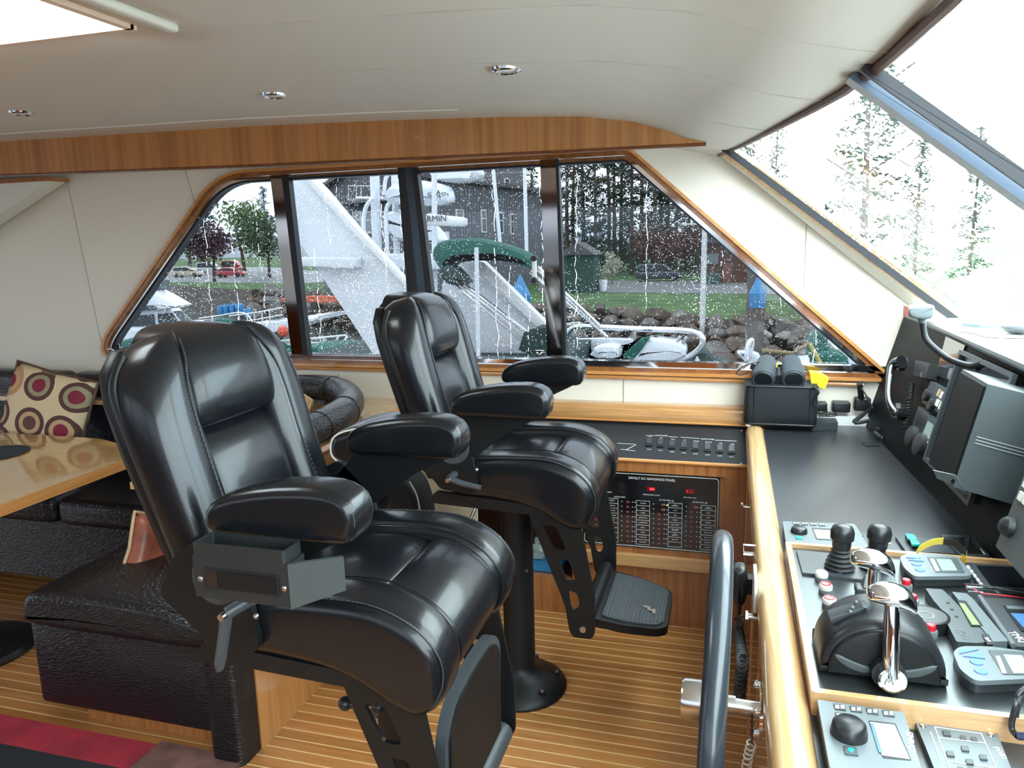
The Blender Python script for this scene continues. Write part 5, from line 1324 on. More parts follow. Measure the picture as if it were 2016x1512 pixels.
slab('green_arrow', [(1671, 1471), (1678, 1472), (1683, 1477), (1676, 1482), (1669, 1476)], z1 + .002, z1 + .0025, K['keyg'], kk, smooth=0)
z1 = CZ + .012
t = thing('remote_keypad_panel', 'flat grey control panel with outlined rows of keys at the near edge of the console', 'control panel', tuple(P(1850, 1460, z=CZ)))
slab('plate', [(1802, 1420), (1962, 1441), (2010, 1560), (1850, 1540)], CZ, z1, K['grey2'], t, rad=.003)
b = MB()
for (a0, a1) in (((1840, 1431), (1932, 1444)), ((1840, 1431), (1876, 1530)), ((1932, 1444), (1976, 1545)), ((1850, 1452), (1940, 1463)), ((1872, 1500), (1960, 1512)), ((1832, 1441), (1852, 1500))):
    b.tube([P(*a0, z=z1 + .0006), P(*a1, z=z1 + .0006)], .0009, 4)
b.build('printed_lines', K['ink'], t)
for (a, b_, m) in ((1856, 1437, 'k'), (1890, 1447, 's'), (1912, 1450, 's'), (1863, 1477, 'k'), (1892, 1467, 'k'), (1901, 1493, 'k'), (1928, 1484, 'k'), (1885, 1508, 's'), (1905, 1510, 's')):
    w = 8 if m == 'k' else 6
    slab('key', [(a, b_), (a + w * 1.8, b_ + w * .2), (a + w * 2.1, b_ + w * 1.4), (a + w * .3, b_ + w * 1.2)], z1, z1 + .003, K['grey'], t, smooth=0)
for a, b_ in ((1817, 1430), (1950, 1447)):
    c_ = P(a, b_, z=z1); MB().lathe([(.001, 0), (.005, 0), (.004, .002), (.001, .001)], (c_.x, c_.y, z1), 14).build('screw', K['dull'], t)
text('lettering', 'FWD', flat_T(1968, 1482, z1 + .0004, math.radians(-80)), .012, K['ink'], t)
# sunglasses hanging over the tray's near fiddle
t = thing('sunglasses', 'black sunglasses hooked over the near fiddle of the instrument tray', 'sunglasses', tuple(P(2004, 1400, z=.86)))
MB().tube(spline([P(2060, 1330, z=.92), P(2010, 1362, z=.905), P(2003, 1378, z=.895), P(2000, 1392, y=1.185), P(1992, 1420, y=1.18), P(1993, 1438, y=1.175), P(2004, 1450, y=1.16)], 6), .0045, 10).build('temple', K['plastic'], t)
MB().tube(spline([P(2060, 1345, z=.91), P(2015, 1370, z=.90), P(2004, 1390, y=1.19), P(2000, 1412, y=1.183)], 6), .004, 10).build('temple_tip', K['rubber'], t)
MB().tube([P(2003, 1449, y=1.16), P(2050, 1452, y=1.15)], .006, 8).build('frame', mat('navy_frame', (.02, .03, .07), .2), t)
# --- monitor boxes and electronics on the fascia -----------------------------------
def rbox(name, par, y0, y1, z0, z1_, out, dep, m, bev=0):
    """box lying against the raked fascia, standing 'out' proud of it"""
    mb = MB(); mb.loft([[FW(y0, z0, out), FW(y0, z1_, out), FW(y0, z1_, out - dep), FW(y0, z0, out - dep)], [FW(y1, z0, out), FW(y1, z1_, out), FW(y1, z1_, out - dep), FW(y1, z0, out - dep)]])
    return mb.build(name, m, par, smooth=0)
t = thing('grey_monitor', 'large dark grey box monitor with three ridges on its side, on the fascia', 'monitor', (.62, 2.03, 1.0))
A_, B_, C_, D_ = P(1895, 727, y=2.20), P(1945, 756, y=1.88), P(1877, 959, y=1.88), P(1828, 916, y=2.20)
z_t = (A_.z + B_.z) / 2; z_b = (C_.z + D_.z) / 2
dpt = V((.30, -.02, -.075))
b = MB(); b.loft([[A_, B_, C_, D_], [A_ + dpt, B_ + dpt, C_ + dpt, D_ + dpt]]); b.build('case', K['grey'], t, smooth=0)
o_ = (B_ - A_).cross(D_ - A_).normalized(); o_ = -o_ if o_.x > 0 else o_
def lerp4(u, v): return A_.lerp(B_, u).lerp(D_.lerp(C_, u), v)
MB().loft([[lerp4(u, v) + o_ * .001 for u, v in ((.03, .03), (.97, .03), (.97, .97), (.03, .97))], [lerp4(u, v) + o_ * .004 for u, v in ((.03, .03), (.97, .03), (.97, .97), (.03, .97))]]).build('screen', K['fascia'], t, smooth=0)
for k in range(3):
    a = B_.lerp(C_, .50 + .03 * k) + V((.012, -.001, 0)); MB().tube([a, a + dpt * .9], .0022, 6).build('ridge', K['grey2'], t)
MB().loft([[C_ + V((0, -.003, .03)), C_ + V((.02, -.003, .0)), C_ + V((-.02, .06, .0)), C_ + V((-.03, .06, .02))], [C_ + V((.002, .0, .03)), C_ + V((.022, .0, .0)), C_ + V((-.018, .065, .0)), C_ + V((-.028, .065, .02))]]).build('foot_tab', K['grey2'], t, smooth=0)
t = thing('helm_radar_display', 'grey display with square pale keys and a big knob at the right of the fascia', 'display', (.60, 1.6, .95))
E1, E2, E3 = P(2016, 935, y=1.72), P(1977, 1033, y=1.72), P(1990, 1085, y=1.70)
e_up = (E1 - E2).normalized(); e_y = V((0, -1, 0)); e_n = e_up.cross(e_y).normalized(); e_n = -e_n if e_n.x > 0 else e_n
TT = E2 + e_up * .26; BB = E2 - e_up * .06 + V((.0, -.03, 0))
b = MB(); b.loft([[E2, TT, TT - e_n * .2, E2 - e_n * .2], [BB + e_y * .02, TT + e_y * .42, TT + e_y * .42 - e_n * .2, BB + e_y * .02 - e_n * .2]]) if 0 else b.loft([[E2 - e_up * .05, TT, TT - e_n * .12, E2 - e_up * .05 - e_n * .12], [E2 - e_up * .05 + e_y * .42, TT + e_y * .42, TT + e_y * .42 - e_n * .12, E2 - e_up * .05 + e_y * .42 - e_n * .12]])
b.build('case', K['grey'], t, smooth=0)
kb = E2 + e_y * .035 + e_up * .008
MB().lathe([(.001, 0), (.022, 0), (.020, .012), (.012, .020), (.001, .022)], kb + e_n * .001, 28, R=V((0, 0, 1)).rotation_difference(e_n).to_matrix()).build('knob', K['plastic'], t)
for k in range(3):
    for j in range(2):
        q = E2 + e_y * (.03 + .028 * j) + e_up * (.075 + .028 * k) + e_n * .002
        MB().box(q, (.006, .020, .018), R=V((0, 0, 1)).rotation_difference(e_up).to_matrix()).build('key', K['milky'], t)
# flat monitor frame behind the box monitor
t = thing('flat_monitor', 'thin framed flat monitor on the fascia behind the grey box monitor', 'monitor', (.60, 2.4, .9))
T1, T2, T4, T3 = FA(1897, 690, .03), FA(1993, 733, .03), FA(1824, 906, .03), None
T2 = V((T1.x + .01, T1.y - .42, T1.z)); T3 = V((T4.x + .01, T4.y - .42, T4.z)); T4 = V((T4.x, T4.y, T4.z))
def fr4(p, q, r, s_, w):
    c_ = (p + q + r + s_) / 4; return [v + (c_ - v) * w for v in (p, q, r, s_)]
oo, ii = fr4(T1, T2, T3, T4, 0), fr4(T1, T2, T3, T4, .07)
b = MB()
for k in range(4):
    a0, a1, b1, b0 = oo[k], oo[(k + 1) % 4], ii[(k + 1) % 4], ii[k]
    b.loft([[a0, a1, b1, b0], [v + fn * .012 for v in (a0, a1, b1, b0)]])
b.build('bezel', K['grey3'], t, smooth=0)
MB().loft([fr4(T1, T2, T3, T4, .05), [v - fn * .02 for v in fr4(T1, T2, T3, T4, .05)]]).build('screen', K['screen'], t, smooth=0)
# radios
def radio(name, label, q, out, parts):
    pts = [FA(*p, out) for p in q]; c_ = sum(pts, V((0, 0, 0))) / 4; t = thing(name, label, 'radio', c_)
    MB().loft([pts, [p - fn * (out + .005) for p in pts]]).build('case', K['grey3'], t, smooth=0)
    def at(u, v): return pts[0].lerp(pts[1], u).lerp(pts[3].lerp(pts[2], u), v)
    for nm, (u0, v0, u1, v1), m, h in parts:
        r_ = [at(u0, v0), at(u1, v0), at(u1, v1), at(u0, v1)]
        if nm == 'knob':
            cc = at((u0 + u1) / 2, (v0 + v1) / 2); rad = (r_[0] - r_[1]).length / 2
            MB().lathe([(.001, 0), (rad, 0), (rad, h * .8), (rad * .8, h), (.001, h)], cc, 20, R=V((0, 0, 1)).rotation_difference(fn).to_matrix()).build(nm, m, t)
        else: MB().loft([r_, [p + fn * h for p in r_]]).build(nm, m, t, smooth=0)
    return t
radio('vhf_radio', 'black radio with pale keys above the larger radio on the fascia', [(1832, 750), (1882, 780), (1862, 822), (1815, 792)], .02,
      [('knob', (.05, .45, .22, .75), K['plastic'], .014), ('knob', (.35, .72, .52, .98), K['plastic'], .014), ('key', (.42, .1, .50, .4), K['beige'], .003), ('key', (.54, .12, .62, .42), K['milky'], .003), ('key', (.50, .5, .62, .8), K['milky'], .003), ('key', (.66, .5, .8, .85), K['milky'], .003), ('display_window', (.62, .1, .95, .42), K['grey'], .001)])
t = radio('ssb_radio', 'black radio with a slotted speaker, grey display and two ribbed knobs low on the fascia', [(1808, 800), (1868, 845), (1840, 905), (1788, 862)], .025,
      [('display_window', (.42, .18, .92, .62), K['lcd'], .0015), ('knob', (.08, .72, .32, .98), K['rubber'], .022), ('knob', (.40, .78, .66, 1.0), K['rubber'], .022), ('key', (.4, .68, .9, .74), K['milky'], .002)] + [('speaker_slot', (.05, .10 + .06 * k, .36, .13 + .06 * k), K['gasket'], .001) for k in range(9)])
t = thing('fascia_screen', 'small unlit glass screen set high on the fascia beside the gooseneck lamp', 'screen', tuple(FA(1870, 690)))
q = [FA(1862, 662, .004), FA(1900, 680, .004), FA(1872, 750, .004), FA(1842, 738, .004)]
MB().loft([q, [p - fn * .006 for p in q]]).build('glass', K['screen'], t, smooth=0)
# telephone handset in its cradle
t = thing('phone_handset', 'shiny black telephone handset hanging in a cradle on the far end of the fascia', 'telephone', tuple(FA(1775, 760, .06)))
pth = spline([FA(1775, 712, .085), FA(1757, 720, .10), FA(1750, 755, .11), FA(1750, 790, .11), FA(1762, 812, .09), FA(1776, 815, .06)], 6)
MB().tube(pth, .014, 16, rads=[.022 - .012 * math.sin(PI * i / (len(pth) - 1)) for i in range(len(pth))]).build('handle', mat('gloss_black', (.008, .009, .010), .08, coat=1), t)
MB().lathe([(.001, 0), (.026, 0), (.030, .018), (.024, .03), (.001, .03)], FA(1776, 812, .03), 24, R=V((0, 0, 1)).rotation_difference(fn).to_matrix()).build('mouthpiece', K['plastic'], t)
MB().lathe([(.001, 0), (.024, 0), (.026, .018), (.001, .03)], FA(1782, 718, .045), 24, R=V((0, 0, 1)).rotation_difference(fn).to_matrix()).build('earpiece', K['plastic'], t)
q = [FA(1802, 708, .035), FA(1830, 716, .035), FA(1822, 744, .035), FA(1797, 738, .035)]
cr = MB().loft([q, [p - fn * .05 for p in q]]).build('cradle', K['plastic'], t, smooth=0)
c_ = FA(1814, 738, .037); MB().box(c_, (.004, .012, .014)).build('clip', K['dull'], cr)
MB().tube(coil([FA(1795, 755, .02), FA(1790, 790, .03), FA(1786, 815, .03), FA(1780, 840, .03)], .008, 17, .003, 9), .0026, 6).build('coiled_cord', K['rubber'], t)
# microphone lying on the counter with its coiled cord
t = thing('radio_microphone', 'black handheld microphone with a coiled cord lying on the counter below the handset', 'microphone', tuple(P(1770, 850, z=CZ)))
MB().tube(spline([P(1752, 842, z=CZ + .045), P(1765, 845, z=CZ + .045), P(1780, 850, z=CZ + .04)], 4), .012, 14, rads=[.006, .008, .010, .013, .014, .013, .012, .010, .007]).build('body', K['plastic'], t)
MB().sph(P(1784, 852, z=CZ + .04), .010, 12).build('head', K['grey2'], t)
MB().tube(coil(spline([P(1722, 852, z=CZ + .02), P(1735, 862, z=CZ + .016), P(1755, 866, z=CZ + .014), P(1768, 860, z=CZ + .016), P(1752, 846, z=CZ + .03), P(1722, 846, z=CZ + .03)], 6), .0075, 32, .003, 8), .0026, 5).build('coiled_cord', K['rubber'], t)
tag(MB().lathe([(.001, 0), (.035, 0), (.037, .003), (.030, .006), (.001, .005)], P(1752, 871, z=CZ + .0005), 28).build('cable_grommet', K['plastic']), 'flat round black cable cover on the counter under the coiled cord', 'cover')
tag(slab('black_note_pad', [(1697, 870), (1722, 868), (1732, 877), (1706, 878)], CZ + .0005, CZ + .003, K['plastic']), 'small black rectangle lying flat on the counter by the fascia', 'pad')
# gooseneck lamp
t = thing('gooseneck_lamp', 'grey headed gooseneck lamp curving up from the fascia in front of the dash top', 'lamp', tuple(FA(1880, 705, .02)))
gp_ = spline([P(1938, 712, y=2.30), P(1912, 720, y=2.36), P(1875, 710, y=2.42), P(1845, 690, y=2.46), P(1822, 665, y=2.48), P(1816, 632, y=2.48)], 8)
MB().tube(gp_, .0085, 12).build('gooseneck', K['grey3'], t)
nk = MB()
for i in range(0, len(gp_) - 1):
    for u in (0, .33, .66):
        p = gp_[i].lerp(gp_[i + 1], u); d = (gp_[i + 1] - gp_[i]).normalized(); nk.cyl(p - d * .001, p + d * .001, .0092, .0092, 12)
nk.build('gooseneck_rings', K['plastic'], t)
hc = P(1809, 613, y=2.46); MB().puff(smoothpoly([V(q) for q in ((-.034, -.012), (-.034, .016), (.030, .022), (.036, .012), (.034, -.018), (.0, -.022))], 1), -.034, .034, .008, T=M4.Translation(hc)).build('lamp_head', K['grey2'], t, smooth=50)
MB().mm(hc + V((-.0365, -.028, -.014)), hc + V((-.033, .028, .016))).build('red_lens', mat('dull_red_lens', (.45, .06, .05), .3), t)
MB().cyl(P(1816, 636, y=2.47), P(1816, 622, y=2.47), .010, .016, 14).build('swivel', K['grey2'], t)
# on the dash top
DZ = 1.2885
t = thing('folding_knife', 'slim grey folded knife with a dark tip lying on the white dash top', 'knife', tuple(P(1930, 640, z=DZ + .01)))
MB().tube([P(1898, 638, z=DZ + .014), P(1930, 641, z=DZ + .014), P(1958, 640, z=DZ + .014)], .012, 12, flat=.7).build('handle', K['grey2'], t)
MB().tube([P(1956, 640, z=DZ + .012), P(1973, 638, z=DZ + .012)], .006, 8, rads=[.007, .001]).build('tip', K['grey3'], t)
t = tag(MB().sph(P(2006, 645, z=DZ + .018), .06, 20, (.8, 1.0, .30)).build('sunglasses_case', K['grey3']), 'rounded dark case lying on the white dash top at the right edge', 'case')
c_ = MB().tube(spline([P(1893, 653, z=DZ + .002), P(1920, 658, z=DZ + .002), P(1952, 665, z=DZ + .002), P(2030, 667, z=DZ + .002)], 5), .0016, 6).build('thin_cable', K['gasket'])
tag(c_, 'thin dark cable lying across the white dash top', 'cable')
# --- things by the window on the far end of the counter -----------------------------
bg = thing('binocular_bag', 'square black nylon bag holding binoculars at the far end of the console', 'bag', (.20, 3.17, CZ))
b0, b1 = P(1462, 757, y=3.12), P(1605, 757, y=3.12)
lo_, hi_ = .842, 1.015
def bxy(u, v, z): return V((.075 + .262 * u, 3.10 + .15 * v, z))
rg = []
for (z, gx) in ((.852, -.004), (.856, .004), (.90, .008), (.96, .006), (1.0, .0), (1.014, -.004)):
    pl = rrect(.270 + gx, .150 + gx, .022, 5, .208, 3.185); rg.append([V((u, v, z)) for u, v in pl])
body = MB().loft(rg).build('body', K['bag'], bg, smooth=50)
for z in (1.012, .858): MB().tube([V((u, v, z)) for u, v in rrect(.272, .152, .022, 5, .208, 3.185)], .0035, 6, closed=True).build('welt', K['gasket'], body)
for x in (.105, .315): MB().tube([(x, 3.108, .86), (x, 3.106, 1.01)], .002, 6).build('side_seam', K['gasket'], body)
MB().tube(spline([P(1600, 760, y=3.10), P(1612, 772, y=3.09), P(1600, 790, y=3.10), P(1608, 800, y=3.10)], 5), .004, 6).build('cord_toggle', K['gasket'], body)
bn = thing('binoculars', 'dark rubber armoured binoculars standing eyepieces up in the black bag', 'binoculars', (.20, 3.16, .95))
K['armour'] = mat('dark_rubber_armour', (.05, .06, .07), .45)
for s, px_ in ((-1, 1502), (1, 1562)):
    e0 = P(px_, 748, y=3.145); e1 = P(px_ - s * 6 + 2, 712, y=3.26)
    tb2 = MB().tube([e0, e0.lerp(e1, .3), e1], .046, 22, rads=[.046, .047, .036]).build('barrel', K['armour'], bn, smooth=50)
    d = (e0 - e1).normalized(); f_ = e0 + d * .0006
    MB().cyl(f_, f_ + d * .0015, .034, .034, 24).build('lens', K['screen'], tb2)
    MB().tube([f_ + (d.orthogonal().normalized() * math.cos(a) + d.cross(d.orthogonal()).normalized() * math.sin(a)) * .038 for a in [2 * PI * k / 24 for k in range(24)]], .0045, 8, closed=True).build('eyecup_rim', K['armour'], tb2)
MB().cyl(P(1534, 748, y=3.15), P(1534, 730, y=3.22), .022, .018, 18).build('hinge', K['plastic'], bn)
for pts in (((1500, 712), (1478, 716), (1462, 722), (1450, 735), (1462, 738), (1475, 730)), ((1540, 722), (1532, 732), (1528, 742), (1545, 716), (1562, 710))):
    MB().tube(spline([P(a, b_, y=3.2) for a, b_ in pts], 6), .006, 8, flat=.4).build('neck_strap', K['rubber'], bn)
tg_ = thing('yellow_float', 'bright yellow angular plastic float behind the black bag', 'float', tuple(P(1612, 750, y=3.2)))
q = [P(a, b_, y=3.19) for a, b_ in ((1594, 733), (1612, 735), (1632, 746), (1624, 767), (1608, 760), (1597, 755))]
MB().loft([q, [p + V((.0, .035, .004)) for p in q]]).build('float_body', K['yellow'], tg_, smooth=0)
q = [P(a, b_, y=3.24) for a, b_ in ((1518, 714), (1532, 716), (1530, 726), (1520, 724))]
MB().loft([q, [p + V((0, .02, 0)) for p in q]]).build('float_end', K['yellow'], tg_, smooth=0)
for i, (x0, x1, y0, y1, lab) in enumerate(((1600, 1627, 790, 806, 'black plug adapter half hidden behind the bag on the wall'), (1638, 1672, 789, 810, 'black plug adapter on the wall between the bag and the spotlight plug'))):
    a, b_ = P(x0, y0, y=3.28), P(x1, y1, y=3.28)
    t = MB().box(((a.x + b_.x) / 2, 3.275, (a.z + b_.z) / 2), (b_.x - a.x, .05, a.z - b_.z), bev=.006).build('plug_adapter', K['plastic']); tag(t, lab, 'adapter', 'plug adapters')
t = thing('cigar_lighter_plug', 'black lighter plug with a coiled cord standing in a wall socket by the fascia', 'plug', tuple(P(1697, 800, y=3.27)))
MB().cyl(P(1697, 796, y=3.27), P(1692, 755, y=3.22), .012, .0105, 18).build('plug', K['plastic'], t)
MB().box(P(1697, 795, y=3.27), (.062, .045, .055), bev=.008).build('socket', K['plastic'], t)
MB().tube(spline([P(1694, 762, y=3.22), P(1706, 780, y=3.21), P(1718, 802, y=3.2)], 5), .003, 6).build('cable', K['rubber'], t)
MB().tube(coil(spline([P(1718, 802, y=3.2), P(1700, 816, y=3.2), P(1682, 830, y=3.17), P(1690, 832, y=3.16), P(1714, 827, y=3.15)], 6), .0065, 30, .003, 8), .0022, 5).build('coiled_cord', K['rubber'], t)
t = thing('power_supply', 'flat charger box with a tangle of thin black leads on the counter beside the bag', 'charger', tuple(P(1625, 830, z=CZ)))
q = [P(a, b_, z=CZ + .03) for a, b_ in ((1602, 822), (1645, 822), (1650, 832), (1600, 834))]
MB().loft([q, [V((p.x, p.y, CZ + .001)) for p in q]]).build('case', K['grey3'], t, smooth=0)
random.seed(5)
pts = [P(1605 + random.random() * 42, 806 + random.random() * 14, z=CZ + .05 + random.random() * .02) for _ in range(16)]
MB().tube(spline(pts, 6), .0022, 6).build('lead', K['rubber'], t)
MB().tube(spline([P(1604, 836, z=CZ + .004), P(1640, 832, z=CZ + .004), P(1680, 828, z=CZ + .004), P(1660, 824, z=CZ + .01), P(1645, 820, z=CZ + .03)], 6), .0018, 6).build('lead', K['rubber'], t)
# --- wheel -----------------------------------------------------------------------
w = thing('steering_wheel', 'thick dark rimmed steering wheel seen edge on with a steel hub, before the console', 'steering wheel', (-.012, 1.36, .722))
Rt = M4.Rotation(.038, 3, 'Y')
MB().tube([Rt @ V((0, .308 * math.cos(a), .308 * math.sin(a))) for a in [2 * PI * k / 72 for k in range(72)]], .0205, 20, closed=True).build('rim', mat('dark_blue_grey_rim', (.022, .030, .039), .30, coat=.3), w, origin=O0)
MB().lathe([(.001, -.050), (.036, -.050), (.039, -.044), (.039, .002), (.032, .024), (.018, .030), (.018, .05), (.001, .05)], (-.006, 0, 0), 36, R=M4.Rotation(PI / 2, 3, 'Y')).build('hub', K['steel'], w, origin=O0)
MB().cyl((.02, 0, 0), (.105, 0, -.003), .015, .015, 24).build('shaft', K['steel'], w, origin=O0)
for k in range(5):
    a = math.radians(20 + 72 * k)
    MB().tube([Rt @ V((-.002, .03 * math.cos(a), .03 * math.sin(a))), Rt @ V((-.004, .17 * math.cos(a), .17 * math.sin(a))), Rt @ V((0, .305 * math.cos(a), .305 * math.sin(a)))], .008, 10).build('spoke', K['steel'], w, origin=O0)
MB().lathe([(.001, 0), (.055, 0), (.055, .006), (.001, .006)], (.086, 0, -.003), 36, R=M4.Rotation(PI / 2, 3, 'Y')).build('mounting_flange', K['chrome'], w, origin=O0)
for k in range(4):
    a = math.radians(45 + 90 * k + 20); MB().sph((.083, .043 * math.cos(a), .043 * math.sin(a)), .008, 10).build('dome_nut', K['chrome'], w, origin=O0)
# small fittings on the console face
XF = .084
t = thing('door_catch', 'small chrome catch on the console face below the teak rail, farthest from the wheel', 'catch', (XF - .01, 2.55, .64))
y_, z_ = P(1467, 998, x=.068).y, P(1467, 998, x=.068).z
t.location = (.070, y_, z_)
MB().tube([(.015, 0, 0), (-.004, 0, 0), (-.012, 0, .008)], .005, 10).build('stem', K['chrome'], t, origin=O0); MB().tube([(-.012, -.008, .008), (-.012, .008, .008)], .004, 8).build('thumb_bar', K['chrome'], t, origin=O0)
h0 = P(1464, 1072, x=.052); h1 = P(1464, 1100, x=.052)
t = thing('grab_bracket', 'square chrome bracket standing off the console face above the microphone', 'bracket', tuple(h0))
MB().tube([(.033, 0, 0), (0, 0, 0), (0, -.004, h1.z - h0.z), (.033, -.004, h1.z - h0.z)], .003, 8).build('wire', K['chrome'], t, origin=O0)
MB().tube([(.033, -.004, h1.z - h0.z - .004), (.0, -.004, h1.z - h0.z - .004)], .006, 8).build('hinge', K['dull'], t, origin=O0)
mp_ = P(1458, 1150, x=.045)
t = thing('hung_microphone', 'black microphone hanging behind the wheel from a clip on the console face', 'microphone', tuple(mp_))
MB().puff(smoothpoly([V(q) for q in ((-.022, .045), (-.022, -.01), (-.012, -.05), (.008, -.052), (.018, -.01), (.014, .045), (0, .052))], 2), -.028, .028, .014, rn=4).build('body', K['plastic'], t, origin=O0, smooth=60)
MB().mm((.016, -.016, -.018), (.040, .016, .022)).build('clip', K['gasket'], t, origin=O0)
MB().tube([(-.002, 0, -.05), (-.002, 0, -.09)], .004, 8, rads=[.006, .003]).build('strain_relief', K['rubber'], t, origin=O0)
zb_ = P(1462, 1390, x=.05).z
c0 = P(1463, 1222, x=.045); c1_ = P(1462, 1300, x=.045); c2_ = P(1456, 1372, x=.045)
MB().tube(coil([V((-.002, 0, -.09)), V((-.002, 0, -.12)), c1_ - mp_, c2_ - mp_], .010, 26, .003, 9), .0036, 6).build('coiled_cord', K['rubber'], t, origin=O0)
q0_, q1_ = P(1490, 1158, x=.078), P(1487, 1190, x=.078)
t = thing('hatch_plate', 'narrow pale plastic plate on the console face beside the hung microphone', 'plate', tuple(q0_))
MB().box((-.004, 0, 0), (.008, .10, .075), bev=.002).build('plate', K['milky'], t, origin=O0)
q0_ = P(1482, 1215, x=.070)
t = thing('cable_gland', 'steel cable gland below the pale plate on the console face', 'gland', tuple(q0_))
MB().cyl((.018, 0, 0), (-.01, 0, 0), .008, .008, 16).build('stem', K['steel'], t, origin=O0); MB().cyl((-.01, 0, 0), (-.016, 0, 0), .013, .013, 6).build('nut', K['dull'], t, origin=O0)
MB().tube(spline([(-.014, 0, 0), (-.03, .004, -.006), (-.032, .006, -.04)], 5), .003, 6).build('cable', K['rubber'], t, origin=O0)
t = thing('white_coiled_cord', 'white spiral cord hanging by the console face under the wheel hub', 'cord', tuple(P(1480, 1470, x=.06)))
MB().tube(coil([P(1480, 1462, x=.06), P(1474, 1485, x=.057), P(1466, 1530, x=.053)], .008, 7, .002, 12), .0016, 6).build('coil', K['milky'], t)
MB().tube([P(1480, 1462, x=.06), P(1481, 1405, x=.065)], .0018, 6).build('lead', K['rubber'], t)
# ================================================================ outside: harbour, lawn, buildings, boats
def shore(x): return 39.5 - .58 * x
GZ, WZ = -2.5, -4.8
K['grass'] = mat('mown_grass', (.055, .115, .03), .9, var=.35, vscale=.5, bump=.5, bscale=30, bdist=.05)
K['mud'] = mat('dark_bank', (.045, .035, .028), .8, var=.4, vscale=1.2)
K['rock1'] = mat('brown_boulder', (.10, .078, .062), .75, var=.4, vscale=3, bump=.6, bscale=9, bdist=.04)
K['rock2'] = mat('grey_boulder', (.17, .155, .145), .75, var=.35, vscale=3, bump=.6, bscale=9, bdist=.04)
K['rock3'] = mat('pale_boulder', (.42, .40, .37), .7, var=.2, vscale=3, bump=.5, bscale=9, bdist=.03)
K['asph'] = mat('wet_asphalt', (.16, .165, .17), .5, var=.1, vscale=.6)
K['bark'] = mat('tree_bark', (.075, .055, .045), .9, var=.3, vscale=4)
K['fir'] = mat('fir_needles', (.028, .050, .028), .8, var=.3, vscale=.8)
K['leafg'] = mat('spring_leaves', (.10, .155, .045), .8, var=.3, vscale=.8)
K['leafd'] = mat('dull_green_leaves', (.045, .085, .035), .8, var=.3, vscale=.8)
K['leafp'] = mat('purple_leaves', (.075, .030, .042), .8, var=.3, vscale=.8)
K['leafr'] = mat('russet_leaves', (.11, .045, .035), .8, var=.3, vscale=.8)
K['gel'] = mat('white_gelcoat', (.74, .77, .82), .22, coat=.5)
K['canvas'] = mat('green_canvas', (.012, .10, .075), .75, var=.15, vscale=3)
K['canvasd'] = mat('dark_green_canvas', (.02, .045, .045), .75)
K['boatwin'] = mat('dark_boat_window', (.03, .035, .04), .15, coat=.5)
K['alloy'] = mat('bright_rail', (.75, .76, .78), .2, metal=1)
K['timber'] = mat('weathered_piling', (.13, .115, .105), .85, var=.3, vscale=2)
K['bluecap'] = mat('blue_pile_cap', (.05, .22, .45), .5)
# ground
b = MB(); b.plate([ccw([(-200, shore(-200)), (120, shore(-60) - 100), (120, 330), (-300, 330)])] if 0 else [ccw([(-140, shore(-140)), (-2, shore(-2)), (6, 36.5), (60, 34), (130, 34), (130, 340), (-340, 340), (-340, shore(-140) + 60)])], lambda u, v, w: V((u, v, GZ - w)), .4)
b.build('ground_lawn', K['grass'], kind='structure', smooth=0)
MB().mm((-340, 3.6, WZ - .1), (130, 140, WZ)).build('ground_water', mat('harbour_water', (.06, .075, .07), .12, bump=.4, bscale=1.5, bdist=.05), kind='structure')
b = MB(); lo = [(-140, shore(-140)), (-2, shore(-2)), (6, 36.5), (60, 34), (130, 34)]
b.loft([[V((x, y, GZ)), V((x + 1, y - 3.6, WZ - .2)), V((x + 1, y + 1, WZ - .2))] for x, y in lo], cap=False); b.build('ground_bank', K['mud'], kind='structure', smooth=0)
MB().plate([ccw([P(1060, 574, z=GZ).to_2d()[:], P(1700, 582, z=GZ).to_2d()[:], P(1700, 555, z=GZ).to_2d()[:], P(1060, 552, z=GZ).to_2d()[:]])], lambda u, v, w: V((u, v, GZ + .01 + w)), .02).build('ground_drive', K['asph'], kind='structure', smooth=0)
MB().plate([ccw([(-160, 112), (-48, 78), (-40, 88), (-100, 150), (-160, 170)])], lambda u, v, w: V((u, v, GZ + .01 + w)), .02).build('ground_car_park', K['asph'], kind='structure', smooth=0)
# boulders of the riprap
random.seed(11)
def rockmesh(m):
    b = bmesh.new(); bmesh.ops.create_icosphere(b, subdivisions=2, radius=.5)
    ax = V((random.uniform(.8, 1.3), random.uniform(.7, 1.1), random.uniform(.5, .85)))
    pl = [(V((random.uniform(-1, 1), random.uniform(-1, 1), random.uniform(-1, 1))).normalized(), random.uniform(.28, .42)) for _ in range(9)]
    for v in b.verts:
        for n_, d in pl:
            t = v.co.dot(n_)
            if t > d: v.co -= n_ * (t - d)
        v.co = V((v.co.x * ax.x, v.co.y * ax.y, v.co.z * ax.z)) * 1.2
    me = bpy.data.meshes.new('boulder'); b.to_mesh(me); b.free(); me.materials.append(m); me.polygons.foreach_set('use_smooth', [True] * len(me.polygons)); me.set_sharp_from_angle(angle=math.radians(28))
    return me
rocks = [rockmesh(m) for m in (K['rock1'], K['rock1'], K['rock2'], K['rock2'], K['rock3'], K['rock1'])]
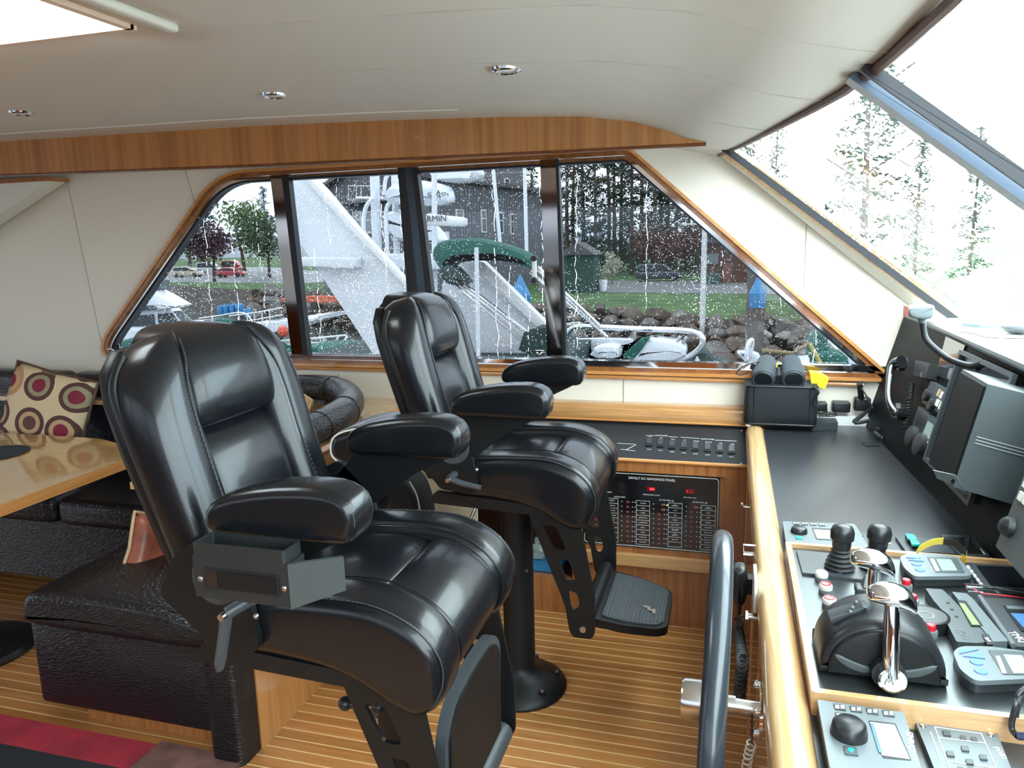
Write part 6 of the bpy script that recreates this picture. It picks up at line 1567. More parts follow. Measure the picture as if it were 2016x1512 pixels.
def boulder(x, t, s, k=None):
    y = (shore(x) if x < -2 else 38.2 - .22 * x if x < 8 else 36.3) - 3.4 * t
    o = bpy.data.objects.new('boulder', rocks[random.choices(range(6), (4, 4, 4, 4, .7, 4))[0] if k is None else k]); C.objects.link(o)
    o.location = (x, y, GZ + (WZ - GZ) * t + .06); o.scale = (s * random.uniform(.85, 1.2), s, s * random.uniform(.8, 1.1)); o.rotation_euler = (random.uniform(-.4, .4), random.uniform(-.4, .4), random.uniform(0, 6))
    tag(o, 'boulder in the riprap bank below the lawn', 'rock', 'riprap boulders below the lawn')
for row in range(6):
    t = .02 + row * .185; x = -15.0 + random.random()
    while x < 11:
        s = random.uniform(.8, 1.25) * (1 + .25 * (row > 2)); boulder(x + random.uniform(-.2, .2), t + random.uniform(-.04, .04), s); x += s * 1.02
for row in range(4):
    t = .1 + row * .26; x = -46.0 + random.random()
    while x < -26:
        s = random.uniform(.9, 1.6); boulder(x, t + random.uniform(-.05, .05), s, random.choice((0, 1, 2, 5))); x += s * 1.3
# trees
def quads(b, c, n, r, size, flat=1.0):
    for _ in range(n):
        while True:
            p = V((random.uniform(-1, 1), random.uniform(-1, 1), random.uniform(-1, 1)))
            if p.length < 1: break
        p = V((p.x * r[0], p.y * r[1], p.z * r[2])) + c; a = V((random.uniform(-1, 1), random.uniform(-1, 1), random.uniform(-flat, flat))).normalized(); q = a.orthogonal().normalized(); q = (q + a.cross(q) * random.uniform(-1, 1)).normalized()
        s = size * random.uniform(.5, 1.2)
        vs_ = [b.verts.new(p + a * s * i + q * s * .5 * j) for i, j in ((-1, -1), (1, -.6), (1.1, .7), (-.8, 1))]; b.faces.new(vs_)
def mkmesh(name, b, m):
    me = bpy.data.meshes.new(name); b.to_mesh(me); b.free(); me.materials.append(m); return me
def conifer_mesh(seed, m, H=22, low=2.5, dense=1.0):
    random.seed(seed); b = bmesh.new()
    for k in range(int(62 * dense)):
        h = low + (H - low) * (k / (62 * dense)); R_ = 3.4 * (1 - (h - low) / (H - low) * .8) * random.uniform(.4, 1); a = random.uniform(0, 6.3)
        for q in (.45, .8, 1.0): quads(b, V((math.cos(a) * R_ * q, math.sin(a) * R_ * q, h - R_ * q * .12)), 14, (.75, .75, .35), .17, .5)
    return mkmesh('foliage', b, m)
def crown_mesh(seed, m, R_=3, n=16, per=90, size=.20):
    random.seed(seed); b = bmesh.new()
    for k in range(n):
        p = V((random.uniform(-1, 1), random.uniform(-1, 1), random.uniform(-.6, .9))).normalized() * random.uniform(.35, .75) * R_
        quads(b, p + V((0, 0, R_ * 1.25)), per, (R_ * .38,) * 3, size)
    return mkmesh('foliage', b, m)
def trunk_mesh(H, r, seed, bend=.3):
    random.seed(seed); mb = MB(); mb.tube(spline([(0, 0, 0), (random.uniform(-bend, bend) * .4, 0, H * .35), (random.uniform(-bend, bend), 0, H * .7), (0, 0, H)], 4), r, 8, rads=[r * (1 - .8 * i / 12) for i in range(13)])
    for k in range(5):
        a = random.uniform(0, 6.3); h = H * random.uniform(.4, .9); mb.tube([(0, 0, h), (math.cos(a) * H * .12, math.sin(a) * H * .12, h + H * .08)], r * .25, 5)
    me = bpy.data.meshes.new('trunk'); mb.b.to_mesh(me); mb.b.free(); me.materials.append(K['bark']); return me
def tree(name, label, loc, fol, tr, s, group, cat='tree'):
    t = thing(name, label, cat, loc, group); t.scale = (s, s, s); t.rotation_euler = (0, 0, random.uniform(0, 6))
    for nm, me in (('trunk', tr), ('foliage', fol)):
        o = bpy.data.objects.new(nm, me); C.objects.link(o); o.parent = t
    return t
con = [conifer_mesh(s, K['fir'], low=lw, dense=d) for s, lw, d in ((1, 3.5, 1), (2, 5, .8), (3, 2, 1.1))]
ctr = [trunk_mesh(22, .30, s) for s in (1, 2, 3)]
random.seed(21)
spots = [(1118, 92, 1.0), (1150, 98, 1.05), (1172, 88, .85), (1198, 93, 1.05), (1222, 100, 1.1), (1243, 90, .95), (1262, 97, 1.05), (1290, 90, 1.0), (1312, 99, 1.1), (1330, 92, .9), (1352, 96, 1.05), (1372, 90, 1.0), (1398, 97, 1.1), (1425, 93, .95), (1448, 99, 1.05), (1475, 96, .9), (1085, 98, .8), (1050, 100, .75), (1130, 108, 1.1), (1210, 112, 1.2), (1300, 112, 1.2), (1380, 112, 1.15), (1440, 114, 1.1), (1520, 100, .85)]
for i, (px, d, s) in enumerate(spots):
    p = P(px, 540, y=d); tree('conifer', 'tall dark fir in the grove beyond the lawn and drive', (p.x, p.y, GZ), con[i % 3], ctr[i % 3], s, 'firs beyond the lawn')
random.seed(31)
b = bmesh.new()
for px in range(1095, 1600, 14):
    p = P(px, 540, y=random.uniform(100, 116)); quads(b, V((p.x, p.y, GZ + random.uniform(1.0, 3.4))), 130, (3.0, 1.5, 2.2), .28)
me = mkmesh('undergrowth', b, K['fir']); o = bpy.data.objects.new('undergrowth', me); C.objects.link(o); tag(o, 'dark tangled undergrowth between the fir trunks', 'undergrowth', kind='stuff')
rt = crown_mesh(8, K['leafr'], 3.0, 12, 60)
for px, d, s in ((1262, 84, .95), (1300, 82, .8), (1340, 85, .9)):
    p = P(px, 540, y=d); tree('russet_tree', 'small russet leaved tree in front of the dark firs', (p.x, p.y, GZ), rt, trunk_mesh(5, .14, 5), s, 'russet trees by the drive')
t5 = trunk_mesh(5.5, .2, 4, .5)
lg, ld, lp_ = crown_mesh(5, K['leafg'], 3.2, 18, 80), crown_mesh(6, K['leafd'], 3.2, 18, 80), crown_mesh(7, K['leafp'], 3.0, 18, 90)
for px, d, s, fol, nm, lab in ((262, 118, 1.15, ld, 'leafy_tree', 'dull green round tree at the left end of the car park'), (375, 112, 1.45, ld, 'leafy_tree', 'tall dull green tree behind the beige estate car'), (421, 84, 1.02, lp_, 'purple_tree', 'purple leaved tree on the lawn between the beige and red cars'), (482, 115, 1.55, lg, 'leafy_tree', 'fresh green tree behind the red car'), (530, 95, 1.15, ld, 'leafy_tree', 'green tree beside the aft window mullion on the lawn'), (330, 125, 1.2, ld, 'leafy_tree', 'low green tree far behind the car park, left of the tall one')):
    p = P(px, 540, y=d); tree(nm, lab, (p.x, p.y, GZ), fol, t5, s * 1.2, 'trees round the car park')
for px, d, s, lab in ((392, 125, .55, 'pointed fir poking up behind the left car park trees'), (530, 130, .72, 'pointed fir behind the green tree at the aft mullion')):
    p = P(px, 540, y=d); tree('conifer', lab, (p.x, p.y, GZ), con[0], ctr[0], s, None)
sh_ = crown_mesh(9, mat('blossom', (.45, .46, .34), .8), 1.2, 12, 50, .12)
p = P(1205, 560, y=72); tree('flowering_shrub', 'pale flowering shrub beside the dark green shed', (p.x, p.y, GZ), sh_, trunk_mesh(1.8, .06, 3), 1.15, None, 'shrub')
# trees off the bow, seen through the wet windscreen
for px, py, d, s, lab in ((1700, 520, 34, .62, 'fir seen through the wet windscreen, nearest the pillar'), (1800, 540, 44, .42, 'lower fir seen low through the wet windscreen'), (1905, 560, 40, .40, 'fir seen low through the wet windscreen above the knife')):
    p = P(px, py, y=d); tree('conifer', lab, (p.x, p.y, GZ), con[1], ctr[1], s, None)
# gray boat house
K['siding'] = mat('grey_siding', (.125, .13, .145), .7, var=.12, vscale=3)
K['roofd'] = mat('dark_shingles', (.075, .07, .075), .7, var=.2, vscale=4)
K['wtrim'] = mat('white_window_trim', (.62, .63, .62), .5)
hs = thing('harbour_building', 'two storey grey boarded building with white window trims, a dormer and a balcony', 'building', (P(835, 600, y=54).x, 54, GZ))
EZ = P(835, 345, y=54).z
c0 = P(838, 345, y=54); c1h = P(1075, 388, y=77); c2h = P(625, 380, y=66); c3h = c1h + c2h - c0
q = [V((p.x, p.y, 0)) for p in (c0, c1h, c3h, c2h)]
MB().loft([[V((p.x, p.y, GZ - 1.5)) for p in q], [V((p.x, p.y, EZ)) for p in q]]).build('walls', K['siding'], hs, smooth=0)
m0, m1 = (q[0] + q[3]) / 2, (q[1] + q[2]) / 2; RZ_ = EZ + 1.7; RZ1 = EZ + .1
MB().loft([[V((q[0].x, q[0].y, EZ)), V((q[3].x, q[3].y, EZ)), V((m0.x, m0.y, RZ_))], [V((q[1].x, q[1].y, EZ)), V((q[2].x, q[2].y, EZ)), V((m1.x, m1.y, RZ1))]]).build('gable_wall', K['siding'], hs, smooth=0)
ax = (q[1] - q[0]).normalized(); sx_ = (q[3] - q[0]).normalized()
for a, b_, sg in ((q[0], q[1], -1), (q[3], q[2], 1)):
    a_, b2_ = a + sx_ * sg * .7 - ax * .8, b_ + sx_ * sg * .7 + ax * .8
    dz_ = -.25
    e0, e1, r0, r1 = V((a_.x, a_.y, EZ + dz_)), V((b2_.x, b2_.y, EZ + dz_)), V((m0.x, m0.y, RZ_)) - V((ax.x, ax.y, 0)) * .8, V((m1.x, m1.y, RZ1)) + V((ax.x, ax.y, 0)) * .8
    MB().loft([[e0, e1, r1, r0], [v + V((0, 0, .35)) for v in (e0, e1, r1, r0)]]).build('roof', K['roofd'], hs, smooth=0)
# battens, drawn as real strips
b = MB(); L_ = (q[1] - q[0]).length; n_ = V((ax.y, -ax.x, 0))
for k in range(int(L_ / .5)):
    p = q[0] + ax * (k * .5); b.box((p.x + n_.x * .02, p.y + n_.y * .02, (GZ + EZ) / 2), (.05, .05, EZ - GZ), R=M4.Rotation(math.atan2(ax.y, ax.x), 3, 'Z'))
L2 = (q[3] - q[0]).length; n2 = V((-sx_.y, sx_.x, 0)); n2 = n2 if n2.y < 0 else -n2
for k in range(int(L2 / .5)):
    p = q[0] + sx_ * (k * .5); hz = EZ + max(0, 1.7 * (1 - abs(2 * (k * .5) / L2 - 1))) ; b.box((p.x + n2.x * .02, p.y + n2.y * .02, (GZ + hz) / 2), (.05, .05, hz - GZ), R=M4.Rotation(math.atan2(sx_.y, sx_.x), 3, 'Z'))
b.build('battens', K['siding'], hs, smooth=0)
def onwall(px, py, p0, d):   # point on a vertical wall through p0 along d
    c_ = V(((px - CX) / F_PX, (py - CY) / F_PX, 1)); r = V((RX.dot(c_), RY.dot(c_), RZ.dot(c_))); n3 = V((d.y, -d.x, 0)); t_ = (V((p0.x, p0.y, EYE)) - V((0, 0, EYE))).dot(n3) / r.dot(n3); return V((0, 0, EYE)) + r * t_
def hwin(x0, y0, x1, y1, p0, d, nn, bars=1, par=hs):
    a, c_ = onwall(x0, y0, p0, d), onwall(x1, y1, p0, d); ctr_ = (a + c_) / 2; w = (V((a.x, a.y, 0)) - V((c_.x, c_.y, 0))).length; h = a.z - c_.z; R_ = M4.Rotation(math.atan2(d.y, d.x), 3, 'Z')
    f = MB().box(ctr_ + nn * .06, (w, .14, h), R=R_).build('window_frame', K['wtrim'], par, smooth=0)
    MB().box(ctr_ + nn * .12 + V((0, 0, h * .28)), (w * .72, .06, h * .30), R=R_).box(ctr_ + nn * .12 - V((0, 0, h * .18)), (w * .72, .06, h * .52), R=R_).build('pane', K['boatwin'], f, smooth=0)
for (x0, y0, x1, y1) in ((945, 412, 956, 458), (978, 417, 989, 460), (1003, 420, 1010, 461), (895, 412, 911, 430)): hwin(x0, y0, x1, y1, q[0], ax, n_)
for (x0, y0, x1, y1) in ((695, 417, 716, 459), (716, 417, 742, 459), (742, 417, 765, 459), (765, 417, 790, 459)): hwin(x0, y0, x1, y1, q[0], sx_, n2)
b = MB()   # balcony
for (px0_, py0_, px1_, py1_) in ((685, 366, 760, 366), (685, 394, 760, 392), (686, 366, 687, 394), (702, 366, 702, 393), (711, 366, 711, 393), (735, 366, 735, 393), (690, 392, 703, 356)):
    b.tube([onwall(px0_, py0_, q[0] + n2 * 1.2, sx_), onwall(px1_, py1_, q[0] + n2 * 1.2, sx_)], .05, 6)
b.build('balcony_rail', K['wtrim'], hs); a, c_ = onwall(687, 395, q[0], sx_), onwall(765, 399, q[0], sx_); MB().box((a + c_) / 2 + n2 * .6, (7, 1.2, .3), R=M4.Rotation(math.atan2(sx_.y, sx_.x), 3, 'Z')).build('balcony_floor', K['siding'], hs)
# dormer
dc = onwall(975, 350, q[0] + sx_ * 2.5, ax); R_ = M4.Rotation(math.atan2(ax.y, ax.x), 3, 'Z')
dm = MB().box(dc + V((0, 0, -.6)), (5.2, 4, 3.0), R=R_).build('dormer', K['siding'], hs, smooth=0)
b = MB(); T_ = M4.Translation(dc + V((0, 0, .9))) @ R_.to_4x4()
for s in (-1, 1): b.loft([[T_ @ V((s * 3.0, -2.4, -.1)), T_ @ V((0, -2.4, 1.3)), T_ @ V((0, -2.4, 1.5)), T_ @ V((s * 3.0, -2.4, .1))], [T_ @ V((s * 3.0, 2.4, -.1)), T_ @ V((0, 2.4, 1.3)), T_ @ V((0, 2.4, 1.5)), T_ @ V((s * 3.0, 2.4, .1))]])
b.build('dormer_roof', K['roofd'], dm, smooth=0); hwin(991, 351, 1001, 371, q[0] + sx_ * .3, ax, n_, par=hs)
# smaller buildings
def hut(name, label, px0_, px1_, d, ztop, roofh, m, cat='building', depth=4, roofm=None):
    a, c_ = P(px0_, 540, y=d), P(px1_, 540, y=d); t = thing(name, label, cat, ((a.x + c_.x) / 2, d, GZ)); w = c_.x - a.x
    MB().mm((a.x, d, GZ), (c_.x, d + depth, ztop)).build('walls', m, t, smooth=0)
    MB().loft([[V((a.x - .3, d - .4, ztop)), V((c_.x + .3, d - .4, ztop)), V(((a.x + c_.x) / 2, d - .4, ztop + roofh))], [V((a.x - .3, d + depth + .4, ztop)), V((c_.x + .3, d + depth + .4, ztop)), V(((a.x + c_.x) / 2, d + depth + .4, ztop + roofh))]]).build('roof', roofm or K['roofd'], t, smooth=0)
    return t
hut('garden_shed', 'dark green shed on the lawn behind the forward window mullion', 1104, 1168, 60, P(1140, 502, y=60).z, 1.0, mat('dark_green_boards', (.018, .055, .04), .8), 'shed', 3)
ct = hut('brown_cabin', 'brown wooden cabin with a lit porch lamp at the right of the lawn', 1392, 1500, 72, P(1440, 478, y=72).z, 2.2, mat('brown_logs', (.085, .045, .035), .8, var=.2, vscale=2), 'cabin', 6)
a, c_ = P(1392, 500, y=71.9), P(1414, 520, y=71.9); MB().mm((a.x, 71.9, c_.z), (c_.x, 72, a.z)).build('window', K['grey2'], ct)
a, c_ = P(1423, 518, y=71.9), P(1441, 557, y=71.9); MB().mm((a.x, 71.9, c_.z), (c_.x, 72, a.z)).build('door', mat('brown_door', (.16, .07, .045), .6), ct)
MB().sph(P(1430, 478, y=71.7), .10, 10).build('porch_lamp', mat('porch_lamp_glow', (1, .9, .6), .5, emis=(1, .85, .5), estr=12), ct)
tag(MB().lathe([(.30, 0), (.38, .9), (.36, .92), (.001, .92)], P(1187, 573, z=GZ), 20).build('white_tub', K['gel']), 'white tub standing on the lawn beside the dark green shed', 'tub')
for px, lab in ((1402, 'dark green wheeled bin left of the cabin door'),): tag(MB().box(P(px, 560, y=70.5) , (1.3, 1.0, 2.0), bev=.1).build('rubbish_bin', mat('bin_green', (.03, .06, .05), .6)), lab, 'bin')
# cars
def car(name, label, px, d, L, Hc, m, rz, suv=False):
    p = P(px, 545, y=d); t = thing(name, label, 'car', (p.x, p.y, GZ + .03), 'parked cars', (0, 0, rz)); h = L / 2; w = .9
    lowp = [(-h, .35), (-h, .85), (-h + .1, .98), (h - 1.1, .98), (h - .15, .78), (h, .6), (h, .35), (h - .3, .25), (-h + .3, .25)]
    MB().puff(smoothpoly([V(q_) for q_ in lowp], 1), -w, w, .12).build('body', m, t, origin=O0, smooth=50)
    top = [(-h + .12, .95), (-h + (.25 if suv else .9), Hc - .1), (-h + (.6 if suv else 1.4), Hc), (h - 2.2, Hc), (h - 1.6, Hc - .15), (h - .95, .95)]
    MB().puff(smoothpoly([V(q_) for q_ in top], 1), -w + .06, w - .06, .12).build('roof', m, t, origin=O0, smooth=50)
    win_ = [(-h + .35, 1.02), (-h + (.5 if suv else 1.05), Hc - .15), (-h + 1.5, Hc - .1), (h - 2.1, Hc - .1), (h - 1.2, 1.02)]
    MB().puff([V(q_) for q_ in win_], -w + .045, w - .045, .02).build('side_windows', K['boatwin'], t, origin=O0, smooth=0)
    for x in (-h + .85, h - .85):
        for s in (-1, 1): MB().cyl((x, s * (w - .18), .34), (x, s * (w + .02), .34), .34, .34, 20).build('wheel', K['rubber'], t, origin=O0)
    return t
carp = lambda n, c_: mat(n, c_, .25, coat=.8)
car('estate_car', 'dark blue four wheel drive car parked in front of the firs', 1297, 76, 4.6, 1.72, carp('dark_blue_paint', (.02, .025, .04)), 0.15, True)
car('estate_car', 'beige estate car parked left of the purple tree', 371, 100, 4.6, 1.65, carp('beige_paint', (.42, .36, .27)), math.radians(12), True)
car('saloon_car', 'red saloon car parked right of the purple tree', 456, 98, 4.4, 1.45, carp('red_paint', (.38, .03, .04)), math.radians(12))
car('small_truck', 'white vehicle parked at the back of the car park behind the red car', 415, 118, 4.8, 1.9, carp('white_paint_car', (.6, .62, .62)), math.radians(10), True)
car('red_van', 'bright red vehicle seen over the roof of the red saloon', 462, 122, 4.6, 2.1, carp('bright_red', (.55, .05, .04)), math.radians(10), True)
# poles and pilings
def pole(name, label, px, pyt, pyb, d, r, m, cat):
    a, c_ = P(px, pyt, y=d), P(px, pyb, y=d)
    return tag(MB().cyl((c_.x, d, c_.z), (c_.x, d, a.z), r, r, 16).build(name, m), label, cat)
lp = thing('dock_lamp', 'tall pale grey dock lamp post with a short arm above the dinghy', 'lamp post', (P(1382, 680, y=38).x, 38, WZ))
MB().cyl((lp.location.x, 38, WZ), (lp.location.x, 38, P(1382, 436, y=38).z), .15, .12, 16).build('post', K['wtrim'], lp); MB().box(P(1364, 441, y=38), (1.0, .25, .08)).build('lamp_arm', K['wtrim'], lp)
def piling(px, pyt, d, r, label, cap=True, rake=0):
    a = P(px, pyt, y=d); t = thing('dock_piling', label, 'piling', (a.x, d, WZ))
    if cap:
        MB().lathe([(r * 1.1, -.9), (r * 1.22, 0), (.02, r * 2.1), (.001, r * 2.1)] if 0 else [(r * 1.05, -.55), (r * 1.15, 0), (.02, r * 2.3)], (a.x, d, a.z - r * 2.3), 20).build('cap', K['bluecap'], t, smooth=20)
        MB().cyl((a.x, d, WZ - .5), (a.x, d, a.z - r * 2.3 - .1), r, r, 16).build('post', K['timber'], t)
    else: MB().cyl((a.x, d, WZ - .5), (a.x, d, a.z), r, r, 16).build('post', K['timber'], t)
    return t
piling(1493, 543, 30, .28, 'dock piling with a bright blue cone cap in front of the boulders')
piling(1024, 540, 34, .42, 'blue capped piling seen through the sliding window above the hull of the neighbour')
piling(540, 590, 26, .21, 'bare grey piling beside the aft window mullion', False)
piling(1483, 500, 34, .22, 'thin dark piling just behind the blue capped one', False)
# --- neighbouring yacht, close alongside ------------------------------------
ny = thing('neighbour_yacht', 'white motor yacht alongside with slanting arch legs, radar scanner and folded green awning', 'yacht', (-3.0, 6.5, WZ))
def SY(name, px, d, th, m, par=ny, smooth=30, it=0, bev=.012):
    pts = [P(a, b_, y=d) for a, b_ in px]; pl = ccw([(p.x, p.z) for p in pts])
    if it: pl = [tuple(v) for v in smoothpoly([V(p) for p in pl], it)]
    if bev:
        r_ = [V(p) for p in pl]; return MB().puff(r_, d, d + th, bev, rn=2).build(name, m, par, smooth=smooth)
    return MB().plate([pl], lambda u, v, w: V((u, d + w, v)), th).build(name, m, par, smooth=smooth)
def TY(name, px, d, r, m, par=ny, d1=None, n=4, seg=10):
    k = len(px); pts = [P(a, b_, y=d + ((d1 - d) * i / (k - 1) if d1 else 0)) for i, (a, b_) in enumerate(px)]
    return MB().tube(spline(pts, n) if n > 1 else pts, r, seg).build(name, m, par)
SY('arch_leg', [(540, 330), (590, 330), (632, 372), (702, 455), (800, 560), (900, 690), (900, 760), (765, 760), (735, 700), (609, 509), (583, 467)], 6.2, .16, K['gel'])
SY('arch_edge', [(592, 330), (612, 350), (702, 448), (812, 566), (806, 574), (694, 458), (604, 360), (582, 332)], 6.12, .10, K['white'])
SY('arch_wing_stub', [(585, 506), (695, 506), (700, 512), (700, 524), (694, 529), (585, 524)], 6.05, .14, K['gel'])
SY('arch_leg', [(885, 515), (942, 513), (1078, 645), (1072, 655), (1050, 700), (900, 760), (860, 700), (870, 560)], 6.6, .20, K['gel'])
SY('arch_edge', [(935, 513), (952, 516), (1082, 643), (1078, 656), (1066, 654), (932, 526)], 6.5, .12, K['white'])
for pts in (((905, 560), (1092, 706)), ((914, 559), (1084, 690)), ((898, 562), (1072, 706))): TY('awning_strut', pts, 6.3, .016, K['alloy'], n=1)
for pts in (((1055, 522), (1184, 645)), ((1058, 530), (1182, 652)), ((1044, 535), (1196, 664))): TY('awning_strut', pts, 6.6, .015, K['alloy'], n=1)
SY('awning_boot', [(850, 485), (870, 472), (920, 468), (960, 474), (1005, 487), (1045, 505), (1048, 525), (1040, 530), (1005, 518), (960, 512), (915, 515), (888, 517), (872, 540), (858, 525), (846, 505)], 6.2, .30, K['canvas'], it=1, bev=.06)
SY('awning_end', [(862, 530), (885, 518), (922, 556), (912, 562), (880, 562), (865, 545)], 6.15, .2, K['canvasd'], it=1, bev=.03)
TY('mast_tube', ((737, 330), (745, 560)), 7.4, .05, K['gel'], n=1); TY('mast_tube', ((776, 330), (782, 520)), 7.6, .035, K['gel'], n=1); TY('mast_tube', ((855, 330), (856, 590)), 7.2, .028, K['gel'], n=1)
TY('grab_arch', ((717, 470), (716, 430), (722, 405), (735, 390)), 7.3, .022, K['gel']); TY('grab_arch', ((763, 505), (760, 420), (770, 396), (790, 380)), 7.3, .022, K['gel'])
TY('grab_arch', ((756, 385), (760, 350), (775, 338), (800, 334)), 7.3, .02, K['gel']); TY('cross_rail', ((702, 390), (800, 392)), 7.5, .018, K['alloy'], n=1)
# scanner: housing and bar with lettering
sc = SY('radar_bar', [(836, 424), (840, 420), (905, 427), (916, 430), (916, 442), (910, 446), (838, 444), (834, 438)], 6.9, .10, K['white'], bev=.03)
text('lettering', 'GARMIN', M4.Translation(P(848, 431, y=6.89)) @ M4(((1, 0, 0, 0), (0, 0, -1, 0), (0, 1, 0, 0), (0, 0, 0, 1))), .085, K['grey'], sc, th=.002)
rd = SY('radar_dome', [(745, 400), (752, 362), (800, 350), (862, 360), (873, 380), (870, 400), (830, 404), (780, 402)], 7.2, .5, K['gel'], it=1, bev=.15)
text('lettering', 'GARMIN', M4.Translation(P(862, 383, y=7.19)) @ M4(((1, 0, 0, 0), (0, 0, -1, 0), (0, 1, 0, 0), (0, 0, 0, 1))), .06, K['grey'], rd, th=.002)
SY('radar_dome', [(742, 445), (745, 418), (800, 408), (840, 440), (868, 470), (860, 480), (780, 478)], 7.4, .4, K['gel'], it=1, bev=.12)
SY('satellite_dome', [(838, 330), (928, 325), (934, 340), (925, 352), (880, 358), (845, 352)], 7.6, .5, K['gel'], it=1, bev=.12)
SY('hardtop_beam', [(740, 500), (870, 500), (880, 530), (742, 530)], 7.0, .4, K['gel'])
TY('aerial', ((968, 300), (985, 485)), 6.9, .017, K['gel'], n=1); TY('aerial', ((1032, 300), (1037, 505)), 7.3, .018, K['gel'], n=1); TY('aerial', ((938, 487), (942, 705)), 5.9, .018, K['gel'], n=1)
SY('flybridge_deck', [(600, 700), (1112, 706), (1112, 780), (600, 780)], 6.3, 1.4, K['canvasd'], bev=0)
MB().mm((P(560, 780, y=7).x, 6.3, WZ - .2), (P(1300, 780, y=7).x, 9.8, P(1100, 785, y=7).z)).build('hull', K['gel'], ny, smooth=0)
SY('side_seat', [(1020, 690), (1030, 655), (1052, 646), (1078, 645), (1080, 710)], 6.0, .3, K['canvasd'])
# dinghy with a bow rail
dg = thing('rail_dinghy', 'grey and green dinghy with a looping bright bow rail in front of the boulders', 'dinghy', (-.5, 7.6, -.2))
for nm, pts, r in (('bow_rail', ((1112, 668), (1125, 648), (1150, 643), (1250, 647), (1340, 650), (1372, 656), (1384, 668), (1378, 685), (1355, 702), (1320, 712)), .028), ('bow_rail', ((1115, 700), (1180, 712), (1260, 716), (1320, 714)), .02), ('rail_post', ((1250, 648), (1248, 668)), .015), ('rail_post', ((1340, 662), (1322, 690)), .018), ('rail_post', ((1352, 664), (1334, 692)), .018)):
    TY(nm, pts, 7.4, r, K['alloy'], dg)
SY('hull_side', [(1128, 668), (1180, 666), (1250, 668), (1230, 690), (1200, 702), (1160, 700), (1140, 688)], 7.6, .10, K['gel'], dg)
SY('tube', [(1115, 665), (1135, 672), (1150, 690), (1185, 706), (1240, 700), (1270, 668), (1300, 665), (1250, 715), (1115, 715)], 7.5, .3, K['canvasd'], dg, bev=.05)
SY('seat_cover', [(1230, 712), (1248, 686), (1262, 672), (1280, 667), (1340, 676), (1352, 690), (1348, 706), (1320, 716)], 7.3, .4, K['gel'], dg, it=1, bev=.08)
SY('seat_back', [(1158, 706), (1164, 688), (1180, 680), (1215, 680), (1222, 692), (1218, 708)], 7.3, .3, K['gel'], dg, it=1, bev=.06)
SY('green_panel', [(1225, 700), (1262, 666), (1280, 664), (1262, 690), (1244, 712)], 7.28, .1, K['canvas'], dg)
SY('bow_tube', [(1340, 712), (1362, 700), (1385, 690), (1400, 705), (1440, 722), (1440, 735), (1340, 735)], 7.5, .4, K['canvasd'], dg, it=1, bev=.05)
SY('stripe', [(1366, 712), (1372, 700), (1380, 716), (1378, 730), (1364, 730)], 7.45, .1, K['gel'], dg, it=1)
# outboard motors behind the bag, poles and covers at right
om = thing('outboard_motor', 'white outboard motor tilted up above the black bag', 'outboard motor', tuple(P(1485, 715, y=9)))
SY('cowling', [(1470, 675), (1480, 667), (1487, 672), (1484, 690), (1476, 712), (1466, 716), (1465, 695)], 9, .25, K['gel'], om, it=1, bev=.05); SY('leg', [(1448, 694), (1462, 692), (1484, 694), (1498, 700), (1496, 716), (1474, 720), (1460, 706)], 9.1, .2, K['gel'], om, it=1, bev=.04)
TY('steering_arm', ((1500, 690), (1560, 695), (1594, 675)), 9, .02, mat('tan_pole', (.30, .22, .12), .6), om, n=1)
TY('steering_arm', ((1594, 676), (1615, 715)), 9, .025, mat('yellow_pole', (.45, .38, .10), .6), om, n=1)
gc = thing('covered_tender', 'tender under green canvas covers beside the slanting end of the side window', 'tender', tuple(P(1630, 722, y=10)))
SY('cover', [(1590, 715), (1596, 665), (1610, 656), (1626, 664), (1640, 705), (1636, 722)], 10.2, .5, K['canvas'], gc, it=1, bev=.06); SY('cover', [(1600, 735), (1604, 705), (1615, 696), (1660, 698), (1674, 708), (1672, 735)], 9.9, .6, K['canvas'], gc, it=1, bev=.08)
SY('side_deck', [(1655, 698), (1700, 700), (1790, 735), (1790, 760), (1560, 760), (1560, 735), (1660, 730)], 10.4, 1.5, K['gel'], gc, bev=.03)
# --- boats on the left --------------------------------------------------------
wb = thing('white_cruiser', 'white flybridge cruiser with dark cabin windows at the left end of the side window', 'cruiser', tuple(P(350, 700, y=16)))
SY('flybridge', [(170, 600), (220, 582), (285, 568), (310, 580), (348, 602), (342, 607), (310, 611), (170, 618)], 15.6, .6, K['gel'], wb, bev=.05)
SY('name_board', [(250, 603), (296, 601), (306, 608), (302, 611), (240, 612)], 15.5, .12, K['boatwin'], wb)
SY('cabin', [(170, 610), (320, 608), (345, 634), (368, 636), (320, 648), (170, 650)], 15.9, .6, K['gel'], wb, bev=.03)
SY('cabin_window', [(225, 624), (300, 619), (304, 641), (212, 644)], 15.85, .08, K['boatwin'], wb, bev=0)
SY('cabin_window', [(310, 618), (335, 616), (352, 638), (312, 642)], 15.85, .08, K['boatwin'], wb, bev=0)
SY('windscreen', [(340, 613), (352, 612), (378, 634), (360, 637)], 15.85, .1, K['grey2'], wb, bev=0)
SY('hull', [(170, 646), (310, 643), (320, 648), (345, 637), (400, 630), (388, 650), (340, 700), (170, 720)], 15.7, .8, K['gel'], wb, bev=.06)
SY('bridge_seat', [(285, 560), (306, 548), (312, 552), (312, 568), (288, 574)], 15.8, .4, K['grey2'], wb)
TY('bow_rail', ((392, 627), (430, 622), (480, 616), (500, 640)), 15.6, .02, K['alloy'], wb); TY('bow_rail', ((306, 566), (306, 545)), 15.7, .04, K['gel'], wb, n=1)
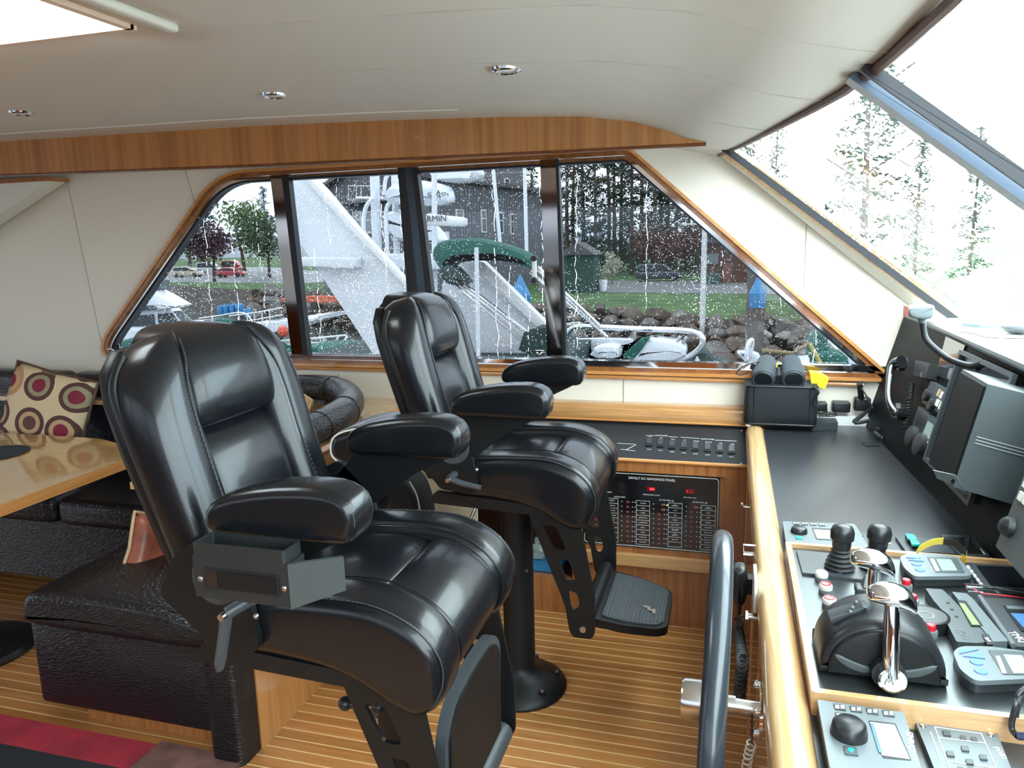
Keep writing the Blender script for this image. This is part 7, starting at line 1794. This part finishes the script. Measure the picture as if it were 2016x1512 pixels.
gt = tag(MB().loft([[P(404, 690, y=13), P(424, 630, y=13.3), P(436, 624, y=13.5), P(470, 631, y=13.4), P(585, 688, y=13), P(585, 760, y=13), P(404, 760, y=13)], [P(404, 690, y=14), P(424, 634, y=14), P(436, 628, y=14), P(470, 635, y=14), P(585, 690, y=14), P(585, 760, y=14), P(404, 760, y=14)]]).build('green_boat_cover', K['canvas'], smooth=0), 'green canvas boat cover peaked like a tent in front of the white cruiser', 'boat cover')
gt = tag(SY('green_boat_cover', [(205, 760), (222, 676), (240, 668), (262, 666), (282, 676), (300, 700), (300, 760)], 8, .6, K['canvas'], None, it=1, bev=.1), 'rounded green cover at the lower left corner of the side window', 'boat cover')
gt = tag(SY('green_boat_cover', [(560, 690), (600, 684), (670, 684), (725, 690), (730, 760), (560, 760)], 8.5, .8, K['canvas'], None, bev=.05), 'low green cover below the white arch leg between the mullions', 'boat cover')
db = thing('workboat', 'low white workboat with a thin guard rail carrying blue jerrycans', 'boat', tuple(P(500, 660, y=24)))
SY('hull', [(470, 640), (535, 634), (575, 628), (625, 622), (624, 630), (590, 640), (540, 655), (500, 658)], 24, 2.5, K['gel'], db, bev=.05)
for pts in (((452, 622), (500, 616), (555, 606)), ((452, 636), (500, 630), (556, 620))): TY('guard_rail', pts, 23.9, .03, K['alloy'], db)
for px in (470, 486, 500, 515, 530): TY('stanchion', ((px, 618 - (px - 470) * .12), (px + 2, 640)), 23.9, .025, K['alloy'], db, n=1)
jc = None
for i, (px, py) in enumerate(((436, 612), (448, 611), (460, 609), (472, 608), (487, 616))):
    p = P(px, py, y=24.5)
    if jc is None:
        jc = thing('jerrycan', '', 'jerrycan', p, 'blue jerrycans on the workboat'); MB().box((0, 0, 0), (.17, .3, .40), bev=.04).build('body', K['bluep'], jc, origin=O0); MB().tube([(-.05, 0, .19), (-.04, 0, .24), (.04, 0, .24), (.05, 0, .19)], .015, 6).build('handle', K['bluep'], jc, origin=O0); o = jc
    else: o = copy_tree(jc)
    o.location = p; o['label'] = ('leftmost blue jerrycan in the row on the workboat', 'second blue jerrycan from the left on the workboat', 'middle one of the five blue jerrycans on the workboat', 'fourth blue jerrycan from the left on the workboat', 'lower rightmost blue jerrycan by the guard rail')[i]
    if i == 4: o.scale = (1, 1, .8)
tag(MB().sph(P(557, 652, y=23), .21, 16, (.9, .9, 1)).build('mooring_buoy', mat('orange_buoy', (.65, .10, .05), .5)), 'round orange buoy hanging by the bare grey piling', 'buoy')
b = MB(); random.seed(4)
for k in range(26):
    p = P(548 + 118 * random.random() * .98, 590 + random.uniform(-3, 3), y=33); b.tube([p, p + V((random.uniform(.2, .7), 0, random.uniform(-.1, .12))), p + V((random.uniform(.8, 1.4), 0, random.uniform(-.12, .1)))], .05, 5)
tag(b.build('orange_net', mat('orange_netting', (.62, .16, .08), .8)), 'orange netting draped along the top of the bank behind the arch leg', 'net', kind='stuff')
pr_ = thing('bow_pulpit', 'bright tubular bow pulpit low between the aft and centre mullions', 'rail', tuple(P(640, 670, y=14)))
for pts in (((545, 672), (600, 668), (680, 660), (684, 664)), ((550, 680), (610, 676), (640, 674)), ((600, 668), (590, 690)), ((640, 664), (630, 690)), ((668, 661), (650, 688)), ((684, 663), (660, 690))): TY('rail_tube', pts, 14, .022, K['gel'], pr_, n=1)
